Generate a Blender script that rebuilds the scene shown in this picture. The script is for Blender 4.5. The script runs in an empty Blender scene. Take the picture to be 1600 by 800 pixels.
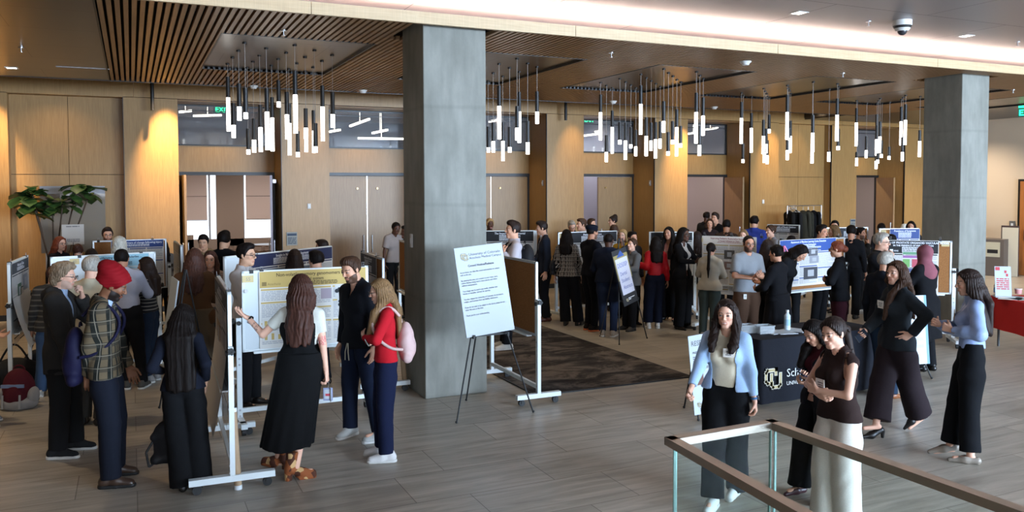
import bpy, bmesh, math, random
import numpy as np
from mathutils import Vector, Matrix, Euler, noise as mnoise

# ---------------------------------------------------------------- camera, world, light
S = bpy.context.scene
COL = S.collection
F_PX, YAW, PITCH, ROLL, CYP, EYE = 1288.0, math.radians(24.8), math.radians(2.35), math.radians(-.16), 346.0, 2.43
_f = np.array([math.sin(YAW)*math.cos(PITCH), math.cos(YAW)*math.cos(PITCH), -math.sin(PITCH)])
_r = np.array([math.cos(YAW), -math.sin(YAW), 0.0]); _u = np.cross(_r, _f)
_r, _u = math.cos(ROLL)*_r+math.sin(ROLL)*_u, -math.sin(ROLL)*_r+math.cos(ROLL)*_u
_o = np.array([0, 0, EYE]); D = math.radians
cd = bpy.data.cameras.new('camera'); cam = bpy.data.objects.new('camera', cd); COL.objects.link(cam)
cd.sensor_width = 36; cd.lens = 36*F_PX/1600; cd.shift_y = -(400-CYP)/1600; cd.clip_start = .05; cd.clip_end = 200
cam.matrix_world = Matrix(((_r[0], _u[0], -_f[0], 0), (_r[1], _u[1], -_f[1], 0), (_r[2], _u[2], -_f[2], EYE), (0, 0, 0, 1)))
S.camera = cam
S.view_settings.view_transform = 'Standard'; S.view_settings.look = 'None'
S.view_settings.gamma = 1; S.view_settings.use_curve_mapping = False
S.view_settings.exposure = 0.2
w = bpy.data.worlds.new('world'); S.world = w; w.use_nodes = True
w.node_tree.nodes['Background'].inputs[0].default_value = (.55, .68, 1, 1)
w.node_tree.nodes['Background'].inputs[1].default_value = .2

def area(name, loc, target, sx, sy, power, color):
    l = bpy.data.lights.new(name, 'AREA'); l.shape = 'RECTANGLE'; l.size = sx; l.size_y = sy
    l.energy = power; l.color = color
    o = bpy.data.objects.new(name, l); COL.objects.link(o); o.location = loc
    o.rotation_euler = (Vector(target)-Vector(loc)).to_track_quat('-Z', 'Y').to_euler()
    return o
def spot(name, loc, target, power, color, size=60, blend=.8, r=.04):
    l = bpy.data.lights.new(name, 'SPOT'); l.energy = power; l.color = color
    l.spot_size = math.radians(size); l.spot_blend = blend; l.shadow_soft_size = r
    o = bpy.data.objects.new(name, l); COL.objects.link(o); o.location = loc
    o.rotation_euler = (Vector(target)-Vector(loc)).to_track_quat('-Z', 'Y').to_euler()
    return o
DAY = (.58, .76, 1.0); WARM = (1.0, .72, .40)
# daylight: the tall glazing of the atrium behind and to the right of the photographer
area('daylight_glazing', (13, -9, 5.0), (9, 4, 0.5), 14, 7, 19000, DAY)
area('daylight_glazing', (2, -11, 5.0), (3, 6, 0.8), 10, 6, 2000, (.80, .88, 1.0))

# ---------------------------------------------------------------- pixel helpers (photo pixel -> place)
def ray(x, y): return _f+(x-800)/F_PX*_r-(y-CYP)/F_PX*_u
def onz(x, y, z=0.0): d = ray(x, y); return Vector(_o+(z-EYE)/d[2]*d)
def ony(x, y, Y): d = ray(x, y); return Vector(_o+Y/d[1]*d)
def onx(x, y, X): d = ray(x, y); return Vector(_o+X/d[0]*d)
def ondepth(x, y, D): d = ray(x, y); return Vector(_o+D*d)      # D along the view axis
def depth_of(p): return float((np.array(p)-_o) @ _f)

# ---------------------------------------------------------------- objects
def tag(o, label=None, cat=None, group=None, kind=None):
    if label: o['label'] = label
    if cat: o['category'] = cat
    if group: o['group'] = group
    if kind: o['kind'] = kind
    return o
def link(name, me, mat=None, parent=None, loc=None):
    o = bpy.data.objects.new(name, me); COL.objects.link(o)
    if mat is not None and me is not None:
        for m in (mat if isinstance(mat, (list, tuple)) else [mat]): me.materials.append(m)
    if parent is not None: o.parent = parent
    if loc is not None: o.location = loc
    return o
def empty(name, loc=(0, 0, 0), rz=0.0, label=None, cat=None, group=None):
    o = bpy.data.objects.new(name, None); COL.objects.link(o); o.location = loc; o.rotation_euler = (0, 0, rz)
    o.empty_display_size = .1
    return tag(o, label, cat, group)

class MB:
    """collects simple shapes into one mesh"""
    def __init__(s): s.v = []; s.f = []; s.m = []; s.sm = []
    def add(s, vs, fs, mi=0, smooth=False):
        n = len(s.v); s.v += [tuple(v) for v in vs]; s.f += [tuple(i+n for i in f) for f in fs]
        s.m += [mi]*len(fs); s.sm += [smooth]*len(fs); return s
    def box(s, lo, hi, mi=0, M=None, bev=0.0):
        x0, y0, z0 = lo; x1, y1, z1 = hi
        if bev > 0:
            bm = bmesh.new(); bmesh.ops.create_cube(bm, size=1)
            for v in bm.verts: v.co = ((x0+x1)/2+v.co.x*(x1-x0), (y0+y1)/2+v.co.y*(y1-y0), (z0+z1)/2+v.co.z*(z1-z0))
            bmesh.ops.bevel(bm, geom=bm.edges[:], offset=bev, segments=2, profile=.5, affect='EDGES')
            bm.verts.ensure_lookup_table()
            vs = [v.co.copy() for v in bm.verts]; fs = [[v.index for v in f.verts] for f in bm.faces]; bm.free()
        else:
            vs = [Vector(p) for p in ((x0, y0, z0), (x1, y0, z0), (x1, y1, z0), (x0, y1, z0), (x0, y0, z1), (x1, y0, z1), (x1, y1, z1), (x0, y1, z1))]
            fs = [(0, 3, 2, 1), (4, 5, 6, 7), (0, 1, 5, 4), (1, 2, 6, 5), (2, 3, 7, 6), (3, 0, 4, 7)]
        if M is not None: vs = [M @ v for v in vs]
        return s.add(vs, fs, mi)
    def cyl(s, a, b, ra, rb=None, n=12, mi=0, caps=True, smooth=True):
        rb = ra if rb is None else rb; a = Vector(a); b = Vector(b); d = (b-a).normalized()
        u = d.orthogonal().normalized(); w_ = d.cross(u)
        vs = []
        for c, r in ((a, ra), (b, rb)):
            vs += [c+r*(math.cos(2*math.pi*i/n)*u+math.sin(2*math.pi*i/n)*w_) for i in range(n)]
        s.add(vs, [(i, (i+1) % n, n+(i+1) % n, n+i) for i in range(n)], mi, smooth)
        if caps: s.add(vs, [tuple(range(n))[::-1], tuple(range(n, 2*n))], mi, False)
        return s
    def bar(s, a, b, w_, h_, mi=0, up=(0, 0, 1)):
        a = Vector(a); b = Vector(b); d = (b-a).normalized(); up = Vector(up)
        if abs(d.dot(up)) > .95: up = Vector((0, 1, 0))
        sd = d.cross(up).normalized(); u = sd.cross(d)
        vs = []
        for c in (a, b):
            for i, j in ((-1, -1), (1, -1), (1, 1), (-1, 1)): vs.append(c+sd*i*w_/2+u*j*h_/2)
        return s.add(vs, [(0, 1, 2, 3), (7, 6, 5, 4), (0, 4, 5, 1), (1, 5, 6, 2), (2, 6, 7, 3), (3, 7, 4, 0)], mi)
    def tube(s, pts, r, n=8, mi=0):
        for a, b in zip(pts[:-1], pts[1:]): s.cyl(a, b, r, n=n, mi=mi)
        return s
    def ball(s, c, r, n=10, mi=0, sc=(1, 1, 1)):
        vs = [Vector((0, 0, 1))]; m = n//2+1
        for i in range(1, m):
            t = math.pi*i/m
            vs += [Vector((math.sin(t)*math.cos(2*math.pi*j/n), math.sin(t)*math.sin(2*math.pi*j/n), math.cos(t))) for j in range(n)]
        vs.append(Vector((0, 0, -1))); fs = [(0, 1+j, 1+(j+1) % n) for j in range(n)]
        for i in range(m-2):
            a = 1+i*n; b = a+n; fs += [(a+j, b+j, b+(j+1) % n, a+(j+1) % n) for j in range(n)]
        a = 1+(m-2)*n; e = len(vs)-1; fs += [(a+j, e, a+(j+1) % n) for j in range(n)]
        vs = [Vector(c)+Vector((v.x*r*sc[0], v.y*r*sc[1], v.z*r*sc[2])) for v in vs]
        return s.add(vs, fs, mi, True)
    def quad(s, a, b, c, d, mi=0): return s.add([a, b, c, d], [(0, 1, 2, 3)], mi)
    def build(s, name, mat, parent=None, loc=None, label=None):
        me = bpy.data.meshes.new(name); me.from_pydata([tuple(v) for v in s.v], [], s.f)
        mats = mat if isinstance(mat, (list, tuple)) else [mat]
        o = link(name, me, mats, parent, loc)
        me.polygons.foreach_set('material_index', s.m); me.polygons.foreach_set('use_smooth', s.sm); me.update()
        if label: o['label'] = label
        return o
def struct(name, mb, mat, kind='structure'):
    o = mb.build(name, mat); o['kind'] = kind; return o

def text_mesh(body, size, width_scale=1.0, bold=0.0):
    """plain lettering as a mesh in the XY plane, origin at left baseline"""
    c = bpy.data.curves.new('t', 'FONT'); c.body = body; c.size = size; c.offset = bold; c.resolution_u = 2
    o = bpy.data.objects.new('t', c); COL.objects.link(o)
    dg = bpy.context.evaluated_depsgraph_get(); me = bpy.data.meshes.new_from_object(o.evaluated_get(dg))
    vs = [Vector((v.co.x*width_scale, v.co.y, 0)) for v in me.vertices]; fs = [tuple(p.vertices) for p in me.polygons]
    bpy.data.objects.remove(o); bpy.data.curves.remove(c); bpy.data.meshes.remove(me)
    return vs, fs

# ---------------------------------------------------------------- materials
MATS = {}
def mat(name, color=(.5, .5, .5), rough=.6, metal=0.0, emit=None, es=0.0, spec=.5, alpha=None, trans=0.0, ior=1.45, coat=0.0):
    if name in MATS: return MATS[name]
    m = bpy.data.materials.new(name); m.use_nodes = True; b = m.node_tree.nodes['Principled BSDF']
    b.inputs['Base Color'].default_value = (*color, 1); b.inputs['Roughness'].default_value = rough
    b.inputs['Metallic'].default_value = metal; b.inputs['Specular IOR Level'].default_value = spec
    b.inputs['IOR'].default_value = ior
    if emit: b.inputs['Emission Color'].default_value = (*emit, 1); b.inputs['Emission Strength'].default_value = es
    if trans: b.inputs['Transmission Weight'].default_value = trans
    if coat: b.inputs['Coat Weight'].default_value = coat
    MATS[name] = m; return m
def N(m, t, **kw):
    n = m.node_tree.nodes.new(t)
    for k, v in kw.items(): setattr(n, k, v)
    return n
def L(m, a, b): m.node_tree.links.new(a, b)
def coords(m, scale=(1, 1, 1), rot=(0, 0, 0)):
    tc = N(m, 'ShaderNodeTexCoord'); mp = N(m, 'ShaderNodeMapping'); mp.inputs['Scale'].default_value = scale
    mp.inputs['Rotation'].default_value = rot
    L(m, tc.outputs['Object'], mp.inputs['Vector']); return mp.outputs['Vector']
def noise(m, vec, scale, detail=4, rough=.55, dist=0.0):
    n = N(m, 'ShaderNodeTexNoise'); n.inputs['Scale'].default_value = scale; n.inputs['Detail'].default_value = detail
    n.inputs['Roughness'].default_value = rough; n.inputs['Distortion'].default_value = dist
    L(m, vec, n.inputs['Vector']); return n.outputs['Fac']
def ramp(m, fac, stops, interp='LINEAR'):
    r = N(m, 'ShaderNodeValToRGB'); r.color_ramp.interpolation = interp
    el = r.color_ramp.elements
    while len(el) < len(stops): el.new(.5)
    for e, (p, c) in zip(el, stops): e.position = p; e.color = (*c, 1) if len(c) == 3 else c
    L(m, fac, r.inputs['Fac']); return r.outputs['Color']
def mixc(m, a, b, fac=.5, mode='MIX'):
    x = N(m, 'ShaderNodeMix', data_type='RGBA', blend_type=mode)
    if isinstance(fac, (int, float)): x.inputs[0].default_value = fac
    else: L(m, fac, x.inputs[0])
    for i, v in ((6, a), (7, b)):
        if isinstance(v, tuple): x.inputs[i].default_value = (*v, 1)
        else: L(m, v, x.inputs[i])
    return x.outputs[2]
def bsdf(m): return m.node_tree.nodes['Principled BSDF']
def bump(m, h, strength=.3, dist=.01):
    b = N(m, 'ShaderNodeBump'); b.inputs['Strength'].default_value = strength; b.inputs['Distance'].default_value = dist
    L(m, h, b.inputs['Height']); L(m, b.outputs['Normal'], bsdf(m).inputs['Normal'])

def veneer(name, c0, c1, rough=.45, sc=(9, 9, .55)):
    m = mat(name, c0, rough); v = coords(m, sc)
    n1 = noise(m, v, 6, 6, .6, .3); n2 = noise(m, coords(m, (60, 60, 1.2)), 3, 3)
    c = ramp(m, n1, [(.3, c0), (.7, c1)]); d = ramp(m, n2, [(.35, (.86, .86, .86)), (.7, (1, 1, 1))])
    L(m, mixc(m, c, d, 1.0, 'MULTIPLY'), bsdf(m).inputs['Base Color']); return m
def cloth(name, color, rough=.9, fine=220, amt=.08):
    if name in MATS: return MATS[name]
    m = mat(name, color, rough, spec=.2); n = noise(m, coords(m), fine, 2)
    k = tuple(c*(1-amt) for c in color); h = tuple(min(1, c*(1+amt)) for c in color)
    L(m, ramp(m, n, [(.3, k), (.7, h)]), bsdf(m).inputs['Base Color'])
    n2 = noise(m, coords(m), 14, 3); bump(m, n2, .25, .012); return m
def rgb(h): 
    h = h.lstrip('#'); c = [int(h[i:i+2], 16)/255 for i in (0, 2, 4)]
    return tuple(x/12.92 if x <= .04045 else ((x+.055)/1.055)**2.4 for x in c)
# ---------------------------------------------------------------- implicit surfaces (smooth unions, polygonised)
class Field:
    def __init__(s, lo, hi, h):
        s.lo = np.array(lo, np.float64); s.h = h
        s.n = np.maximum(((np.array(hi)-s.lo)/h).astype(int)+2, 4)
        s.d = np.full(tuple(s.n), .25, np.float32)
        s.ax = [(s.lo[i]+h*np.arange(s.n[i])).astype(np.float32) for i in range(3)]
    def win(s, lo, hi, pad):
        a = np.clip(np.floor((np.array(lo)-pad-s.lo)/s.h).astype(int), 0, s.n)
        b = np.clip(np.ceil((np.array(hi)+pad-s.lo)/s.h).astype(int)+1, 0, s.n)
        if (b-a).min() <= 0: return None
        sl = tuple(slice(a[i], b[i]) for i in range(3))
        return sl, s.ax[0][sl[0]][:, None, None], s.ax[1][sl[1]][None, :, None], s.ax[2][sl[2]][None, None, :]
    def put(s, sl, e, k, mode='u'):
        d = s.d[sl]
        if mode == 'u':
            if k > 0:
                q = np.maximum(k-np.abs(d-e), 0); s.d[sl] = np.minimum(d, e)-q*q/(4*k)
            else: s.d[sl] = np.minimum(d, e)
        else:                                   # subtract
            e = -e
            if k > 0:
                q = np.maximum(k-np.abs(d-e), 0); s.d[sl] = np.maximum(d, e)+q*q/(4*k)
            else: s.d[sl] = np.maximum(d, e)
    def cone(s, a, b, ra, rb, k=.02, flat=None, mode='u', cut=None, cut0=None):
        a = np.array(a, np.float32); b = np.array(b, np.float32); R = max(ra, rb)
        w_ = s.win(np.minimum(a, b), np.maximum(a, b), R*1.15+k+3*s.h)
        if w_ is None: return
        sl, X, Y, Z = w_; ab = b-a; L2 = float(ab@ab)+1e-9
        px, py, pz = X-a[0], Y-a[1], Z-a[2]
        if flat is not None:                    # (axis, factor<1): squeeze along the axis
            n, f = np.array(flat[0], np.float32), flat[1]; n = n/np.linalg.norm(n)
            dn = (px*n[0]+py*n[1]+pz*n[2])*(1/f-1); px = px+n[0]*dn; py = py+n[1]*dn; pz = pz+n[2]*dn
            dn = float(ab@n)*(1/f-1); ab = ab+n*dn; L2 = float(ab@ab)+1e-9
        t = np.clip((px*ab[0]+py*ab[1]+pz*ab[2])/L2, 0, 1)
        e = np.sqrt((px-t*ab[0])**2+(py-t*ab[1])**2+(pz-t*ab[2])**2)-(ra+t*(rb-ra))
        if flat is not None: e = e*(.5+.5*flat[1])
        for c, sg in ((cut, 1), (cut0, -1)):
            if c is not None:
                q, nn = (b, (b-a)) if c is True else c
                nn = np.array(nn, np.float32); nn = nn/np.linalg.norm(nn); q = np.array(q, np.float32)
                e = np.maximum(e, (X-q[0])*nn[0]+(Y-q[1])*nn[1]+(Z-q[2])*nn[2])
        s.put(sl, e, k, mode)
    def ell(s, c, r, R=None, k=.02, mode='u', cuts=()):
        c = np.array(c, np.float32); r = np.array(r, np.float32); m = float(r.max())
        w_ = s.win(c, c, m+k+3*s.h)
        if w_ is None: return
        sl, X, Y, Z = w_; px, py, pz = X-c[0], Y-c[1], Z-c[2]
        if R is not None:
            R = np.array(R, np.float32)
            px, py, pz = px*R[0, 0]+py*R[1, 0]+pz*R[2, 0], px*R[0, 1]+py*R[1, 1]+pz*R[2, 1], px*R[0, 2]+py*R[1, 2]+pz*R[2, 2]
        k0 = np.sqrt((px/r[0])**2+(py/r[1])**2+(pz/r[2])**2)+1e-6
        k1 = np.sqrt((px/r[0]**2)**2+(py/r[1]**2)**2+(pz/r[2]**2)**2)+1e-6
        e = k0*(k0-1)/k1
        for q, nn in cuts:
            nn = np.array(nn)/np.linalg.norm(nn); e = np.maximum(e, (X-q[0])*nn[0]+(Y-q[1])*nn[1]+(Z-q[2])*nn[2])
        s.put(sl, e, k, mode)
    def plane(s, q, nn, k=0):                   # keep the side nn points away from
        nn = np.array(nn, float)/np.linalg.norm(nn); X, Y, Z = s.ax[0][:, None, None], s.ax[1][None, :, None], s.ax[2][None, None, :]
        e = ((X-q[0])*nn[0]+(Y-q[1])*nn[1]+(Z-q[2])*nn[2]).astype(np.float32)
        s.put((slice(None),)*3, -e, k, 's')
    def grid(s): return s.ax[0][:, None, None], s.ax[1][None, :, None], s.ax[2][None, None, :]
    def wrinkle(s, amp, f=18.0, seed=0, zs=.6):
        X, Y, Z = s.grid(); a = seed*1.7
        u = X*f+1.3*np.sin(Z*f*zs*.8+a)+a; v = Y*f+1.1*np.sin(X*f*.7+2*a); q = Z*f*zs+1.5*np.sin(Y*f*.6+X*f*.5+a)
        s.d += (amp*(np.sin(u)*np.cos(v)+np.sin(q)*np.cos(u*.7+v*.4)+.5*np.sin(2.1*q+1.7*u))*.6).astype(np.float32)
    def mesh(s):
        d = s.d; ins = d < 0; n = s.n
        if not ins.any(): return np.zeros((0, 3)), np.zeros((0, 4), int)
        c = np.zeros(tuple(n-1), np.int8)
        for i in (0, 1):
            for j in (0, 1):
                for k in (0, 1): c += ins[i:n[0]-1+i, j:n[1]-1+j, k:n[2]-1+k]
        act = (c > 0) & (c < 8); idx = np.argwhere(act)
        vid = np.full(act.shape, -1, np.int64); vid[act] = np.arange(len(idx))
        acc = np.zeros((len(idx), 3)); cnt = np.zeros(len(idx)); I, J, K = idx.T
        cor = {(i, j, k): d[I+i, J+j, K+k] for i in (0, 1) for j in (0, 1) for k in (0, 1)}
        for a_ in range(3):
            for p in (0, 1):
                for q in (0, 1):
                    e0 = [0, 0, 0]; o = [x for x in range(3) if x != a_]; e0[o[0]] = p; e0[o[1]] = q; e1 = list(e0); e1[a_] = 1
                    v0 = cor[tuple(e0)]; v1 = cor[tuple(e1)]; m = (v0 < 0) != (v1 < 0)
                    t = np.where(m, v0/(v0-v1+1e-20), 0); pt = np.tile(np.array(e0, float), (len(idx), 1)); pt[:, a_] += t
                    acc[m] += pt[m]; cnt[m] += 1
        V = s.lo+s.h*(idx+acc/cnt[:, None]); Fs = []
        for a_ in range(3):
            o = [(a_+1) % 3, (a_+2) % 3]
            sa = [slice(None)]*3; sb = [slice(None)]*3; sa[a_] = slice(0, n[a_]-1); sb[a_] = slice(1, n[a_])
            A = ins[tuple(sa)]; B = ins[tuple(sb)]
            for flip, m in ((0, A & ~B), (1, ~A & B)):
                e = np.argwhere(m)
                e = e[(e[:, o[0]] > 0) & (e[:, o[1]] > 0) & (e[:, o[0]] < n[o[0]]-1) & (e[:, o[1]] < n[o[1]]-1)]
                if not len(e): continue
                q = []
                for du, dv in ((-1, -1), (0, -1), (0, 0), (-1, 0)):
                    g = e.copy(); g[:, o[0]] += du; g[:, o[1]] += dv; q.append(vid[g[:, 0], g[:, 1], g[:, 2]])
                q = np.stack(q, 1)
                Fs.append(q[:, ::-1] if flip else q)
        Fq = np.concatenate(Fs) if Fs else np.zeros((0, 4), int)
        return V, Fq[(Fq >= 0).all(1)]

def np_mesh(name, V, Fq, mats, parent=None, loc=None, mi=None, col=None, label=None):
    me = bpy.data.meshes.new(name); V = np.asarray(V, np.float32); Fq = np.asarray(Fq, np.int32)
    nv, nf = len(V), len(Fq)
    me.vertices.add(nv); me.loops.add(nf*4); me.polygons.add(nf)
    me.vertices.foreach_set('co', V.ravel()); me.loops.foreach_set('vertex_index', Fq.ravel())
    me.polygons.foreach_set('loop_start', np.arange(0, nf*4, 4, dtype=np.int32))
    me.update(calc_edges=True); me.polygons.foreach_set('use_smooth', np.ones(nf, bool))
    o = link(name, me, mats, parent, loc)
    if mi is not None: me.polygons.foreach_set('material_index', np.asarray(mi, np.int32))
    if col is not None:
        a = me.color_attributes.new('Col', 'FLOAT_COLOR', 'POINT')
        a.data.foreach_set('color', np.concatenate([col, np.ones((nv, 1))], 1).astype(np.float32).ravel())
    me.validate(); me.update()
    if label: o['label'] = label
    return o
def fmesh(name, fld, mats, parent=None, loc=None, label=None, rot=None):
    V, Fq = fld.mesh()
    if not len(V): return None
    o = np_mesh(name, V, Fq, mats, parent, loc, label=label)
    if rot is not None: o.rotation_euler = rot
    return o
# ---------------------------------------------------------------- room
WALLY, DOORY, CZ, NCZ = 17.6, 18.6, 4.25, 4.55
PIL = [(-3.0, -2.02), (-.10, .87), (2.86, 3.85), (6.0, 6.98), (9.06, 10.07), (12.15, 13.17), (15.25, 16.24), (18.2, 19.18), (21.16, 22.2)]
oak = veneer('oak_veneer', rgb('#9a7544'), rgb('#ab8551'), .42)
oak_d = veneer('oak_veneer_door', rgb('#8a6a42'), rgb('#9b7a4e'), .40)
fascia_m = veneer('pale_oak', rgb('#bda27c'), rgb('#cdb48e'), .5, (.5, 9, 9))
slat_m = veneer('slat_wood', rgb('#8a6744'), rgb('#a27c54'), .45, (9, .4, 9))
black = mat('black_metal', (.012, .012, .013), .4)
dark = mat('dark_void', (.010, .008, .007), .9)
steel = mat('brushed_steel', (.45, .45, .46), .3, 1.0)
# floor: large grey wood-look porcelain planks
fm = mat('porcelain_floor', (.3, .28, .26), .38); v = coords(fm)
bk = N(fm, 'ShaderNodeTexBrick'); bk.offset = .37; L(fm, v, bk.inputs['Vector'])
for k_, x in (('Scale', 1.0), ('Mortar Size', .004), ('Mortar Smooth', .1), ('Bias', 0.0), ('Brick Width', 1.2), ('Row Height', .6)): bk.inputs[k_].default_value = x
bk.inputs['Color1'].default_value = (.82, .82, .82, 1); bk.inputs['Color2'].default_value = (1, 1, 1, 1); bk.inputs['Mortar'].default_value = (.42, .40, .38, 1)
st_ = noise(fm, coords(fm, (.55, 5.5, 1)), 2.2, 7, .62, .6); c_ = ramp(fm, st_, [(.28, rgb('#8c8375')), (.52, rgb('#aca293')), (.75, rgb('#c4baaa'))])
L(fm, mixc(fm, c_, bk.outputs['Color'], 1.0, 'MULTIPLY'), bsdf(fm).inputs['Base Color'])
L(fm, ramp(fm, st_, [(.3, (.30,)*3), (.8, (.45,)*3)]), bsdf(fm).inputs['Roughness'])
struct('floor', MB().box((-14, -14, -.1), (30, 34, 0)), fm)
# ceilings
cm = mat('metal_ceiling', (.19, .175, .165), .30, .85); v = coords(cm, (1, .12, 1)); 
bc_ = N(cm, 'ShaderNodeTexBrick'); bc_.offset = .5; L(cm, coords(cm), bc_.inputs['Vector'])
for k_, x in (('Scale', 1.0), ('Mortar Size', .006), ('Bias', 0.0), ('Brick Width', 2.4), ('Row Height', 1.2)): bc_.inputs[k_].default_value = x
bc_.inputs['Color1'].default_value = (.10, .092, .088, 1); bc_.inputs['Color2'].default_value = (.12, .11, .104, 1); bc_.inputs['Mortar'].default_value = (.03, .03, .03, 1)
L(cm, bc_.outputs['Color'], bsdf(cm).inputs['Base Color'])
nm = mat('near_metal_ceiling', (.35, .31, .30), .42, .25); b2 = N(nm, 'ShaderNodeTexBrick'); b2.offset = .5; L(nm, coords(nm), b2.inputs['Vector'])
for k_, x in (('Scale', 1.0), ('Mortar Size', .006), ('Bias', 0.0), ('Brick Width', 3.0), ('Row Height', 1.2)): b2.inputs[k_].default_value = x
b2.inputs['Color1'].default_value = (.27, .235, .225, 1); b2.inputs['Color2'].default_value = (.31, .27, .26, 1); b2.inputs['Mortar'].default_value = (.02, .02, .02, 1)
L(nm, b2.outputs['Color'], bsdf(nm).inputs['Base Color'])
struct('ceiling', MB().box((-14, -14, NCZ), (30, 9.9, NCZ+.1)).box((-14, 9.75, CZ+.1), (30, 9.9, NCZ)), nm)
hatch = [(1.02+3.085*i, 2.84+3.085*i) for i in range(6)]; HY = (10.3, 13.4)
PX0, PX1, PY0, PY1 = 3.03, 3.80, 8.94, 9.72
QX0, QX1, QY0, QY1 = 12.36, 13.02, 9.2, 9.92
XR = 17.15; SL0, SL1, SY0, SY1 = -.28, XR, 8.80, 15.5
mb = MB(); n = int((SL1-SL0)/.0775)
holes = [(a, b, *HY) for a, b in hatch if a < XR]+[(PX0-.12, PX1+.12, PY0-.1, PY1+.12), (QX0-.12, QX1+.12, QY0-.1, QY1+.12)]
for i in range(n):
    x = SL0+.0775*(i+.5); segs = [(SY0, SY1)]
    for a, b, c, d in holes:
        if a-.02 < x < b+.02:
            ns = []
            for p, q in segs:
                if d <= p or c >= q: ns.append((p, q)); continue
                if c > p: ns.append((p, c))
                if d < q: ns.append((d, q))
            segs = ns
    for p, q in segs: mb.box((x-.023, p, CZ), (x+.023, q, CZ+.045))
struct('ceiling_slats', mb, slat_m)
# dark felt backing over the slats, open over the hatches
mb = MB(); ys = [SY0, HY[0], HY[1], SY1+.05]
mb.box((SL0, ys[0], CZ+.09), (SL1, ys[1], CZ+.11)); mb.box((SL0, ys[2], CZ+.09), (SL1, ys[3], CZ+.11))
xs = [SL0]+[t for a, b in hatch if a < XR for t in (a, b)]+[SL1]
for a, b in zip(xs[0::2], xs[1::2]): mb.box((a, ys[1], CZ+.09), (b, ys[2], CZ+.11))
struct('ceiling_backing', mb, dark)
mb = MB()
for a, b in hatch:
    if a > XR: continue
    for lo, hi in (((a-.02, HY[0]-.02, CZ-.004), (b+.02, HY[0], CZ+.1)), ((a-.02, HY[1], CZ-.004), (b+.02, HY[1]+.02, CZ+.1)), ((a-.02, HY[0], CZ-.004), (a, HY[1], CZ+.1)), ((b, HY[0], CZ-.004), (b+.02, HY[1], CZ+.1))): mb.box(lo, hi)
struct('trim_1', mb, black)
mb = MB()
for a, b in hatch:
    if a < XR: mb.box((a, HY[0], CZ+.03), (b, HY[1], CZ+.05))
struct('ceiling_panels', mb, cm)
mb = MB().box((-14, SY0-.03, CZ), (SL0-.02, 15.5, CZ+.12)); struct('ceiling_left', mb, cm)
struct('ceiling_right', MB().box((XR+.02, SY0, CZ+.06), (30, WALLY, CZ+.16)), cm)
struct('ceiling_back', MB().box((-14, 15.4, 4.95), (XR+.02, 19.4, 5.05)).box((-14, 15.5, CZ+.1), (XR, 15.55, 4.95)).box((XR, 15.5, CZ+.1), (XR+.05, 19, 5.0)), cm)
struct('trim_2', MB().box((-14, 15.5, CZ-.01), (XR, 15.53, CZ+.12)).box((SL0-.02, SY0, CZ-.008), (SL0, 15.5, CZ+.09)), black)
# pale wood fascia with the light cove above it
mb = MB()
for i in range(14): mb.box((-14+3.15*i, SY0-.045, CZ-.004), (-14+3.15*(i+1)-.006, SY0, CZ+.125))
struct('trim_3', mb, fascia_m)
struct('trim_4', MB().box((-14, SY0, CZ+.115), (30, 9.76, CZ+.13)), mat('cove_white', (.85, .82, .80), .8))
area('cove_light', (8, SY0+.16, CZ+.145), (8, SY0+.30, 6), 44, .10, 1250, (1.0, .80, .70))
# back wall: oak pilasters with door bays between them
mb = MB(); grooves = MB()
for a, b in PIL: mb.box((a, WALLY, 0), (b, DOORY+.05, 4.19))
xs = sorted(t for p in PIL for t in p)
for i in range(len(PIL)-1): pass
for i in range(-2, 9):                                     # header band in panels
    a = -3.0+3.085*i+.0; mb.box((a+.004, WALLY, 4.20), (a+3.085-.004, WALLY+.3, 4.95))
wallm = [oak]
struct('wall_back', mb, oak)
bays = [(PIL[i][1], PIL[i+1][0]) for i in range(len(PIL)-1)]
kinds = ['panel', 'open2', 'closed', 'closed', 'half', 'openR', 'panel', 'openR2']
mb = MB(); rec = MB()
for (a, b), k in zip(bays, kinds):
    if k == 'panel':
        y = WALLY+.28; m = (a+b)/2
        for x0, x1 in ((a, m-.004), (m+.004, b)): rec.box((x0, y, .1), (x1, y+.1, 2.70)); rec.box((x0, y, 2.71), (x1, y+.1, 4.19))
        mb.box((a, y+.03, 0), (b, y+.12, 4.2)); rec.box((a, WALLY, 4.19), (b, y+.1, 4.2))
    else:
        rec.box((a, DOORY, 2.78), (b, DOORY+.1, 3.33)); rec.box((a, WALLY+.3, 4.19), (b, DOORY+.1, 4.24))
struct('wall_panels', rec, oak); struct('wall_joints', mb, dark)
mb = MB()
for a, b in PIL:                                           # dark metal edge at each pilaster's right corner, baseboard
    mb.box((a-.012, WALLY-.006, 0), (a, WALLY+.04, 4.19)); mb.box((a, WALLY-.012, 0), (b, WALLY, .11))
struct('baseboard_back', mb, black)
struct('wall_left', MB().box((-14, 17.6, 0), (-3.0, 18, 5)).box((-14.1, -14, 0), (-14, 18, 5)), oak)
wpaint = mat('cream_wall_paint', rgb('#c9b79f'), .75)
struct('wall_right', MB().box((22.1, -14, 0), (22.3, 17.6, 5)), wpaint)
struct('baseboard_right', MB().box((22.08, 3, 0), (22.1, 17.6, .12)), mat('grey_base', (.12, .11, .10), .6))
glass = mat('window_glass', (.9, .95, 1), .02, trans=1.0, ior=1.02)
refl = mat('transom_glass', (.75, .82, .88), .03, trans=.9, ior=1.45)
pull = mat('door_steel', (.55, .55, .56), .28, 1.0)
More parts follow.
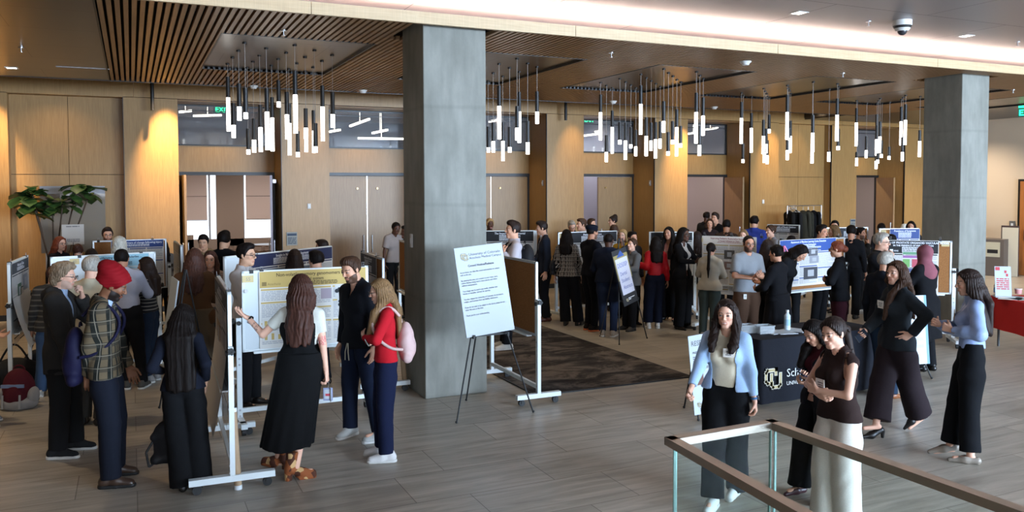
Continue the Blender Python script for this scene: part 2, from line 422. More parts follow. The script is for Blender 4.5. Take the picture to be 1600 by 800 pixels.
def door_leaf(name, parent, x0, x1, y, ang=0, hinge='R', m=oak_d, z1=2.70, viewer=True, closer=True):
    hx = x1 if hinge == 'R' else x0; e = empty(name, (hx, y, 0), ang); e.parent = parent
    wd = x1-x0; s_ = -1 if hinge == 'R' else 1
    leaf = MB().box((min(0, s_*wd), -.022, .01), (max(0, s_*wd), .022, z1)).build('leaf', m, e)
    hb_ = MB(); xx = s_*(wd-.09)
    for yy in (-.05, .05): hb_.cyl((xx, yy, .95), (xx, yy, 1.35), .012, n=8); hb_.cyl((xx, 0, .98), (xx, yy, .98), .008, n=6); hb_.cyl((xx, 0, 1.32), (xx, yy, 1.32), .008, n=6)
    hb_.build('door_handle', pull, leaf)
    if closer: MB().box((s_*.08-.0 if s_ > 0 else -.42, -.09, z1-.16), (s_*.42 if s_ > 0 else -.08, -.02, z1-.08)).build('door_closer', pull, leaf)
    if viewer: MB().cyl((s_*wd*.35 if False else s_*(wd-.22), -.02, 2.42), (s_*(wd-.22), -.06, 2.42), .022, n=10).build('door_stop', mat('brass_knob', (.35, .22, .08), .3, 1.0), leaf)
    return e
wn = dn = 0
for (a, b), k in zip(bays, kinds):
    if k == 'panel': continue
    wn += 1
    fr = MB(); w0, w1 = (a, b) if b < 9 else (a, b-.0); z0, z1 = 3.33, 4.19; t = .03
    for lo, hi in (((w0, DOORY-.02, z0), (w1, DOORY+.06, z0+t)), ((w0, DOORY-.02, z1-t), (w1, DOORY+.06, z1)), ((w0, DOORY-.02, z0), (w0+t, DOORY+.06, z1)), ((w1-t, DOORY-.02, z0), (w1, DOORY+.06, z1)), ((w0, DOORY-.0, z1-.13), (w1, DOORY+.03, z1-.115))): fr.box(lo, hi)
    W_ = struct('window_%d' % wn, fr, black); MB().box((w0+t, DOORY+.02, z0+t), (w1-t, DOORY+.03, z1-t)).build('pane', refl, W_)
    dn += 1; e = empty('door_%d' % dn, (0, 0, 0)); e['kind'] = 'structure'
    fr = MB().box((a, DOORY-.05, 2.71), (b, DOORY+.08, 2.78)).box((a, DOORY-.03, 0), (a+.045, DOORY+.08, 2.72)).box((b-.045, DOORY-.03, 0), (b, DOORY+.08, 2.72)); fr.build('door_frame', black, e)
    m = (a+b)/2; x0, x1 = a+.05, b-.05
    if k == 'closed': 
        door_leaf('door_leaf', e, x0, m-.012, DOORY, 0, 'L', closer=False); door_leaf('door_leaf', e, m+.012, x1, DOORY, 0, 'R', closer=False)
        MB().box((m-.012, DOORY-.01, 0), (m+.012, DOORY+.02, 2.7)).build('astragal', pull, e)
    elif k == 'open2': door_leaf('door_leaf', e, x0, m, DOORY-.03, D(-86), 'L', viewer=False, closer=False); door_leaf('door_leaf', e, m, x1, DOORY-.03, D(80), 'R', m=mat('pale_door_side', rgb('#9d96a0'), .3, .2), viewer=False)
    elif k == 'half': door_leaf('door_leaf', e, x0, x0+.03+.02, DOORY, 0, 'L', viewer=False, closer=False) if False else None; door_leaf('door_leaf', e, m-.05, x1, DOORY, 0, 'R', closer=False)
    elif k == 'openR': door_leaf('door_leaf', e, x0, x0+.42, DOORY, 0, 'L', closer=False); door_leaf('door_leaf', e, m+.12, x1, DOORY-.03, D(84), 'R', viewer=False)
    elif k == 'openR2': door_leaf('door_leaf', e, m, x1, DOORY-.03, D(72), 'R', viewer=False)
# rooms beyond the doors
pw = mat('far_room_wall', rgb('#a79fa3'), .8); pv = mat('far_room_violet', rgb('#a9a3b5'), .8)
struct('wall_far', MB().box((-1.5, 27, 0), (1.72, 27.2, 1.0)).box((-1.5, 27, 2.9), (9.0, 27.2, 4.6)).box((-1.5, 27, 0), (0.2, 27.2, 3)).box((2.40, 27, 0), (3.20, 27.2, 3)).box((5.3, 27, 0), (9, 27.2, 3)).box((0.2, 27, 0), (5.3, 27.2, .86)), mat('tan_wall', rgb('#857468'), .8))
struct('wall_far_side', MB().box((-1.6, 18.7, 0), (-1.5, 27, 4.6)).box((9.0, 18.7, 0), (9.1, 30, 4.6)).box((9.0, 22.5, 0), (24, 22.6, 4.6)).box((12.2, 18.7, 0), (12.3, 22.5, 4.6)).box((24, 18.7, 0), (24.1, 22.6, 4.6)), pw)
struct('ceiling_far', MB().box((-1.6, 18.7, 4.6), (24.1, 27.2, 4.7)), mat('far_ceiling', rgb('#a58d78'), .6))
# blinds over the far windows: pinkish, bright slits beside and below
bl = mat('roller_blind', rgb('#b8a69e'), .8); bb = bsdf(bl); bb.inputs['Transmission Weight'].default_value = .0
for i, (x0, x1) in enumerate(((.25, 2.12), (3.26, 4.55), (4.64, 5.28))):
    e = empty('roller_blind', (x0, 26.9, 2.92), 0, ['pinkish roller blind half down over the leftmost far window seen through the open doors', 'wide pinkish roller blind half down over the far window right of the tan wall pier', 'narrow pinkish roller blind at the right edge of the far glazing'][i], 'blind', 'roller blinds in the far room')
    MB().box((0, 0, -1.45), (x1-x0, .006, 0)).build('fabric', bl, e); MB().cyl((0, 0, 0), (x1-x0, 0, 0), .035, n=10).build('roller', black, e); MB().box((0, -.008, -1.48), (x1-x0, .012, -1.45)).build('hem_bar', pull, e)
    MB().box((0, -.002, -.74), (x1-x0, 0, -.725)).build('seam', black, e)
struct('backdrop_daylight', MB().box((-6, 31, -1), (14, 31.1, 7)), mat('overcast_sky', (.8, .9, 1), emit=(.80, .90, 1.0), es=2.2))
mb = MB()
for x in (2.2, 3.2, 4.6): mb.box((x-.03, 27.02, .86), (x+.03, 27.1, 2.95))
struct('window_9', mb, mat('mullion', (.3, .32, .36), .4))
# ceiling lights seen in the far room through the transoms
def bar_light(p, q, label):
    b_ = MB().bar(p, q, .05, .05).cyl((p+q)/2+Vector((0, 0, .02)), ((p+q)/2).xy.to_3d()+Vector((0, 0, 4.6)), .006, n=6, caps=False); o = b_.build('ceiling_light', mat('led_bar', (1, .9, .8), emit=(1, .86, .70), es=5)); tag(o, label, 'ceiling light', 'far room bar lights')
BL = [((281, 175), (298, 173), 'glowing bar light in the transom at the left end above the open double doors'), ((303, 181), (345, 180), 'long faint bar light in the transom above the open double doors'), ((547, 197), (577, 186), 'glowing slanted bar light in the transom over the closed double doors, left one'), ((582, 208), (605, 203), 'glowing short bar light in the transom over the closed double doors, near the pillar'), ((514, 206), (531, 203), 'glowing bar light at the left edge of the transom over the closed double doors'), ((560, 216), (630, 217), 'long pale bar light low in the transom over the closed double doors'),
      ((764, 190), (802, 184), 'glowing bar light in the transom just right of the near concrete pillar'), ((913, 212), (975, 204), 'glowing bar light in the transom over the half open door, longest lowest one'), ((930, 206), (978, 199), 'glowing bar light in the transom over the half open door, upper one'), ((1076, 209), (1090, 207), 'short glowing bar light at left in the transom above the pink lit doorway'), ((1098, 203), (1121, 200), 'glowing bar light at right in the transom above the pink lit doorway'), ((1346, 202), (1360, 202), 'short glowing bar light in the transom left of the far pillar')]
for a_, b_, l_ in BL: bar_light(ony(*a_, 20.3), ony(*b_, 20.9), l_)
for i_, (x, y, pw_, c_) in enumerate(((1.5, 22, 420, (1, .92, .85)), (4.5, 23, 450, (1, .92, .85)), (14.3, 20.9, 330, (1, .84, .88)), (10.8, 20.9, 260, (.78, .84, 1)), (20.0, 20.9, 330, (1, .88, .72)))): spot('far_room_light', (x, y, 4.4), (x, y, 0), pw_, c_, 160, .5, .15)
# concrete pillars
cc = mat('concrete', (.3, .3, .28), .75); n1 = noise(cc, coords(cc, (1, 1, .6)), 1.6, 6, .6); n2 = noise(cc, coords(cc, (1.5, 1.5, .25)), 7, 4)
c1 = ramp(cc, n1, [(.3, rgb('#6f6e65')), (.7, rgb('#8d8c83'))]); c2 = ramp(cc, n2, [(.3, (.84,)*3), (.7, (1.05,)*3)])
wv = N(cc, 'ShaderNodeTexWave', wave_type='BANDS', bands_direction='Z'); wv.inputs['Scale'].default_value = .28; wv.inputs['Distortion'].default_value = .6; L(cc, coords(cc), wv.inputs['Vector'])
c3 = ramp(cc, wv.outputs['Fac'], [(.0, (.90,)*3), (.006, (1,)*3)]); L(cc, mixc(cc, mixc(cc, c1, c2, 1, 'MULTIPLY'), c3, 1, 'MULTIPLY'), bsdf(cc).inputs['Base Color']); bump(cc, n1, .3, .02)
for i, (a, b, c, d) in enumerate(((PX0, PX1, PY0, PY1), (QX0, QX1, QY0, QY1))):
    o = MB().box((a, c, 0), (b, d, 4.36), bev=.012).build('concrete_pillar', cc); o['kind'] = 'structure'
# carpet
cp = mat('mottled_carpet', (.05, .045, .04), .95, spec=.1); n1 = noise(cp, coords(cp, (.8, 1.5, 1)), 1.9, 9, .72, .5)
n2 = noise(cp, coords(cp, (40, 90, 1)), 2, 2); c1 = ramp(cp, n1, [(.42, rgb('#2e2b2a')), (.50, rgb('#46413e')), (.56, rgb('#625a54')), (.74, rgb('#766d65'))]); c2 = ramp(cp, n2, [(.3, (.8,)*3), (.7, (1.15,)*3)])
L(cp, mixc(cp, c1, c2, 1, 'MULTIPLY'), bsdf(cp).inputs['Base Color'])
o = MB().box((4.25, 8.53, 0), (6.47, 13.2, .012)).build('area_carpet', cp); tag(o, 'dark mottled grey carpet lying on the tiles right of the near pillar', 'carpet'); MB().box((4.235, 8.515, 0), (6.485, 8.53, .014)).box((4.235, 8.53, 0), (4.25, 13.2, .014)).box((6.47, 8.53, 0), (6.485, 13.2, .014)).build('binding', black, o)
# right wall door, bins
e = empty('door_12', (0, 0, 0)); e['kind'] = 'structure'
MB().box((22.04, 13.2, 0), (22.1, 14.68, 2.62)).build('door_frame', black, e); MB().box((22.01, 13.28, .01), (22.05, 14.60, 2.56)).build('leaf', veneer('orange_door', rgb('#9a5f30'), rgb('#b0713c'), .4), e); MB().box((21.95, 14.4, .95), (22.0, 14.44, 1.25)).build('door_handle', pull, e)

# scallop lights on the pilasters
for px, pw_ in ((.66, 1900), (3.45, 160), (6.7, 300), (9.75, 260), (12.95, 1200), (15.95, 450), (18.90, 1200), (21.75, 1300)): spot('wall_washer', (px, WALLY-.75, 4.9), (px, WALLY, 2.95), pw_, WARM, 38, 1, .04)
spot('wall_washer', (-2.25, WALLY-.75, 4.9), (-2.25, WALLY, 2.95), 900, WARM, 38, 1, .04)
for i, (a, b) in enumerate(bays): 
    c = (a+b)/2; spot('bay_downlight', (c-.2, WALLY-.7 if kinds[i] == 'panel' else WALLY+.3, 4.15 if kinds[i] != 'panel' else 4.6), (c-.2, WALLY+.2 if kinds[i] == 'panel' else DOORY-.2, 0), 60, (1, .76, .48), 105, .8, .05)
# warm downlights over the hall
for x, y in ((-1.66, 15.12), (-3.5, 12.0), (-1.6, 9.8), (-5, 9)): spot('downlight', (x, y, CZ-.03), (x, y, 0), 130, (1, .78, .52), 110, .8, .05)
for a, b in hatch[:5]:
    for y in (14.6, 9.9): spot('hall_downlight', ((a+b)/2+1.5, y, CZ-.03), ((a+b)/2+1.5, y, 0), 100, (1, .80, .56), 115, .8, .06)

for x, y in ((19.6, 13.5), (19.6, 10.5), (20.6, 15.6)): spot('side_wall_fill', (x, y, CZ+.04), (x+.6, y, 0), 420, (1, .86, .70), 125, .9, .06)  # added fill spots to brighten the cream right wall, no fixtures behind them
# ---------------------------------------------------------------- pendants and ceiling fixtures
lit = mat('lit_acrylic', (1, .96, .9), .4, emit=(1, .95, .88), es=6.5); tubeb = mat('black_tube', (.014, .013, .013), .45); cab = mat('clear_cable', (.32, .28, .25), .5)
PZ = CZ+.03
def pend(x, ym, yt, ys, yb, hi, oi, total):
    p = onz(x, ym, PZ); p.x = min(max(p.x, hatch[hi][0]+.05), hatch[hi][1]-.05); p.y = min(max(p.y, HY[0]+.06), HY[1]-.06)
    zz = [float((lambda d: EYE+(math.hypot(p.x, p.y)/math.hypot(d[0], d[1]))*d[2])(ray(x, y))) for y in (yt, ys, yb)]
    where = ['leftmost ceiling opening', 'opening behind near pillar', 'middle ceiling opening', 'opening right of middle', 'opening beside far pillar'][hi]
    ln = zz[1]-zz[2]; kind = 'short lit stub' if ln < .16 else ('medium lit tube' if ln < .42 else 'long lit tube')
    low = 'hung low' if zz[2] < 2.55 else ('hung high' if zz[2] > 3.0 else 'hung midway')
    ordn = ['first', 'second', 'third', 'fourth', 'fifth', 'sixth', 'seventh', 'eighth', 'ninth', 'tenth', 'eleventh', 'twelfth', 'thirteenth', 'fourteenth', 'fifteenth', 'sixteenth', 'seventeenth', 'eighteenth', 'nineteenth', 'twentieth'][oi]
    e = empty('pendant_light', (p.x, p.y, PZ), 0, f'{ordn} pendant from the left under the {where}, {kind}, {low}', 'pendant light', 'black and white tube pendants')
    r = .030
    MB().cyl((0, 0, -.018), (0, 0, 0), .028, n=10).build('ceiling_cap', tubeb, e)
    MB().cyl((0, 0, zz[0]-PZ), (0, 0, -.018), .0035, n=5, caps=False).build('cable', cab, e)
    MB().cyl((0, 0, zz[1]-PZ), (0, 0, zz[0]-PZ), r, n=12).build('housing', tubeb, e)
    MB().cyl((0, 0, zz[2]-PZ), (0, 0, zz[1]-PZ), r*.93, n=12).build('diffuser', lit, e)
H1 = [(222, 198, 280, 410, 620), (253, 157, 443, 582, 662), (290, 116, 323, 468, 553), (329, 66, 350, 505, 542), (344, 222, 605, 735, 765), (380, 183, 542, 675, 753), (421, 145, 457, 597, 748), (456, 242, 438, 560, 697), (463, 100, 352, 500, 737), (496, 207, 408, 537, 745), (538, 167, 303, 437, 470), (588, 128, 375, 517, 670), (604, 232, 447, 570, 770), (641, 80, 243, 393, 633), (654, 195, 620, 752, 781), (706, 156, 478, 600, 668), (708, 245, 535, 673, 750), (756, 219, 490, 618, 755), (765, 113, 570, 717, 752), (812, 180, 335, 467, 681)]
H1 = [(300+a/4, 50+b/4, 50+c/4, 50+d/4, 50+e/4) for a, b, c, d, e in H1]
H1b = [(875, 143, 375, 515, 597)]; H1b = [(300+a/4, 50+b/4, 50+c/4, 50+d/4, 50+e/4) for a, b, c, d, e in H1b]
k_ = 4.706
H2 = [(107, 170, 508, 662, 697), (143, 112, 478, 617, 697), (187, 45, 207, 357, 600), (214, 136, 475, 614, 760), (264, 74, 510, 660, 697), (319, 5, 357, 517, 608), (335, 103, 253, 398, 626), (397, 40, 467, 624, 710), (466, 66, 250, 400, 487)]
H2 = [(740+a/k_, 90+b/k_, 90+c/k_, 90+d/k_, 90+e/k_) for a, b, c, d, e in H2]
H3 = [(181, 182, 273, 403, 607), (224, 204, 570, 695, 767), (267, 221, 390, 512, 705), (323, 153, 475, 608, 638), (365, 178, 478, 612, 751), (404, 200, 510, 639, 667), (441, 222, 532, 655, 724), (477, 122, 205, 343, 565), (518, 148, 440, 578, 724), (553, 170, 478, 612, 685), (587, 190, 475, 602, 740), (620, 211, 470, 598, 668), (646, 82, 322, 468, 550), (680, 111, 548, 690, 719), (712, 135, 468, 607, 636), (742, 161, 380, 514, 724), (771, 181, 503, 632, 661)]
H3 = [(900+a/k_, 90+b/k_, 90+c/k_, 90+d/k_, 90+e/k_) for a, b, c, d, e in H3]
k_ = 4.705
H3 += [(1060+a/k_, 100+b/k_, 100+c/k_, 100+d/k_, 100+e/k_) for a, b, c, d, e in [(133, 56, 212, 355, 583), (158, 84, 457, 597, 675), (183, 107, 247, 382, 526)]]
H4 = [(1060+a/k_, 100+b/k_, 100+c/k_, 100+d/k_, 100+e/k_) for a, b, c, d, e in [(465, 211, 280, 398, 586), (478, 230, 585, 702, 727), (491, 246, 362, 473, 652), (628, 180, 410, 530, 662), (637, 200, 620, 655, 727), (648, 217, 475, 590, 655), (657, 236, 560, 673, 735), (667, 252, 372, 480, 508), (802, 157, 228, 355, 555), (806, 178, 560, 635, 705), (816, 196, 470, 545, 571), (826, 217, 417, 530, 653)]]
H4 += [(1240+a/k_, 110+b/k_, 110+c/k_, 110+d/k_, 110+e/k_) for a, b, c, d, e in [(141, 148, 470, 600, 683), (145, 84, 328, 460, 600), (323, 97, 207, 328, 520), (328, 140, 590, 600, 670), (333, 118, 430, 557, 585)]]
H5 = [(1240+a/k_, 110+b/k_, 110+c/k_, 110+d/k_, 110+e/k_) for a, b, c, d, e in [(445, 250, 487, 590, 645), (454, 237, 600, 645, 702), (464, 222, 278, 385, 557), (596, 255, 325, 425, 585), (602, 245, 600, 667, 724), (614, 238, 405, 508, 625), (625, 222, 610, 657, 683), (638, 205, 377, 487, 606), (760, 245, 512, 615, 640), (772, 236, 560, 630, 655), (793, 213, 268, 377, 550), (806, 198, 490, 602, 667), (825, 182, 250, 365, 547), (932, 190, 440, 521, 635)]]
for hi, Ls in enumerate((H1, H2, H3, H4, H5)):
    for i, p_ in enumerate(sorted(Ls)): pend(*p_, hi, min(i, 19), len(Ls))
p_ = H1b[0]; pend(*p_, 0, 19, 21); bpy.data.objects[-1 if False else 0]
for o in [o for o in bpy.data.objects if o.name.startswith('pendant_light') and o.get('label', '').startswith('twentieth pendant from the left under the leftmost')][-1:]: o['label'] = 'rightmost pendant under the leftmost ceiling opening, medium lit tube in front of the transom'
wh = mat('fixture_white', (.6, .58, .55), .5)
def fixture(name, cat, x, y, z, label, kind, group=None):
    p = onz(x, y, z); e = empty(name, p, 0, label, cat, group)
    if kind == 'detector': MB().cyl((0, 0, -.02), (0, 0, 0), .075, .085, n=16).build('base', wh, e); MB().cyl((0, 0, -.055), (0, 0, -.02), .045, .065, n=16).build('sensor', wh, e)
    if kind == 'sprinkler': MB().cyl((0, 0, -.012), (0, 0, 0), .035, n=12).build('escutcheon', steel, e); MB().cyl((0, 0, -.06), (0, 0, -.012), .007, n=6).build('stem', steel, e); MB().cyl((0, 0, -.064), (0, 0, -.06), .024, n=10).build('deflector', steel, e)
    if kind == 'square': 
        MB().box((-.085, -.085, -.006), (.085, -.065, 0)).box((-.085, .065, -.006), (.085, .085, 0)).box((-.085, -.065, -.006), (-.065, .065, 0)).box((.065, -.065, -.006), (.085, .065, 0)).build('trim', wh, e)
        MB().box((-.065, -.065, -.004), (.065, .065, -.001)).build('lens', mat('lamp_lens', (1, .95, .9), emit=(1, .93, .85), es=9), e)
fixture('downlight', 'ceiling light', 1248, 20, NCZ, 'square lit downlight in the near grey ceiling, left of the dome camera', 'square', 'square downlights')
fixture('downlight', 'ceiling light', 1509, 56, NCZ, 'square lit downlight in the near grey ceiling, right of the dome camera', 'square', 'square downlights')
fixture('downlight', 'ceiling light', 18, 106, CZ, 'square lit downlight in the dark metal ceiling at the far left', 'square', 'square downlights')
for x, y, l_ in ((1357, 33, 'small sprinkler head between the left near downlight and dome camera'), (1590, 65, 'small sprinkler head at the right edge of the near ceiling')): fixture('sprinkler', 'sprinkler', x, y, NCZ, l_, 'sprinkler', 'sprinkler heads')
for x, y, l_ in ((1317, 114, 'small sprinkler head in the wood slats above the two right openings'), (1583, 140, 'small sprinkler head in slats right of the far pillar'), (443, 47, 'small sprinkler head in slats above the leftmost opening'), (955, 82, 'small sprinkler head in slats right of the near pillar'), (33, 74, 'small sprinkler head in the dark metal ceiling at upper left')): fixture('sprinkler', 'sprinkler', x, y, CZ, l_, 'sprinkler', 'sprinkler heads')
for x, y, l_ in ((1165, 96, 'white smoke detector on slats left of the far pillar, the nearest one'), (396, 134, 'white smoke detector on slats at the back of the leftmost opening'), (567, 141, 'white smoke detector on slats just left of the near pillar'), (958, 158, 'white smoke detector on slats behind the middle opening'), (1116, 167, 'white smoke detector on slats behind the right openings')): fixture('smoke_detector', 'smoke detector', x, y, CZ, l_, 'detector', 'smoke detectors')
p = onz(1410, 32, NCZ-.002); e = empty('dome_camera', p, 0, 'large white and black dome camera on the near ceiling', 'camera')
MB().cyl((0, 0, -.07), (0, 0, 0), .115, n=24).build('housing', wh, e); MB().cyl((0, 0, -.10), (0, 0, -.07), .10, .115, n=24).build('ring', tubeb, e); MB().cyl((0, 0, -.135), (0, 0, -.10), .075, .098, n=24).build('lower_ring', wh, e); MB().ball((0, 0, -.13), .06, 16).build('dome', mat('smoked_dome', (.03, .03, .035), .08), e)
e = empty('slot_diffuser', onz(130, 106, CZ), 0, 'long thin slot air diffuser in the dark ceiling at left', 'air vent'); MB().box((-.36, -.03, -.008), (.36, .03, 0)).build('frame', mat('diffuser_grey', (.30, .28, .27), .4, .6), e); MB().box((-.35, -.008, -.01), (.35, .008, -.008)).build('slot', tubeb, e)
for x, y0, y1, l_ in ((237.5, 132, 172.5, 'slim black tube lamp hanging before the pilaster left of the open double doors'), (884, 155, 188, 'slim black tube lamp hanging before the pilaster right of the near pillar')):
    p = ony(x, y0, WALLY-.25); q2 = ony(x, y1, WALLY-.25); e = empty('tube_lamp', (p.x, p.y, 4.95), 0, l_, 'wall lamp', 'black tube lamps'); MB().cyl((0, 0, q2.z-4.95), (0, 0, 0), .036, n=12).build('housing', tubeb, e); MB().cyl((0, 0, -.02), (0, 0, 0), .06, n=12).build('ceiling_cap', tubeb, e)
# exit sign
grn = mat('exit_green', (.0, .5, .2), emit=(.02, .95, .35), es=2.5)
p = onx(1604, 168, 19.0); e = empty('exit_sign', (p.x, p.y, CZ+.06), math.atan2(-p.x, p.y)*1.0, 'green lit exit sign hanging at the right edge', 'sign')
MB().box((-.16, -.02, -.05), (.16, .02, 0)).build('mount', grn, e); MB().box((-.165, -.004, -.26), (.165, .004, -.05)).build('panel', mat('exit_panel', (.03, .12, .08), .1), e)
vs, fs = text_mesh('EXIT', .19, 1.0, .006); MB().add([(v.x-.155, -.008, v.z if False else v.y-.225) for v in vs], fs).build('lettering', grn, e)
# second exit signs glimpsed through transoms
for x, y, l_ in ((346, 171, 'green exit sign seen through the transom above the open double doors'), (919, 187, 'green exit sign seen through the transom right of the near pillar')):
    p = ony(x, y, 20.2); e = empty('exit_sign', p, 0, l_, 'sign', 'exit signs beyond the transoms'); MB().box((-.17, -.02, -.1), (.17, .02, .1)).build('panel', mat('exit_panel', (.03, .12, .08), .1), e)
    vs, fs = text_mesh('EXIT', .17, .9, .006); MB().add([(v.x-.14, -.025, v.y-.06) for v in vs], fs).build('lettering', grn, e); MB().cyl((0, 0, .1), (0, 0, 4.6-p.z), .006, n=6).build('rod', steel, e)

# ---------------------------------------------------------------- boards, posters, easels
white_st = mat('white_steel', rgb('#d6dcdc'), .35); alu = mat('aluminium', rgb('#b4b8bb'), .35, .6); wboard = mat('whiteboard', rgb('#cfd6d8'), .25); cork = mat('cork', rgb('#8d5f38'), .9, spec=.1)
n_ = noise(cork, coords(cork), 160, 2); L(cork, ramp(cork, n_, [(.35, rgb('#7d5330')), (.65, rgb('#9b6b42'))]), bsdf(cork).inputs['Base Color'])
rub = mat('black_rubber', (.015, .015, .015), .6); paper = mat('poster_paper', rgb('#cfcac2'), .65); paperw = mat('white_board_paper', rgb('#b2b9bd'), .6)
ink = mat('ink_grey', (.13, .13, .14), .8); inkl = mat('ink_light', (.36, .36, .37), .8); inkw = mat('ink_white', (.75, .76, .78), .7)
def ccol(h): return mat('print_'+h, rgb('#'+h), .7)
def uv(M, x, z, off): return M @ Vector((x, -off, z))
def lines(mb, x0, x1, z1, z0, lh, rnd, M, off, fill=.55, mi=0):
    """rows of small word-like marks: body text too small to read"""
    z = z1
    while z-lh*fill > z0:
        x = x0; end = x1 if rnd.random() > .15 else x0+(x1-x0)*rnd.uniform(.4, .9)
        while x < end-.004:
            w_ = min(rnd.uniform(.6, 2.6)*lh*1.3, end-x); mb.quad(uv(M, x, z, off), uv(M, x, z-lh*fill, off), uv(M, x+w_, z-lh*fill, off), uv(M, x+w_, z, off), mi); x += w_+lh*.35
        z -= lh
def rect(mb, x0, x1, z0, z1, M, off, mi=0): mb.quad(uv(M, x0, z0, off), uv(M, x1, z0, off), uv(M, x1, z1, off), uv(M, x0, z1, off), mi)
def txt(mb, body, size, x, z, M, off, align='l', ws=1.0, mi=0, bold=0.0):
    vs, fs = text_mesh(body, size, ws, bold); wd = max(v.x for v in vs) if vs else 0; dx = -wd/2 if align == 'c' else 0
    mb.add([uv(M, v.x+x+dx, v.y+z, off) for v in vs], fs, mi)
def place(p0, p1):
    """local frame whose x runs from p0 to p1 and whose front (-y) faces the viewer walking left to right"""
    p0 = Vector((*p0[:2], 0)); p1 = Vector((*p1[:2], 0)); d = p1-p0
    return p0, math.atan2(d.y, d.x), d.length
def rolling_board(p0, p1, label, face='cork', z0=.78, z1=1.60, over=(.06, .06), knob=1.15, foot=.30, group='rolling display boards', tray=True, tag_no=None, back=None, tagx=None, tilt=0):
    o_, an, W = place(p0, p1); e = empty('rolling_board', o_, an, label, 'display board', group)
    for x in (0, W):
        MB().box((x-.025, -.02, .10), (x+.025, .02, knob+.03)).build('post', white_st, e)
        f = MB().box((x-.03, -foot, .075), (x+.03, foot, .125)).build('foot_bar', white_st, e)
        for y in (-foot+.06, foot-.06): MB().cyl((x-.018, y, .036), (x+.018, y, .036), .036, n=14).box((x-.024, y-.012, .03), (x+.024, y+.012, .078)).build('caster', rub, e)
        k = MB(); sx = -1 if x == 0 else 1
        k.cyl((x+sx*.025, 0, knob), (x+sx*.055, 0, knob), .010, n=8)
        for i in range(5): k.cyl((x+sx*.04, .018*math.cos(i*1.257), knob+.018*math.sin(i*1.257)), (x+sx*.06, .018*math.cos(i*1.257), knob+.018*math.sin(i*1.257)), .012, n=8)
        k.cyl((x, -.025, knob-.02), (x, -.04, knob-.02), .022, n=10)
        k.build('knob', rub, e)
        b_ = MB()
        for z in (.14, .20, z0-.06, z0-.12): b_.cyl((x, -.02, z), (x, -.026, z), .011, n=8)
        b_.build('bolts', steel, e)
    MB().box((.02, -.016, .17), (W-.02, .016, .215)).build('stretcher', white_st, e)
    a, b = .035, W-.035
    pn = empty('panel', (0, 0, 0)); pn.parent = e
    MB().box((a+.02, -.010, z0+.02), (b-.02, .010, z1-.02)).build('surface', {'cork': cork, 'white': wboard}[face], e)
    fr = MB().box((a, -.016, z0), (b, .016, z0+.028), bev=.004).box((a, -.016, z1-.028), (b, .016, z1), bev=.004).box((a, -.016, z0), (a+.028, .016, z1), bev=.004).box((b-.028, -.016, z0), (b, .016, z1), bev=.004)
    bpy.data.objects.remove(pn); fr.build('panel_frame', alu if face == 'cork' else white_st, e)
    if tray: MB().box((a+.1, -.075, z0-.012), (b-.1, -.016, z0)).box((a+.1, -.078, z0-.012), (b-.1, -.072, z0+.012)).build('tray', white_st, e)
    M = Matrix.Translation(o_) @ Matrix.Rotation(an, 4, 'Z')
    return e, M, W
def clips(M, xs, z, where, side=-1):
    for i, x in enumerate(xs):
        c = M @ Vector((x, 0, z)); e = empty('binder_clip', c, math.atan2(M[1][0], M[0][0]), f'{["left", "second", "third", "right"][min(i, 3)]} black binder clip on top edge of {where}', 'clip', 'black binder clips')
        MB().box((-.02, -.020, -.028), (.02, .020, .006)).build('jaw', rub, e)
        MB().tube([Vector((-.010, side*.01, .004)), Vector((-.012, side*.014, .038)), Vector((.012, side*.014, .038)), Vector((.010, side*.01, .004))], .0018, 5).build('handle', steel, e)
def number_tag(M, x, z, no, label, off=.024):
    e = MB(); rect(e, x-.055, x+.055, z-.035, z+.035, M, off); o = e.build('number_card', mat('card_cream', rgb('#c9b583'), .7)); tag(o, label, 'card', 'numbered cream cards on boards')
    t_ = MB(); txt(t_, no, .05, x, z-.018, M, off+.001, 'c', .9); t_.build('number', mat('pen_grey', (.25, .23, .2), .8), o)
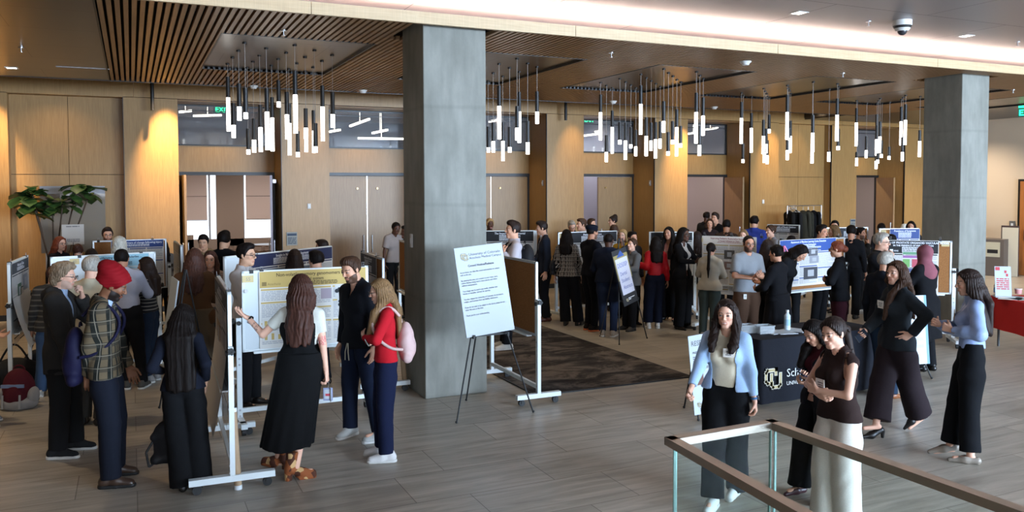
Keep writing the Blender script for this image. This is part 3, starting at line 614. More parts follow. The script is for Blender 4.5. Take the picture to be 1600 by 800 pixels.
def poster(M, x0, x1, z0, z1, label, head, hcol, title=(), tcol=None, cols=3, figs=(), seed=0, off=.024, sub=None, lh=.016, bgm=None, headh=.13, logo=None, group='research posters on boards', curl=0.0, bands=None):
    rnd = random.Random(seed); e_ = MB(); m0 = bgm or paper
    if curl:
        n = 10; P_ = []
        for i in range(n+1):
            t = i/n; z = z1+(z0-z1)*t; o2 = off+curl*max(0, t-.35)**1.5; P_ += [uv(M, x0, z, o2), uv(M, x1, z, o2)]
        e_.add(P_, [(2*i, 2*i+2, 2*i+3, 2*i+1) for i in range(n)], 0, True)
        M = M @ Matrix.Translation((0, 0, 0))
    else:
        e_.add([uv(M, x0, z0, off), uv(M, x1, z0, off), uv(M, x1, z1, off), uv(M, x0, z1, off), uv(M, x0, z0, off-.002), uv(M, x1, z0, off-.002), uv(M, x1, z1, off-.002), uv(M, x0, z1, off-.002)], [(0, 1, 2, 3), (7, 6, 5, 4), (0, 4, 5, 1), (2, 6, 7, 3), (1, 5, 6, 2), (0, 3, 7, 4)])
    po = e_.build('poster', m0); tag(po, label, 'poster', group); f1, f2, f3 = off+.0015, off+.003, off+.0045
    if curl: f1 += .004; f2 += .004; f3 += .004
    if head: h_ = MB(); rect(h_, x0+.008, x1-.008, z1-headh, z1-.006, M, f1); h_.build('header', ccol(head), po)
    tm = mat('title_'+(tcol or 'w'), rgb('#'+tcol) if tcol else (.75, .76, .8), .7)
    if title:
        t_ = MB(); zz = z1-.012
        for tx, sz in title: zz -= sz*.95; txt(t_, tx, sz, (x0+x1)/2, zz, M, f2, 'c', .92, bold=.0008); zz -= sz*.15
        rr = MB(); lines(rr, x0+(x1-x0)*.28, x1-(x1-x0)*.28, zz-.004, z1-headh+.012, .014, rnd, M, f2); t_.build('title', tm, po); rr.build('authors', tm, po)
    if logo: 
        lg = MB(); rect(lg, x0+.03, x0+.075, z1-headh+.02, z1-headh+.06, M, f2); txt(lg, logo, .035, x0+.085, z1-headh+.025, M, f2); lg.build('logo', mat('logo_gold', rgb('#7a6430'), .6) if hcol != 'w' else inkw, po)
    zt = z1-headh-.012 if head else z1-.02; g = .018; cw = ((x1-x0)-g*(cols+1))/cols; tb = MB(); hd = MB(); band = bands or head
    cutf = [(a, b, c, d) for a, b, c, d, *_ in figs]
    for c in range(cols):
        a = x0+g+c*(cw+g); b = a+cw; z = zt
        while z > z0+.06:
            hh = rnd.uniform(.13, .26); zz = max(z-hh, z0+.02)
            hd = MB(); rect(hd, a, b, z-.016, z, M, f1); hd.build('section_heading', ccol(band) if band else ink, po)
            tb_ = MB(); lines(tb_, a+.006, b-.006, z-.024, zz+.012, lh, rnd, M, f1); z = zz; tb_.build('text_block', inkl, po) if tb_.v else None
    
    for i, (a, b, c, d, col, *kind) in enumerate(figs):
        fx0, fx1 = x0+(x1-x0)*a, x0+(x1-x0)*b; fz0, fz1 = z0+(z1-z0)*c, z0+(z1-z0)*d; k2 = kind[0] if kind else 'img'
        bgd = MB(); rect(bgd, fx0-.006, fx1+.006, fz0-.006, fz1+.006, M, f2); fo = bgd.build('figure', ccol('c9c6c0') if k2 != 'img' else ccol(col), po)
        if k2 == 'bars':
            nb_ = 4
            for j in range(nb_): bb_ = MB(); u0 = fx0+(fx1-fx0)*(j+.25)/nb_; rect(bb_, u0, u0+(fx1-fx0)*.10, fz0+(fz1-fz0)*.1, fz0+(fz1-fz0)*rnd.uniform(.5, .95), M, f3); bb_.build('bar', ccol(col), fo)
        elif k2 == 'rows':
            nb_ = 4
            for j in range(nb_): bb_ = MB(); u0 = fz0+(fz1-fz0)*(j+.25)/nb_; rect(bb_, fx0+.01, fx0+(fx1-fx0)*rnd.uniform(.4, .95), u0, u0+(fz1-fz0)*.12, M, f3); bb_.build('bar', ccol(col), fo)
        elif k2 == 'cell':
            bb_ = MB()
            for j in range(5): cx = fx0+(fx1-fx0)*rnd.uniform(.15, .85); cz_ = fz0+(fz1-fz0)*rnd.uniform(.2, .8); r_ = (fz1-fz0)*rnd.uniform(.10, .22); vs = [uv(M, cx+r_*math.cos(t), cz_+r_*math.sin(t), f3) for t in np.linspace(0, 6.28, 13)[:-1]]; bb_.add(vs, [tuple(range(12))])
            bb_.build('drawing', ccol(col), fo)
        elif k2 == 'box':
            bb_ = MB(); rect(bb_, fx0, fx1, fz0, fz1, M, f3); bb_.build('block', ccol(col), fo)
        else:
            bb_ = MB()
            rect(bb_, fx0+(fx1-fx0)*.28, fx0+(fx1-fx0)*.74, fz0+(fz1-fz0)*.22, fz0+(fz1-fz0)*.8, M, f3)
            bb_.build('picture', inkl, fo)
    return po
def easel(loc, an, label, z=.9, spread=.30, back=.38, top=1.55, m=rub, cl=.0, lean=-.10, w2=.26):
    e = empty('easel', loc, an, label, 'easel', 'black folding easels')
    for sx in (-1, 1):
        MB().tube([Vector((sx*spread, -.16, .0)), Vector((sx*.05, lean*-1.0 if False else .10, top))], .009, 8).ball((sx*spread, -.16, .012), .014).build('leg', m, e)
    MB().tube([Vector((0, back, 0)), Vector((0, .11, top))], .009, 8).ball((0, back, .012), .014).build('leg', m, e)
    t = z/top; x_ = spread+(.05-spread)*t; y_ = -.16+.26*t
    MB().bar((-x_-.02, y_, z), (x_+.02, y_, z), .012, .02).build('crossbar', m, e)
    for sx in (-1, 1): MB().box((sx*w2-.012, y_-.055, z-.02), (sx*w2+.012, y_, z-.008)).box((sx*w2-.012, y_-.06, z-.02), (sx*w2+.012, y_-.05, z+.02)).build('ledge', m, e)
    return e, y_
# ---------------------------------------------------------------- boards in the hall
def atY(px, Y, py=400): return ony(px, py, Y).x, Y
def board_at(pa, pb, *a, **k): return rolling_board(pa, pb, *a, **k)
# far left, poster seen at a steep angle
e, M, W = board_at((-1.27, 10.75), (-1.20, 12.0), 'white rolling board at the far left edge, above the maroon backpack', 'white', knob=1.12)
poster(M, .06, 1.12, .62, 1.585, 'long grey poster curling off the leftmost rolling board', '3a3f44', 'w', (('Microscopy of Tissue', .05),), figs=[(.3, .5, .55, .72, '3c5a44'), (.62, .9, .62, .8, '8a8f98'), (.3, .45, .25, .4, '7c3f3c'), (.6, .95, .2, .42, '5a5c62')], seed=1, curl=.32)
clips(M, (.10, 1.06), 1.60, 'the leftmost board')
# board 46, light blue header
e, M, W = board_at(atY(73, 11.45), atY(247, 11.85), 'white rolling board numbered 40 behind the man with the red turban', 'white')
poster(M, .42, W-.12, .82, 1.59, 'poster with pale blue header behind the red turban', '8fb9c8', 'b', (('... proliferating expansion underlies ...', .042), ('... of Muscle Science', .034)), '1c2a38', figs=[(.30, .62, .50, .72, '4d7fa0', 'cell'), (.72, .95, .3, .6, '9fb4c4')], seed=2, headh=.16, logo='CU')
number_tag(M, .30, 1.53, '40', 'cream card with number 40 on the board behind the grey haired men'); clips(M, (.36, W-.22), 1.60, 'board 40')
# far boards behind it
e, M, W = board_at(atY(141, 14.75), atY(264, 14.85), 'silver framed rolling board with dark blue headed poster, behind board 40', 'cork')
poster(M, .30, W-.08, .82, 1.59, 'poster with dark blue header below the bearded man with glasses', '28407c', 'w', (('Identifying drivers of change following injury', .045),), seed=3, headh=.12); clips(M, (.12, .5, W-.25), 1.60, 'the far left blue headed board')
e, M, W = board_at((.62, 14.2), (.66, 12.95), 'rolling board seen nearly edge on, left of the open double doors', 'white')
poster(M, .1, W-.1, .66, 1.59, 'cream poster seen edge on beside the open double doors', 'b7a98c', 'd', seed=4, curl=.1)
# foreground board seen edge on
e, M, W = board_at((.745, 8.42), (.70, 6.90), 'near rolling board seen edge on between the long haired woman and the black dress', 'white', knob=1.13, foot=.33)
poster(M, .08, W-.06, .42, 1.585, 'long poster curling off the near edge on board', '4a4b4c', 'w', (('Dental Outcomes', .05),), figs=[(.2, .5, .5, .7, 'a08a70')], seed=5, curl=.22); clips(M, (.12, W-.12), 1.60, 'the near edge on board')
# board 55 with the gold headed poster
e, M, W = board_at((.955, 8.62), (2.33, 8.66), 'white rolling board numbered 55 in front of the woman in black dress', 'white', knob=1.10)
poster(M, .20, W-.06, .80, 1.59, 'gold headed poster the woman in the black dress points at', 'b99d5a', 'g', (('Non-volatile memory genomomers for m', .050), ('   ial system', .045)), '4a3a1a', figs=[(.56, .66, .60, .74, '9a8c94', 'box'), (.70, .78, .60, .76, '1f2024', 'cell'), (.72, .80, .46, .60, '1f2024', 'cell'), (.03, .27, .28, .40, 'b99d5a', 'bars'), (.03, .27, .10, .22, 'b99d5a', 'bars'), (.45, .62, .1, .3, 'b9b4aa', 'bars')], seed=6, headh=.17, logo='Anschutz', lh=.017)
number_tag(M, .095, 1.52, '55', 'cream card with number 55 on the gold poster board'); clips(M, (.13, .23, 1.28), 1.60, 'board 55')
e = empty('push_magnet', M @ Vector((.075, -.02, 1.40)), 0, 'round silver magnet on the left of board 55', 'magnet'); MB().cyl((0, 0, 0), (0, -.018, 0), .012, .018, n=12).build('cap', steel, e)
# behind it: neuronal development
e, M, W = board_at(atY(346, 10.55), atY(520, 11.9), 'white rolling board with navy headed neuronal poster, behind board 55', 'white')
poster(M, .40, W-.04, .82, 1.59, 'navy headed poster reading Neuronal Development behind board 55', '2a3050', 'w', (('Insight in Neuronal Development', .052),), figs=[(.2, .42, .60, .72, '6d7683'), (.5, .7, .5, .7, '59606c')], seed=7, headh=.17, bands='2a3050')
# beside the pillar
e, M, W = board_at((2.76, 10.75), (2.70, 9.45), 'silver framed board seen at an angle left of the near pillar', 'cork')
poster(M, .08, W-.30, .85, 1.585, 'dark headed poster on the angled board left of the near pillar', '34343a', 'w', (('Retention and Recovery', .05),), seed=8, headh=.22); clips(M, (.1, W-.35), 1.60, 'the angled board by the near pillar')
e, M, W = board_at((3.90, 12.75), (3.78, 11.35), 'bare cork rolling board half hidden by the near pillar', 'cork', z0=.80)
e, M, W = board_at((4.125, 9.55), (4.11, 8.20), 'empty cork rolling board on the carpet beside the crowd notice sign', 'cork', z0=.76, foot=.27)
# middle group
e, M, W = board_at(atY(755, 14.7), atY(842, 14.3), 'rolling board with black headed poster behind the crowd notice sign', 'white')
poster(M, .05, W-.1, .82, 1.59, 'black headed poster right of the near pillar', '17171b', 'w', (('The Impact of Environmental', .055),), seed=9, headh=.2, bands='17171b'); number_tag(M, W-.2, 1.53, '2068', 'cream number card on the board right of the near pillar')
e, M, W = board_at(atY(869, 13.5), atY(966, 13.55), 'cork rolling board behind the woman in plaid jacket', 'cork')
poster(M, .22, W-.05, .82, 1.59, 'black headed poster behind the man in the dark cap', '17171b', 'w', (('Assessment of Care', .055),), seed=10, headh=.2); number_tag(M, .12, 1.53, '2089', 'cream number card above the plaid jacket')
e, M, W = board_at(atY(1011, 12.9), atY(1086, 12.5), 'white rolling board behind the woman in the red blouse', 'white')
poster(M, .06, W-.05, .84, 1.59, 'black headed poster behind the woman in the red blouse', '17171b', 'w', (('Community', .05),), seed=11, headh=.15)
e, M, W = board_at(atY(1094, 11.45), atY(1185, 10.6), 'white rolling board behind the woman in the cream fleece', 'white')
poster(M, .05, W-.03, .62, 1.60, 'cream poster with maroon title and photographs, behind the cream fleece', 'd3c9bd', 'm', (('Improving Pediatric Restorative Success of', .04), ('a Dental Adhesive in Clinic', .036)), '7c2434', cols=2, figs=[(.42, .60, .62, .76, '4f4c48'), (.66, .76, .62, .74, '5b3a34', 'cell'), (.84, .95, .62, .74, '8e6f62', 'cell'), (.42, .58, .44, .56, '7a6258'), (.64, .78, .44, .56, '43505c'), (.60, .90, .18, .28, 'a83a40', 'rows'), (.60, .90, .06, .14, '3f8f9a', 'rows')], seed=12, bands='a08a50'); clips(M, (.08, .55, 1.05), 1.62, 'the maroon titled poster')
number_tag(M, .09, 1.53, '1075', 'cream number card at the left of the maroon titled poster')
e, M, W = board_at(atY(1196, 14.3), atY(1252, 13.6), 'white rolling board in front of the coat rack', 'white')
poster(M, .05, W-.05, .82, 1.59, 'black headed poster in front of the coat rack', '17171b', 'w', (('Oral Health of Rural Children', .05),), figs=[(.55, .62, .5, .6, 'b03040', 'bars')], seed=13, headh=.17)
e, M, W = board_at(atY(1214, 9.85), atY(1321, 10.05), 'cork rolling board behind the bending woman and red haired woman', 'cork')
poster(M, .03, W-.28, .86, 1.60, 'blue headed poster with dental x-rays', '2c4a8c', 'w', (('Assessment of Machine Learning Caries Detection', .045), ('in Bitewing Radiographs', .04)), figs=[(.50, .66, .64, .80, '55555a'), (.52, .68, .48, .62, '8a8a90'), (.42, .66, .14, .38, '3c3c42')], seed=14, headh=.20, logo='CU', bands='2c4a8c'); clips(M, (.1, 1.2, W-.2), 1.62, 'the blue headed x-ray poster')
e, M, W = board_at(atY(1286, 12.6), atY(1358, 12.3), 'cork rolling board behind the dark haired visitors', 'cork')
poster(M, .25, W-.12, .84, 1.59, 'dark headed poster on the cork board behind the visitors', '2a2a30', 'w', (('Outcomes', .05),), seed=15, headh=.2); number_tag(M, .12, 1.53, '2046', 'cream number card left on the cork board behind the visitors')
e, M, W = board_at(atY(1370, 11.8), atY(1437, 11.5), 'cork rolling board just left of the far pillar', 'cork')
poster(M, .25, W-.02, .84, 1.59, 'blue headed poster just left of the far pillar', '33477e', 'w', (('Prevalence of Symptoms', .05),), seed=16, headh=.2); number_tag(M, .12, 1.53, '2051', 'cream number card just left of the far pillar')
e, M, W = board_at(atY(1380, 9.20), atY(1491, 8.55), 'cork rolling board with colourful diagram, before the far pillar', 'cork', foot=.34)
poster(M, .06, W-.22, .70, 1.60, 'black headed poster with coloured flow diagram', '121215', 'w', (('CREATION OF PROSTATE ORGANOID VASCULAR MODEL', .042), ('IN THE PRESENCE OF INFLAMMATION', .036)), figs=[(.30, .60, .76, .80, '5f8f6c', 'box'), (.30, .60, .70, .74, '8f5a94', 'box'), (.30, .44, .54, .68, '6f9f5c', 'box'), (.48, .62, .54, .68, 'b0505c', 'box'), (.36, .54, .46, .52, '4a5478', 'box'), (.30, .62, .30, .42, 'a8603c', 'box')], seed=17, headh=.20, logo='ANS', bands='121215')
for o in [o for o in bpy.data.objects if o.name.startswith('figure') and o.parent and o.parent.get('label') == 'black headed poster with coloured flow diagram']:
    pass
number_tag(M, W-.13, 1.55, '3005', 'cream number card 3005 before the far pillar'); clips(M, (.1, W-.2), 1.62, 'the coloured diagram poster')
# leaning foam board on an easel seen edge on
e, y_ = easel((.42, 9.55, 0), D(-86), 'black easel with foam board seen edge on, behind the long haired woman', z=.66, w2=.22)
b_ = MB().box((-.28, -.03, 0), (.28, -.015, .80)); o = b_.build('foam_board', paperw); o.location = (.33, 9.60, .66); o.rotation_euler = (D(-8), 0, D(-86)); tag(o, 'white foam board seen edge on, standing on the easel behind the long haired woman', 'sign')

# ---------------------------------------------------------------- signs on easels
def cu_logo(M, x, z, s, off, parent):
    """the interlocked CU mark: dark outline, gold letters"""
    def seg(mb, pts, w_, o2):
        for a, b in zip(pts[:-1], pts[1:]):
            a = Vector(a); b = Vector(b); d = (b-a).normalized()*w_/2; n_ = Vector((-d.y, d.x)); a = a-d; b = b+d
            mb.quad(*[uv(M, x+q.x*s, z+q.y*s, o2) for q in (a+n_, a-n_, b-n_, b+n_)])
    C_ = [(.62, .66), (.62, .84), (.12, .84), (.04, .74), (.04, .34), (.14, .24), (.40, .24)]
    U_ = [(.36, .62), (.36, .16), (.46, .04), (.80, .04), (.90, .14), (.90, .62)]
    a = MB(); seg(a, C_, .24, off); seg(a, U_, .24, off); a.build('logo_outline', mat('logo_dark', rgb('#1a1916'), .6), parent)
    a = MB(); seg(a, C_, .17, off+.0012); seg(a, U_, .17, off+.0012); a.build('logo_rim', mat('logo_rim', rgb('#e6e2d4'), .6), parent)
    a = MB(); seg(a, C_, .12, off+.0024); seg(a, U_, .12, off+.0024); a.build('logo_letters', mat('logo_gold2', rgb('#b3a47a'), .6), parent)
e, y_ = easel((3.45, 8.06, 0), D(2), 'black tripod easel holding the crowd notice sign', z=.86, spread=.45, back=.62, top=1.45, w2=.20)
Ms = Matrix.Translation((3.455, 8.06+y_-.03, .875)) @ Matrix.Rotation(D(2), 4, 'Z') @ Matrix.Rotation(D(-9.5), 4, 'X') @ Matrix.Rotation(D(-4.6), 4, 'Y')
sb = MB().add([Ms @ Vector(p) for p in ((-.285, -.006, 0), (.285, -.006, 0), (.285, .006, 0), (-.285, .006, 0), (-.285, -.006, .95), (.285, -.006, .95), (.285, .006, .95), (-.285, .006, .95))], [(0, 3, 2, 1), (4, 5, 6, 7), (0, 1, 5, 4), (1, 2, 6, 5), (2, 3, 7, 6), (3, 0, 4, 7)]).build('notice_sign', paperw)
tag(sb, 'large white crowd notice sign on easel in front of the near pillar', 'sign')
cu_logo(Ms, -.215, .81, .075, .008, sb)
t_ = MB(); txt(t_, 'University of Colorado', .040, -.125, .852, Ms, .008); txt(t_, 'Anschutz Medical Campus', .036, -.125, .815, Ms, .008); t_.build('masthead', mat('ink_mid', (.09, .09, .10), .8), sb)
t_ = MB(); txt(t_, 'Crowd Notice/Release', .033, .0, .735, Ms, .008, 'c', bold=.0012); t_.build('heading', ink, sb)
z = .675
for para in (('As you know, we often film events and activities on campus', 'such as this one.'), ('By entering this area, you consent to your voice, name,', 'and/or likeness being used in these photos and videos', 'without compensation.'), ('Your image may be used in any media, whether now', 'known or hereafter devised, for eternity.'), ('You also release the University of Colorado, its successors,', 'assigns, and licensees from any liability whatsoever.'), ('If you do not wish to be subject to the above, please do not', 'enter this area at this time.'), ('Thank you for your understanding.',)):
    t_ = MB()
    for ln in para: txt(t_, ln, .0225, -.255, z, Ms, .008, ws=.86, bold=.0004); z -= .026
    z -= .034; t_.build('paragraph', mat('ink_mid', (.1, .1, .1)), sb)
# hand lettered sign
e, y_ = easel((7.08, 11.05, 0), D(21), 'black tripod easel holding the hand lettered dental sign', z=.66, spread=.37, back=.5, top=1.62, w2=.2)
Mh = Matrix.Translation((7.10+.36*(-y_)*-1*0+.02, 11.05+y_-.05, .60)) @ Matrix.Rotation(D(21), 4, 'Z') @ Matrix.Rotation(D(-9.5), 4, 'X') @ Matrix.Rotation(D(-10), 4, 'Y')
hb_ = MB().add([Mh @ Vector(p) for p in ((-.19, -.006, 0), (.20, -.006, 0), (.20, .006, 0), (-.19, .006, 0), (-.19, -.006, .88), (.20, -.006, .88), (.20, .006, .88), (-.19, .006, .88))], [(0, 3, 2, 1), (4, 5, 6, 7), (0, 1, 5, 4), (1, 2, 6, 5), (2, 3, 7, 6), (3, 0, 4, 7)]).build('hand_lettered_sign', mat('black_board', (.02, .02, .022), .6))
tag(hb_, 'black board with white hand lettered sheet standing on easel among the visitors', 'sign')
a = MB(); rect(a, -.18, .19, .40, .80, Mh, .008); a.build('gold_border', ccol('8f8250'), hb_); a = MB(); rect(a, -.155, .165, .17, .74, Mh, .010); sh_ = a.build('sheet', mat('sheet_white', rgb('#c3c2cf'), .7), hb_)
a = MB().add([uv(Mh, -.10, .76, .0095), uv(Mh, .11, .76, .0095), uv(Mh, .03, .86, .0095)], [(0, 1, 2)]); a.build('blue_triangle', ccol('37508c'), hb_)
t_ = MB(); txt(t_, 'DDS/ISP', .098, 0, .60, Mh, .012, 'c', .8); txt(t_, 'Dental', .085, -.02, .47, Mh, .012, 'c', .8); txt(t_, 'Student', .085, -.005, .365, Mh, .012, 'c', .8); txt(t_, 'Abstracts', .085, .02, .255, Mh, .012, 'c', .75); t_.build('lettering', mat('marker_blue', rgb('#5a629c'), .7), sh_)
cu_logo(Mh, -.10, .055, .05, .008, hb_); a = MB(); rr = random.Random(3); lines(a, -.04, .13, .105, .06, .022, rr, Mh, .008); a.build('sponsor_text', inkw, hb_)
# research day sign at the table's end
e, y_ = easel((5.50, 7.06, 0), D(4), 'low black stand under the research day sign', z=.10, spread=.20, back=.30, top=.75, w2=.16)
Mr = Matrix.Translation((5.53, 7.06+y_-.04, .08)) @ Matrix.Rotation(D(4), 4, 'Z') @ Matrix.Rotation(D(-5), 4, 'X') @ Matrix.Rotation(D(-2.5), 4, 'Y')
def flat_sign(name, Mx, w_, h_, label, m=paperw):
    o = MB().add([Mx @ Vector(p) for p in ((-w_/2, -.004, 0), (w_/2, -.004, 0), (w_/2, .004, 0), (-w_/2, .004, 0), (-w_/2, -.004, h_), (w_/2, -.004, h_), (w_/2, .004, h_), (-w_/2, .004, h_))], [(0, 3, 2, 1), (4, 5, 6, 7), (0, 1, 5, 4), (1, 2, 6, 5), (2, 3, 7, 6), (3, 0, 4, 7)]).build(name, m); return tag(o, label, 'sign')
rs = flat_sign('research_sign', Mr, .56, .82, 'white research sign standing low behind the woman in the blue cardigan')
t_ = MB(); txt(t_, 'RESEARCH', .075, -.25, .71, Mr, .006, ws=.9); t_.build('title', mat('ink_mid', (.2, .2, .2)), rs); t_ = MB(); txt(t_, 'FRIDAY, FEBRUARY', .030, -.24, .63, Mr, .006, bold=.001); txt(t_, 'Keynote', .055, -.23, .46, Mr, .006, bold=.001); rr = random.Random(9); lines(t_, -.24, .0, .60, .54, .02, rr, Mr, .006); t_.build('body_text', ink, rs)
a = MB(); rect(a, -.22, -.12, .30, .42, Mr, .006); a.build('portrait', ccol('6a4a40'), rs); cu_logo(Mr, -.23, .075, .05, .006, rs); t_ = MB(); txt(t_, 'Anschutz', .036, -.165, .085, Mr, .006); lines(t_, -.2, .1, .06, .03, .018, rr, Mr, .006); t_.build('masthead', mat('ink_mid', (.2, .2, .2)), rs)
# series sign on tripod
e, y_ = easel((8.86, 7.34, 0), D(-6), 'black tripod stand under the series schedule sign', z=.20, spread=.30, back=.34, top=.85, w2=.2); MB().tube([Vector((-.2, -.1, .13)), Vector((.2, -.1, .13))], .008, 8).build('brace', rub, e)
Mt = Matrix.Translation((8.80, 7.34+y_-.04, .20)) @ Matrix.Rotation(D(-10), 4, 'Z') @ Matrix.Rotation(D(-6), 4, 'X')
ss = flat_sign('schedule_sign', Mt, .60, .86, 'white series schedule sign between the grey sweater and the blue blouse'); t_ = MB(); txt(t_, 'Research Series', .05, .02, .78, Mt, .006, 'c'); t_.build('title', mat('ink_blue', rgb('#3a4860'), .7), ss); rr = random.Random(19)
for z in (.70, .63, .52, .42, .33, .24): t_ = MB(); lines(t_, -.24, .22, z, z-.045, .02, rr, Mt, .006); t_.build('text_block', inkl, ss)
pass; a = MB(); rect(a, .265, .30, 0, .86, Mt, .006); rect(a, -.05, .02, .09, .13, Mt, .006); a.build('blue_edge', ccol('6f93a8'), ss); a = MB(); rect(a, -.12, .0, .05, .065, Mt, .0062); a.build('red_mark', ccol('b03a3a'), ss)

# ---------------------------------------------------------------- tables
blk_cloth = cloth('black_tablecloth', (.010, .011, .016), .85)
def draped_table(name, loc, an, W_, D_, H_, m, label, cat='table', legs=True, hem=.02):
    e = empty(name, loc, an, label, cat)
    MB().box((.02, .02, H_-.03), (W_-.02, D_-.02, H_)).build('table_top', mat('table_top', (.3, .28, .26), .6), e)
    for x in (.12, W_-.12):
        for y in (.1, D_-.1): MB().cyl((x, y, 0), (x, y, H_-.03), .018, n=8).build('leg', mat('table_leg', (.1, .1, .1), .5), e)
    c = MB(); N_ = 40; P_ = []
    path = [(0, 0), (W_, 0), (W_, D_), (0, D_), (0, 0)]; ring = []
    for (a, b), (c2, d2) in zip(path[:-1], path[1:]):
        L_ = math.hypot(c2-a, d2-b); n2 = max(4, int(L_/.045))
        for i in range(n2): t = i/n2; nx, ny = (d2-b)/L_, -(c2-a)/L_; ring.append((a+(c2-a)*t, b+(d2-b)*t, nx, ny, L_*t, min(t, 1-t)))
    top_ = [Vector((x, y, H_+.006)) for x, y, *_ in ring]; k = len(ring); rows = [top_]
    for r_ in range(1, 7):
        t = r_/6; row = []
        for i, (x, y, nx, ny, u, edge) in enumerate(ring):
            f_ = .006+.018*t*(math.sin(u*17+1.3*math.sin(u*5))*.6+.5)*(1 if edge > .02 else 1.6); row.append(Vector((x+nx*f_, y+ny*f_, H_+.006-(H_-hem)*t)))
        rows.append(row)
    vs = [v for r_ in rows for v in r_]; fs = [(r_*k+i, (r_+1)*k+i, (r_+1)*k+(i+1) % k, r_*k+(i+1) % k) for r_ in range(6) for i in range(k)]; c.add(vs, fs, 0, True); c.add(top_, [tuple(range(k))])
    cl = c.build(name.replace('table', 'cloth') if 'table' in name else 'cloth', m, None, loc); cl.rotation_euler = (0, 0, an)
    return e, cl
TX, TY = 6.27, 7.05
e, cl = draped_table('folding_table', (TX, TY, 0), 0, 1.84, .72, .735, blk_cloth, 'folding table hidden under the black cloth with gold letters')
cl.name = 'black_tablecloth'; tag(cl, 'black tablecloth with gold and white letters draped behind the woman in cardigan', 'tablecloth')
Mc = Matrix.Translation((0, TY-.022, 0)); a_ = ony(1193, 590, TY).x
lg = cl; 
def cu_local(x, z, s):  # logo parts as children of the cloth (its own frame)
    cu_logo(Matrix.Translation((x-TX, -.024, 0)), 0, z, s, .006, cl)
zc_ = ony(1207, 604, TY).z; cu_local(a_, zc_-.01, .24)
t_ = MB(); Ml = Matrix.Translation((-TX, -.024, 0)); x_ = ony(1226, 590, TY).x; txt(t_, 'School of Medicine', .13, x_, ony(1226, 588, TY).z, Ml, .006); txt(t_, 'UNIVERSITY OF COLORADO', .062, x_, ony(1226, 601, TY).z, Ml, .006); t_.build('lettering', mat('print_white', rgb('#d8d8d2'), .6), cl)
clear = mat('clear_plastic', (.85, .9, .92), .12, trans=.75, ior=1.3)
for i, (x, y, l_) in enumerate(((6.45, 7.50, 'clear plastic bin at the left end of the black table'), (6.62, 7.38, 'second clear plastic bin, right of the first on the black table'))):
    e = empty('plastic_bin', (x, y, .741), D(-12), l_, 'bin', 'clear bins on the black table')
    MB().box((-.09, -.07, 0), (.09, .07, .004)).box((-.09, -.072, 0), (.09, -.068, .09)).box((-.09, .068, 0), (.09, .072, .09)).box((-.092, -.07, 0), (-.088, .07, .09)).box((.088, -.07, 0), (.092, .07, .09)).build('tub', clear, e); MB().box((-.098, -.078, .085), (.098, -.070, .094)).box((-.098, .070, .085), (.098, .078, .094)).box((-.098, -.07, .085), (-.09, .07, .094)).box((.09, -.07, .085), (.098, .07, .094)).build('rim', clear, e)
for i, (px, py, an, l_) in enumerate(((1204, 519, 8, 'white sheets of paper on the black table beside the clear bins'), (1224, 519, -14, 'white sheets of paper on the black table, right stack'), (1243, 516, 20, 'loose white sheet on black table behind the water bottle'))):
    p = onz(px, py, .742+i*.002); o = MB().box((-.11, -.14, 0), (.11, .14, .006)).build('paper_sheet', paperw, None, p); o.rotation_euler = (0, 0, D(an)); tag(o, l_, 'paper', 'papers on the black table')
def bottle(loc, label, mbody, cap, h=.22, r=.034, band=None):
    e = empty('water_bottle', loc, 0, label, 'bottle'); MB().cyl((0, 0, 0), (0, 0, h*.72), r, n=16).cyl((0, 0, h*.72), (0, 0, h*.84), r, r*.45, n=16, caps=False).cyl((0, 0, h*.84), (0, 0, h*.88), r*.45, n=14).build('body', mbody, e)
    MB().cyl((0, 0, h*.88), (0, 0, h), r*.5, n=14).build('cap', cap, e)
    if band: MB().cyl((0, 0, h*.25), (0, 0, h*.55), r*1.02, n=16, caps=False).build('wrapper', band, e)
    return e
p = onz(1230, 516, .742); bottle(p, 'white and pale blue water bottle on the black table', mat('bottle_white', rgb('#b9c8d0'), .3), mat('cap_white', rgb('#d0d4d6'), .4), .24, .036, mat('bottle_band', rgb('#8fb0c0'), .3))
red_cloth = cloth('red_tablecloth', rgb('#c02b26'), .8)
an = math.atan2(-.77, -.33); e, cl = draped_table('folding_table', (11.90, 8.36, 0), an, 1.9, .76, .755, red_cloth, 'folding table under the red cloth at right edge', hem=.28)
cl.name = 'red_tablecloth'; tag(cl, 'bright red tablecloth hanging over the table at the right edge', 'tablecloth')
p = onz(1568, 464, .765); e = empty('counter_sign', p, D(-40), 'tall narrow white counter sign with red print on red table', 'sign'); MB().box((-.13, -.10, 0), (.13, .10, .012)).build('base', mat('acrylic_base', (.5, .5, .5), .2), e)
Mq = Matrix.Rotation(D(-10), 4, 'X'); MB().add([Mq @ Vector(v) for v in ((-.11, -.004, .01), (.11, -.004, .01), (.11, .004, .01), (-.11, .004, .01), (-.11, -.004, .46), (.11, -.004, .46), (.11, .004, .46), (-.11, .004, .46))], [(0, 3, 2, 1), (4, 5, 6, 7), (0, 1, 5, 4), (1, 2, 6, 5), (2, 3, 7, 6), (3, 0, 4, 7)]).build('card', paperw, e)
a = MB(); rr = random.Random(4); rect(a, -.10, -.04, .40, .45, Mq, .006); rect(a, .02, .05, .36, .40, Mq, .006); rect(a, .04, .07, .31, .35, Mq, .006); lines(a, -.09, .08, .28, .1, .03, rr, Mq, .006); a.build('red_print', ccol('b8434a'), e)
p = onz(1556, 462, .765); bottle(p, 'clear water bottle with blue label on the red table', clear, mat('cap_white', rgb('#d0d4d6'), .4), .22, .032, ccol('5f8fc0'))
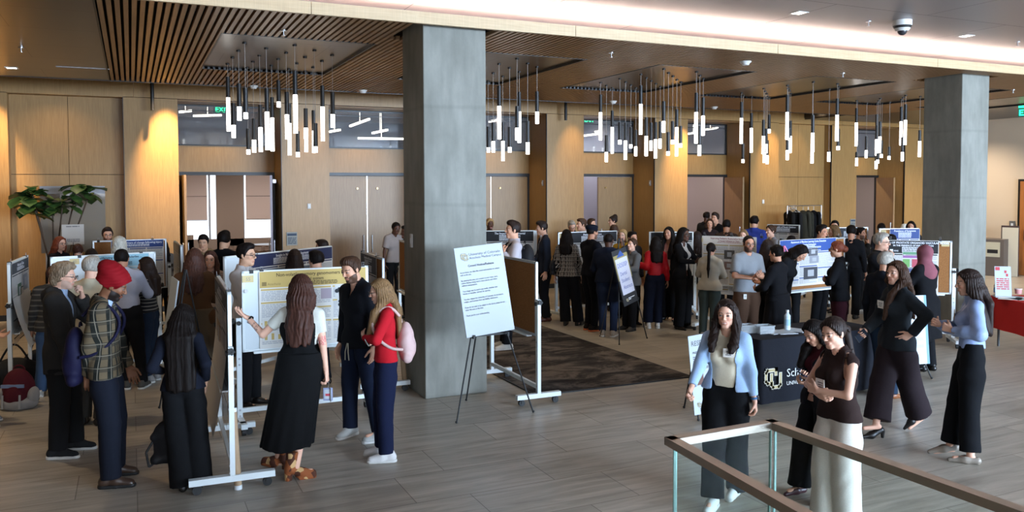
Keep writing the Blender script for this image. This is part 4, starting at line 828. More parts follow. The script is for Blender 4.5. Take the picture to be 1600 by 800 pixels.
p = onz(1591, 459, .765); e = empty('paper_cup', p, 0, 'small pink and white tub on red table', 'cup'); MB().cyl((0, 0, 0), (0, 0, .07), .045, .052, n=16).build('tub', ccol('d08f8c'), e); MB().cyl((0, 0, .07), (0, 0, .08), .055, n=16).build('lid', ccol('e6d6d0'), e)
for px, py, a2, c, l_ in ((1584, 464, 10, 'd0d4d0', 'pale leaflet lying on red table beside the tub'), (1592, 467, -20, '9fb0a0', 'green grey magazine at the front edge of the red table'), (1578, 467, 30, 'd8d4cc', 'white leaflet on red table near the counter sign')):
    p = onz(px, py, .764); o = MB().box((-.11, -.15, 0), (.11, .15, .004)).build('leaflet', ccol(c), None, p); o.rotation_euler = (0, 0, D(a2)); tag(o, l_, 'leaflet', 'leaflets on the red table')
# chair behind the red table
def simple_chair(name, loc, an, m, label, cat='chair', group=None, round_back=False):
    e = empty(name, loc, an, label, cat, group)
    MB().box((-.23, -.22, .43), (.23, .22, .48), bev=.015).build('seat', m, e)
    if round_back:
        b_ = MB(); n_ = 9; P_ = []
        for i in range(n_): t = math.pi*(i/(n_-1)); P_.append(Vector((-.28*math.cos(t), .05+.24*math.sin(t), 0)))
        for p, q in zip(P_[:-1], P_[1:]): b_.bar(p+Vector((0, 0, .62)), q+Vector((0, 0, .62)), .04, .30)
        b_.build('backrest', m, e)
    else: MB().box((-.22, .19, .52), (.22, .23, .90), bev=.015).build('backrest', m, e)
    for x in (-.2, .2):
        for y in (-.19, .19): MB().cyl((x, y, 0), (x*.95, y*.95, .44 if y < 0 or round_back else .55), .012, n=6).build('leg', black, e)
    return e
simple_chair('black_chair', (12.85, 8.05, 0), D(60), mat('chair_black', (.012, .012, .014), .6), 'black chair behind the red table at the right edge')

# ---------------------------------------------------------------- bags and bottles on the floor
def blob(name, prims, m, loc=None, parent=None, h=.012, sub=(), lo=(-.4, -.4, -.02), hi=(.4, .4, .7), wr=.004, rot=0):
    fl = Field(lo, hi, h)
    for p_ in prims: getattr(fl, p_[0])(*p_[1], **(p_[2] if len(p_) > 2 else {}))
    for p_ in sub: getattr(fl, p_[0])(*p_[1], mode='s', **(p_[2] if len(p_) > 2 else {}))
    if wr: fl.wrinkle(wr, 25, len(name))
    fl.plane((0, 0, 0), (0, 0, -1)); v, f2 = fl.mesh(); o = np_mesh(name, v, f2, m, parent, loc)
    if rot: o.rotation_euler = (0, 0, rot)
    return o
p = onz(30, 637); bp = blob('backpack', [('ell', ((0, 0, .20), (.17, .13, .24))), ('ell', ((0, -.09, .15), (.13, .08, .15)))], cloth('maroon_fabric', rgb('#4a1620'), .8), p, rot=D(-20)); tag(bp, 'maroon and light grey backpack standing on the floor under the leftmost board', 'backpack')
blob('lower_panel', [('ell', ((0, -.01, .07), (.20, .165, .105)))], cloth('grey_fabric', rgb('#8d8a88'), .8), parent=bp); blob('side_pocket', [('ell', ((.16, -.01, .14), (.055, .09, .10)))], cloth('grey_fabric', rgb('#8d8a88'), .8), parent=bp); blob('side_pocket', [('ell', ((-.16, -.01, .14), (.055, .09, .10)))], cloth('grey_fabric', rgb('#8d8a88'), .8), parent=bp)
MB().tube([Vector((.06*math.cos(t), .02, .42+.05*math.sin(t))) for t in np.linspace(0, math.pi, 8)], .010).build('handle', cloth('maroon_fabric', (.1, .02, .03)), bp); MB().bar((-.12, -.13, .27), (.12, -.13, .27), .02, .035).build('blue_stripe', ccol('6f7f9f'), bp)
for x in (-.09, .09): MB().bar((x, -.165, .18), (x, -.18, .03), .02, .008).build('strap', mat('strap_grey', (.3, .3, .3)), bp)
for px, py, sx, l_ in ((24, 606, .30, 'large black bag on the floor behind the maroon backpack'), (62, 590, .20, 'black duffel bag on the floor right of the leftmost board leg')):
    p = onz(px, py); b_ = blob('duffel_bag', [('ell', ((0, 0, .17), (sx, .16, .20))), ('ell', ((sx*.4, 0, .12), (sx*.6, .16, .16)))], cloth('black_nylon', (.012, .012, .014), .7), p, hi=(.5, .4, .6), lo=(-.5, -.4, -.02)); tag(b_, l_, 'bag')
    MB().tube([Vector((-sx*.5+sx*t_, -.02, .34+.20*math.sin(math.pi*t_))) for t_ in np.linspace(0, 1, 9)], .012).build('handle', cloth('black_nylon', (.01, .01, .01)), b_)
p = onz(43, 597); e = empty('steel_flask', p, 0, 'steel flask with red lid beside the maroon backpack', 'bottle'); MB().cyl((0, 0, 0), (0, 0, .20), .04, n=16).build('body', steel, e); MB().cyl((0, 0, .20), (0, 0, .27), .041, n=16).build('lid', ccol('a02020'), e)
p = onz(199, 590); e = empty('red_box', p, D(15), 'small red box on the floor behind the plaid shirt', 'box'); MB().box((-.06, -.05, 0), (.06, .05, .14), bev=.006).build('body', ccol('b5281e'), e); MB().box((-.062, -.052, .12), (.062, .052, .145), bev=.004).build('lid', ccol('9a1f18'), e)
for a_, b_, l_ in (((372, 764), (367, 700), 'cardboard poster tube leaning on the near edge on board'), ((633, 607), (619, 566), 'cardboard poster tube leaning beside the red jacket woman')):
    p = onz(*a_); q2 = Vector((p.x-.02, p.y+.10, .62)); o = MB().cyl((0, 0, .03), q2-p, .03, n=14, mi=0).build('poster_tube', mat('kraft_tube', rgb('#a08568'), .8), None, p); tag(o, l_, 'tube', 'poster tubes'); MB().cyl(tuple((q2-p)*.98), tuple((q2-p)*1.03), .032, n=14).build('end_cap', mat('cap_white', (.7, .7, .7)), o); MB().cyl((0, 0, 0), (0, 0, .035), .032, n=14).build('end_cap', mat('cap_white', (.7, .7, .7)), o)

# ---------------------------------------------------------------- plant, glass board, notices on the wall
leafm = mat('leaf_green', rgb('#2f4a24'), .35); n_ = noise(leafm, coords(leafm), 6, 3); L(leafm, ramp(leafm, n_, [(.3, rgb('#20351b')), (.7, rgb('#4a6a34'))]), bsdf(leafm).inputs['Base Color'])
pl = Vector((-1.25, 16.55, 0)); e = empty('fiddle_leaf_fig', pl, 0, 'tall fiddle leaf fig with broad glossy leaves before the left wall', 'plant')
MB().cyl((0, 0, 0), (0, 0, .55), .20, .26, n=24).build('planter', mat('planter_dark', (.03, .03, .032), .5), e); MB().cyl((0, 0, .50), (0, 0, .52), .24, n=20).build('soil', mat('soil', (.03, .02, .015), .9), e)
tr = MB(); lf = MB(); rr = random.Random(12)
crowns = [(ony(50, 302, 16.5)-pl, .22, 20), (ony(82, 322, 16.45)-pl, .24, 16), (ony(120, 296, 16.5)-pl, .22, 14), (ony(140, 302, 16.6)-pl, .14, 7), (ony(55, 330, 16.4)-pl, .2, 12), (ony(98, 318, 16.4)-pl, .2, 9)]
for c, R_, n2 in crowns:
    mid = Vector((c.x*.25, c.y*.3, 1.0+.3*rr.random())); tr.tube([Vector((rr.uniform(-.04, .04), 0, .5)), mid, Vector((c.x*.6, c.y*.7, (mid.z+c.z)/2)), c], .013, 7)
    for i in range(n2):
        th = rr.uniform(0, 6.28); el_ = rr.uniform(-.6, .9); d_ = Vector((math.cos(th)*math.cos(el_), math.sin(th)*math.cos(el_)*.8, math.sin(el_)*.6)).normalized(); st_0 = c+Vector((rr.uniform(-.5, .5), rr.uniform(-.4, .4), rr.uniform(-.5, .5)))*R_; sd = d_.cross(Vector((0, 0, 1))).normalized(); up = sd.cross(d_); Ln_ = rr.uniform(.24, .35); prof = [(.0, .0), (.12, .22), (.35, .30), (.6, .42), (.82, .36), (1, .04)]
        vs = []; 
        for t, w_ in prof:
            cpt = st_0+d_*Ln_*t-Vector((0, 0, 1))*Ln_*.35*t*t; vs += [cpt-sd*w_*Ln_+up*.10*w_*Ln_*2, cpt-up*.01, cpt+sd*w_*Ln_+up*.10*w_*Ln_*2]
        fs = []
        for i2 in range(len(prof)-1):
            for k in (0, 1): a = i2*3+k; fs.append((a, a+1, a+4, a+3))
        lf.add(vs, fs, 0, True)
tr.build('trunk', mat('bark', rgb('#4a3a2c'), .8), e); lf.build('foliage', leafm, e)
e = empty('glass_board', (0, 0, 0), 0, 'glass writing board with white top rail on the left wall behind the plant', 'board'); a, b = ony(62, 300, 17.3), ony(164, 300, 17.3)
MB().box((a.x, 17.3, 1.25), (b.x, 17.312, 2.48)).build('glass_pane', mat('board_glass', rgb('#9a8f80'), .05, trans=.35, ior=1.5), e); MB().box((a.x, 17.285, 2.34), (b.x, 17.30, 2.48)).build('top_rail', mat('rail_white', rgb('#9a9b9f'), .4), e)
for x in (a.x+.1, b.x-.1):
    MB().box((x-.03, 17.31, 1.2), (x+.03, 17.37, 2.3)).box((x-.03, 17.30, 0), (x+.03, 17.36, 1.25)).box((x-.03, 17.0, 0), (x+.03, 17.6, .05)).build('support', white_st, e)
p0 = ony(97, 380, 16.2); p1_ = ony(131, 350, 16.2); e = empty('notice_stand', ((p0.x+p1_.x)/2, 16.2, 0), 0, 'grey notice on a stand in front of the plant trunk', 'sign'); w_ = (p1_.x-p0.x)/2
MB().box((-w_, -.01, 1.46), (w_, 0, 1.46+2.1*w_*.98)).build('notice', mat('notice_grey', rgb('#a9a5a0'), .5), e); a = MB(); rr = random.Random(5); lines(a, -w_*.6, w_*.6, 1.46+1.9*w_, 1.46+1.7*w_, .03, rr, Matrix(), .012); lines(a, -w_*.6, w_*.6, 1.56, 1.50, .02, rr, Matrix(), .012); a.build('notice_text', ink, e); MB().cyl((0, 0, .02), (0, 0, 1.5), .012, n=8).cyl((0, 0, 0), (0, 0, .02), .16, n=20).build('stand', black, e)
# small things on the pilasters
def plate(px, py, Y, w_, h_, name, label, cat, m, X=None, extra=None):
    p = ony(px, py, Y) if X is None else onx(px, py, X); e = empty(name, p, 0 if X is None else D(-90), label, cat)
    MB().box((-w_/2, -.02, -h_/2), (w_/2, 0, h_/2), bev=.003).build('body', m, e)
    a = MB()
    if extra == 'sign': rect(a, -w_*.44, w_*.44, h_*.22, h_*.40, Matrix(), .021); lines(a, -w_*.4, w_*.4, h_*.1, -h_*.4, .03, random.Random(2), Matrix(), .021); a.build('print', ccol('3a4658'), e)
    else: a.box((-w_*.2, -.024, -h_*.2), (w_*.2, -.02, h_*.2)).build('button', mat('cap_white', (.7, .7, .7)), e)
    return e
plate(483, 322, WALLY-.0, .07, .11, 'thermostat', 'small white thermostat on the pilaster right of the open double doors', 'thermostat', wh); plate(456, 373, WALLY, .22, .28, 'wall_sign', 'small blue grey sign on the pilaster right of the open double doors', 'sign', mat('sign_grey', rgb('#8c8c84'), .5), extra='sign')
plate(1332, 349, WALLY, .2, .26, 'wall_sign', 'small grey sign on the pilaster right of the coat rack', 'sign', mat('sign_grey', rgb('#8c8c84'), .5), extra='sign'); plate(1192, 315, WALLY, .07, .11, 'thermostat', 'small white thermostat on the pilaster left of the coat rack', 'thermostat', wh)
plate(644, 376, 0, .06, .16, 'wall_switch', 'narrow white switch on the shaded side of the near pillar', 'switch', wh, X=PX0)
for px, X_, l_ in ((848, 9.06, 'small grey card reader inside the door bay right of the near pillar'), (1016, 12.15, 'small grey card reader inside the bay of the half open door')): plate(px, 286, 0, .07, .14, 'card_reader', l_, 'card reader', mat('reader_grey', (.35, .34, .33)), X=X_)
plate(1582, 351, 0, .16, .2, 'wall_plaque', 'small dark plaque on the cream wall beside the orange door', 'plaque', mat('plaque_grey', (.12, .12, .12)), X=22.09)
# waste bins
p = onx(1552, 430, 21.7); e = empty('waste_station', (21.35, p.y, 0), D(-72), 'brown grey waste and recycling station against the cream wall', 'bin'); MB().box((-.55, -.3, 0), (.55, .3, 1.0), bev=.01).build('cabinet', mat('bin_brown', rgb('#5a5048'), .5), e)
for x in (-.27, .27): MB().box((x-.18, -.31, .52), (x+.18, -.3, .92)).box((x-.13, -.315, .62), (x+.13, -.31, .72), 1).build('opening', [mat('bin_plate', rgb('#b0a890'), .4), dark], e)
e = empty('leaning_panel', onx(1577, 436, 21.6), D(-80), 'tall narrow cream panel with dark edge beside the waste station', 'panel'); MB().box((-.22, -.03, 0), (.22, .03, 1.45)).build('panel_edge', mat('edge_dark', (.05, .03, .03)), e); MB().box((-.19, -.04, .04), (.22, -.03, 1.40)).build('face', mat('panel_cream', rgb('#c0b8a4'), .6), e)
# coat rack
Y_ = 16.6; xa, xb = ony(1230, 340, Y_).x, ony(1283, 340, Y_).x; e = empty('coat_rack', ((xa+xb)/2, Y_, 0), 0, 'chrome rolling coat rack in front of the panelled bay', 'coat rack'); w_ = (xb-xa)/2
for x in (-w_, w_): MB().cyl((x, 0, .08), (x, 0, 1.93), .016, n=10).build('upright', pull, e); MB().bar((x, -.25, .09), (x, .25, .09), .03, .03).cyl((x, -.22, .04), (x, -.22, .02), .03).build('foot', pull, e)
MB().cyl((-w_, 0, 1.93), (w_, 0, 1.93), .014, n=10).build('rail', pull, e); MB().cyl((-w_, 0, 1.72), (w_, 0, 1.72), .010, n=10).build('lower_rail', pull, e)
rr = random.Random(8)
for i, (t, c, l_, wd) in enumerate(((-.30, '1b1a1a', 'black coat hanging at the left of the coat rack', .17), (-.05, '35332a', 'olive coat hanging in the middle of the coat rack', .20), (.14, '2c2b24', 'dark olive jacket hanging right of the middle on the rack', .17), (.34, '121214', 'black puffy jacket at the right of the coat rack', .18), (-.55, '161514', 'short black jacket at the far left of the coat rack', .15))):
    x = (xa+xb)/2+t*w_*1.6; o = blob('coat', [('cone', ((-.02, -.16, -.16), (-.02, .16, -.16), .05, .05)), ('cone', ((0, 0, -.2), (0, 0, -.85), .12, wd), dict(flat=((1, 0, 0), .55))), ('cone', ((0, -.18, -.2), (0, -.20, -.75), .05, .045)), ('cone', ((0, .18, -.2), (0, .20, -.75), .05, .045))], cloth('coat_'+c, rgb('#'+c), .9), (x, Y_, 1.88), lo=(-.3, -.35, -1.05), hi=(.3, .35, .1), h=.018) if False else None
    fl = Field((-.3, -.35, -1.1), (.3, .35, .1), .018); fl.cone((0, -.16, -.16), (0, .16, -.16), .05, .05); fl.cone((0, 0, -.2), (0, 0, -.85), .13, wd, .03, ((1, 0, 0), .6)); fl.cone((0, -.18, -.2), (0, -.21, -.75), .055, .045); fl.cone((0, .18, -.2), (0, .21, -.75), .055, .045); fl.wrinkle(.008, 22, i)
    v, f2 = fl.mesh(); o = np_mesh('coat', v, f2, cloth('coat_'+c, rgb('#'+c), .9), None, (x, Y_, 1.88)); tag(o, l_, 'coat', 'coats on the rack'); o.rotation_euler = (0, 0, rr.uniform(-.3, .3)); MB().tube([Vector((0, 0, -.12)), Vector((0, 0, .02)), Vector((.0, .02, .05)), Vector((0, 0, .065))], .004, 6).build('hanger', steel, o)
for i, x in enumerate((-.75, -.66, -.58)): e2 = empty('coat_hanger', ((xa+xb)/2+x*w_, Y_, 1.93), rr.uniform(-.3, .3), ['white coat hanger, leftmost on the rack', 'white coat hanger, second from left on the rack', 'white coat hanger, third from left on the rack'][i], 'hanger', 'empty hangers on the rack'); MB().tube([Vector((0, .0, .0)), Vector((0, 0, -.06)), Vector((0, -.2, -.16)), Vector((0, .2, -.16)), Vector((0, 0, -.06))], .006, 6).build('hanger_wire', wh, e2); MB().cyl((0, 0, -.01), (0, 0, .016), .006, n=6).build('hook', steel, e2)
# furniture in the far room
tan_ch = mat('tan_upholstery', rgb('#7d6a5e'), .7)
k = 0
for px, Y_, h2 in ((352, 23.2, 0), (378, 24.0, 0), (402, 23.0, 0), (425, 24.3, 0), (396, 21.6, 0), (420, 21.4, 0), (318, 24.6, 0), (372, 25.2, 0), (440, 22.8, 0)):
    k += 1; X_ = ony(px, 372, Y_).x; simple_chair('tub_chair', (X_, Y_, 0), rr.uniform(2.2, 4.0), tan_ch, ['tan tub chair in the far room behind the two young men', 'tan tub chair in the far room, centre of the doorway', 'tan tub chair in the far room left of the pale door leaf', 'tan tub chair far back near the right window', 'tan tub chair nearest the doorway', 'tan tub chair near the doorway, beside the pale door leaf', 'tan tub chair under the left blind', 'tan tub chair before the tan wall pier', 'tan tub chair by the right door leaf'][k-1], 'chair', 'tub chairs in the far room', True)
for px, Y_, l_ in ((322, 22.6, 'round table in the far room left of the wall pier'), (410, 26.6, 'round table in the far room among the tub chairs')):
    X_ = ony(px, 372, Y_).x; e = empty('round_table', (X_, Y_-.9, 0), 0, l_, 'table', 'round tables in the far room'); MB().cyl((0, 0, .70), (0, 0, .74), .5, n=28).build('tabletop', mat('walnut', rgb('#5a4436'), .4), e); MB().cyl((0, 0, .02), (0, 0, .70), .04).cyl((0, 0, 0), (0, 0, .02), .28, n=20).build('pedestal', black, e)
# ---------------------------------------------------------------- glass balustrade, foreground right
brz = mat('bronze_rail', rgb('#a2978a'), .34, .8); gl = mat('balustrade_glass', (.90, .97, .95), .01, trans=1.0, ior=1.15)
ge = mat('glass_edge', rgb('#a9d2c8'), .2, trans=.2, ior=1.4)
A_ = onz(1050, 690, 1.07); B_ = onz(1206, 663, 1.07); A2 = onz(1245, 800, 1.07); B2 = onz(1590, 800, 1.07)
dA = (A2-A_).normalized(); dB = (B2-B_).normalized(); E1 = A_+dA*3.2; E2 = B_+dB*3.6
e = empty('glass_balustrade', (A_.x, A_.y, 0), 0, 'glass balustrade with square bronze handrail in the right foreground', 'railing')
def off_(p): return Vector((p.x-A_.x, p.y-A_.y, p.z))
hr = MB(); zt = -.0
for p, q in ((A_, B_), (A_-dA*-.0, E1), (B_, E2)):
    d_ = (q-p).normalized()*.028; hr.bar(off_(p-d_), off_(q+d_), .062, .042)
hr.build('handrail', brz, e)
for p, q, n2 in ((A_, B_, 1), (A_, E1, 2), (B_, E2, 2)):
    for i in range(n2):
        a, b = p+(q-p)*(i/n2), p+(q-p)*((i+1)/n2); u = (b-a).normalized(); a = a+u*.03; b = b-u*.012; ln = (b-a).length; an = math.atan2(u.y, u.x)
        g = MB().box((0, -.008, .03), (ln, .008, 1.045)).build('glass_panel', gl, e); g.location = (a.x-A_.x, a.y-A_.y, 0); g.rotation_euler = (0, 0, an)
        for x in (0, ln): g2 = MB().box((x-.004, -.0085, .03), (x+.004, .0085, 1.045)).build('glass_edge', ge, g)
sh_ = MB()
for p, q in ((A_, B_), (A_, E1), (B_, E2)): sh_.bar(off_(Vector((p.x, p.y, .03))), off_(Vector((q.x, q.y, .03))), .05, .06)
sh_.build('base_channel', mat('bronze_dark', rgb('#5a4c40'), .4, .8), e)
# ---------------------------------------------------------------- people
def rotx(a): c, s = math.cos(a), math.sin(a); return np.array([[1, 0, 0], [0, c, -s], [0, s, c]])
def roty(a): c, s = math.cos(a), math.sin(a); return np.array([[c, 0, s], [0, 1, 0], [-s, 0, c]])
def rotz(a): c, s = math.cos(a), math.sin(a); return np.array([[c, -s, 0], [s, c, 0], [0, 0, 1]])
def nrm(v): v = np.array(v, float); return v/(np.linalg.norm(v)+1e-9)

SKIN = {'light': rgb('#cf9c80'), 'fair': rgb('#d9a88f'), 'tan': rgb('#b98468'), 'olive': rgb('#b88d72'), 'brown': rgb('#7d543c'), 'dark': rgb('#4f3326'), 'asian': rgb('#cfa183')}
HAIRC = {'black': rgb('#16110f'), 'dark': rgb('#241813'), 'brown': rgb('#3b2619'), 'auburn': rgb('#3e241b'), 'red': rgb('#6a3320'), 'blond': rgb('#9c7c52'), 'dirtyblond': rgb('#75593b'), 'gray': rgb('#8e877d'), 'graybrown': rgb('#7d6a55'), 'white': rgb('#c9c4b8')}
_m = mat('skin', (.6, .4, .3), .52, spec=.35); _a = N(_m, 'ShaderNodeVertexColor', layer_name='Col'); L(_m, _a.outputs['Color'], bsdf(_m).inputs['Base Color'])
bump(_m, noise(_m, coords(_m), 90, 2), .08, .004)
def hair_mat(cn):
    c = HAIRC[cn]; nm = 'hair_'+cn
    if nm in MATS: return MATS[nm]
    m = mat(nm, c, .58, spec=.10 if cn == 'black' else .24); n = noise(m, coords(m, (1, 1, .12)), 130, 3)
    L(m, ramp(m, n, [(.3, tuple(x*.55 for x in c)), (.7, tuple(min(1, x*1.5) for x in c))]), bsdf(m).inputs['Base Color'])
    bump(m, n, .3, .005); return m
def twobone(a, t, l1, l2, hint):
    a = np.array(a, float); t = np.array(t, float); v = t-a; d = np.linalg.norm(v); mx = (l1+l2)*.999
    if d > mx: t = a+v/d*mx; d = mx
    d = max(d, abs(l1-l2)+.01); u = (t-a)/np.linalg.norm(t-a); x = (l1*l1-l2*l2+d*d)/(2*d); h = math.sqrt(max(l1*l1-x*x, 0))
    p = np.array(hint, float); p = p-u*(p@u); p = nrm(p); return a+u*x+p*h, t

ARM = {  # wrist target (x mirrored for the left), elbow hint, palm normal, curl, hand direction override
    'down': ((.255, .03, .865), (.3, -1, 0), (-1, .1, 0), 16, None),
    'down_fwd': ((.24, .14, .88), (.4, -1, 0), (-1, .1, 0), 16, None),
    'down_back': ((.26, -.12, .88), (.3, -1, 0), (-1, .1, 0), 16, None),
    'cross_a': ((.005, .205, 1.165), (.7, .35, -1), (0, -1, .1), 14, (-1, .0, .12)),
    'cross_b': ((.02, .165, 1.115), (.7, .35, -1), (0, -.9, .5), 30, (-1, .12, .1)),
    'belly': ((.02, .20, 1.06), (1, -.6, -.3), (-.2, -1, 0), 22, (-1, .1, -.1)),
    'front': ((.09, .27, 1.10), (.8, -.4, -.6), (-1, 0, .3), 30, (-.5, 1, .1)),
    'chin': ((.075, .17, 1.405), (.7, .1, -1), (-.3, -1, .1), 60, (-.35, .1, 1)),
    'gesture': ((.15, .35, 1.17), (.7, -.3, -1), (-.6, 0, 1), 22, (.1, 1, .3)),
    'open': ((.26, .30, 1.12), (.7, -.3, -1), (-.1, 0, 1), 12, (.3, 1, .1)),
    'phone': ((.10, .27, 1.18), (.7, -.3, -1), (-.2, -.6, 1), 40, (-.2, 1, .35)),
    'pocket': ((.20, .06, .93), (.8, -1, 0), (-1, 0, 0), 16, (0, .3, -1)),
    'strap': ((.12, .15, 1.30), (.7, -.1, -1), (-.4, -1, 0), 70, (-.4, .1, .9)),
    'clasp': ((.05, .26, 1.20), (.8, -.4, -.8), (-1, 0, .2), 55, (-.45, 1, .5)),
}
NP = [0]
def person(label, group=None, foot=None, hp=None, h=None, a=0, yaw=None, q='mid', sex='m', w=1.0, lean=(2, 0), twist=0, head=(0, 0, 0),
           armR='down', armL='down', feet=None, skin='light', hair=None, top=None, inner=None, bottom=None, shoes=None,
           glasses=False, beard=0, badge=None, pel=(0, 0), brow=None, smile=False, marks=(), no_legs=False, seed=None, lips=(.55, .2, .18)):
    NP[0] += 1; seed = seed if seed is not None else NP[0]; rnd = random.Random(seed*7+1)
    hb, hf, hc_, hl = {'fg': (.011, .0042, .0085, .006), 'mid': (.016, .0085, .012, .010), 'far': (.022, .013, .017, .015)}[q]
    # ---- where it stands
    if foot is not None: base = onz(*foot) if len(foot) == 2 else Vector(foot)
    else: p = onz(hp[0], hp[1], h); base = Vector((p.x, p.y, 0))
    if foot is not None and hp is not None and h is None: h = ondepth(hp[0], hp[1], depth_of(base)).z
    s = h/1.735; hx = 0
    tc = Vector((-base.x, -base.y, 0)).normalized(); ri = Vector((-tc.y, tc.x, 0))   # image right seen from the camera
    if ri.dot(Vector(_r)) < 0: ri = -ri
    fw = tc*math.cos(D(a))+ri*math.sin(D(a)); rz = math.atan2(-fw.x, fw.y) if yaw is None else yaw
    M = Matrix.Translation(base) @ Matrix.Rotation(rz, 4, 'Z') @ Matrix.Scale(s, 4); Mi = M.inverted()
    dep = depth_of(base)
    def PX(x, y, dd=0.0): return np.array(Mi @ ondepth(x, y, dep-dd))
    if lean == 'no': lean = (2, 0)
    elif foot is not None and hp is not None and lean is not None:
        t = PX(hp[0], hp[1]); p0 = pel; bend = lean[0] >= 15; ln = [lean[0], lean[1]]; pl = [pel[0], pel[1]]
        for _ in range(5):
            R_ = rotz(-D(twist)) @ rotx(-D(ln[0])) @ roty(D(ln[1])); pv_ = np.array([pl[0], pl[1], .93]); nb_ = pv_+R_ @ np.array([0, -.012, .525])
            hh_ = nb_+R_ @ rotz(-D(head[0])) @ rotx(-D(head[1])) @ roty(D(head[2])) @ np.array([0, .018, .262]); ex_, ey_ = t[0]-hh_[0], t[1]-hh_[1]
            pl[0] = max(p0[0]-.13, min(p0[0]+.13, pl[0]+ex_*.7)); ln[1] = max(-9, min(9, ln[1]+math.degrees(ex_*.3/.75)))
            if not bend: pl[1] = max(p0[1]-.11, min(p0[1]+.11, pl[1]+ey_*.7)); ln[0] = max(-3, min(12, ln[0]+math.degrees(ey_*.3/.75)))
            else: pl[1] = max(p0[1]-.3, min(p0[1]+.1, pl[1]+ey_*.9))
        lean = tuple(ln); pel = tuple(pl)
    # ---- skeleton (1.75 m body, facing +Y, right hand at +X)
    piv = np.array([pel[0], pel[1], .93]); Rt = rotz(-D(twist)) @ rotx(-D(lean[0])) @ roty(D(lean[1]))
    T = lambda x, y, z: piv+Rt @ (np.array([x, y, z])-np.array([0, 0, .93]))
    sw = .165 if sex == 'm' else .142
    nb = T(0, -.012, 1.455); Rh = Rt @ rotz(-D(head[0])) @ rotx(-D(head[1])) @ roty(D(head[2]))
    hc = nb+Rh @ np.array([0, .030, .153]); H = lambda x, y, z: hc+Rh @ np.array([x, y, z])
    if feet is None: feet = [(.10, .0, 12), (-.10, .02, -12)]
    fs = []
    for i, ft in enumerate(feet):
        ft = list(ft)
        if len(ft) >= 2 and abs(ft[0]) > 5: p = Mi @ onz(ft[0], ft[1]); ft[0], ft[1] = p.x, p.y
        while len(ft) < 5: ft.append(0)
        fs.append(ft)                                              # x, y, toe-out yaw, lift, pitch
    legs = []
    for i, sg in ((0, 1), (1, -1)):
        x, y, yw, lift, pit = fs[i]; hip = np.array([pel[0]+sg*.092, pel[1], .90])
        fd = np.array([math.sin(D(yw)), math.cos(D(yw)), 0])
        ank = np.array([x, y-.0, .085+lift])-fd*.03
        kn, ank = twobone(hip, ank, .413, .407, fd*.3+np.array([sg*.05, 1, 0])); legs.append((hip, kn, ank, fd, pit, lift))
    arms = []
    for nm, sg in ((armR, 1), (armL, -1)):
        o = {}
        if isinstance(nm, dict): o = nm; nm = o.get('base', 'down')
        tg, hint, pn, curl, hd = ARM[nm]; sh = T(sg*(sw+.006), -.012, 1.388)
        if 'px' in o: t = PX(*o['px'])
        elif 'at' in o: t = T(*o['at'])
        else: t = T(sg*tg[0], tg[1], tg[2])
        hint = o.get('hint', hint); pn = o.get('palm', pn); curl = o.get('curl', curl); hd = o.get('dir', hd)
        hv = Rt @ np.array([sg*hint[0], hint[1], hint[2]])
        el, wr = twobone(sh, t, .285*(.95 if sex == 'f' else 1), .25*(.95 if sex == 'f' else 1), hv)
        d = nrm(wr-el) if hd is None else nrm(Rt @ np.array([sg*hd[0], hd[1], hd[2]]))
        if hd is not None: d = nrm(d*.75+nrm(wr-el)*.35)
        n = Rt @ np.array([sg*pn[0], pn[1], pn[2]]); n = nrm(n-d*(n@d)); th = np.cross(d, n)*sg
        arms.append(dict(sh=sh, el=el, wr=wr, d=d, n=n, t=th, curl=curl, sg=sg, spread=o.get('spread', 0)))
    am = (1.0 if sex == 'm' else .84)*(.5+.5*w)

    def torso(fl, inf, k=.05, lo=.90, bust=True):
        yv = Rt @ np.array([0, 1, 0])
        if sex == 'm': P = [(.072, .92, .096), (.062, 1.07, .092), (.082, 1.25, .102), (.10, 1.335, .080)]
        else: P = [(.080, .92, .100), (.043, 1.08, .080), (.064, 1.24, .088), (.085, 1.33, .068)]
        for x, z, r in P:
            if z < lo-.08: continue
            fl.cone(T(-x*w, 0, z), T(x*w, 0, z), r*w+inf, r*w+inf, k, (yv, .84))
        fl.cone(T(0, 0, .94), T(0, 0, 1.28), .105*w+inf, .10*w+inf, k, (yv, .84))
        for sg in (1, -1):
            fl.cone(T(sg*.015, -.020, 1.455), T(sg*sw, -.012, 1.388), .044+inf*.8, .046*am+inf*.8, k*.8)
            if sex == 'f' and bust: fl.ell(T(sg*.062*w, .078*w, 1.265), (.052*w+inf,)*3, None, k*.8)
    def body(fl):
        torso(fl, -.013 if (bottom or top) else 0)
        nr = .056 if sex == 'm' else .046
        fl.cone(nb-Rt @ np.array([0, 0, .02]), H(0, -.022, -.05), nr+.004, nr-.002, .03)
        for A in arms:
            fl.cone(A['sh'], A['el'], .047*am, .038*am, .03); fl.cone(A['el'], A['wr'], .037*am, .0245*am, .012)
            hand(fl, A)
        if not no_legs:
            for hip, kn, ank, fd, pit, lift in legs:
                lg = .74 if (bottom and bottom.get('st') == 'skirt') else .90; fl.cone(hip, kn, .088*w*lg, .054*lg, .04); fl.cone(kn, ank, .052*lg, .034, .02)
                m_ = kn+(ank-kn)*.3-fd*.018; fl.ell(m_, (.040*lg, .040*lg, .09), None, .03)
                dn = -math.sin(D(pit)); f3 = nrm(fd*math.cos(D(pit))+np.array([0, 0, dn]))
                fl.cone(ank-f3*.03-np.array([0, 0, .045]), ank+f3*.13-np.array([0, 0, .052]), .026, .02, .02)
        headf(fl)
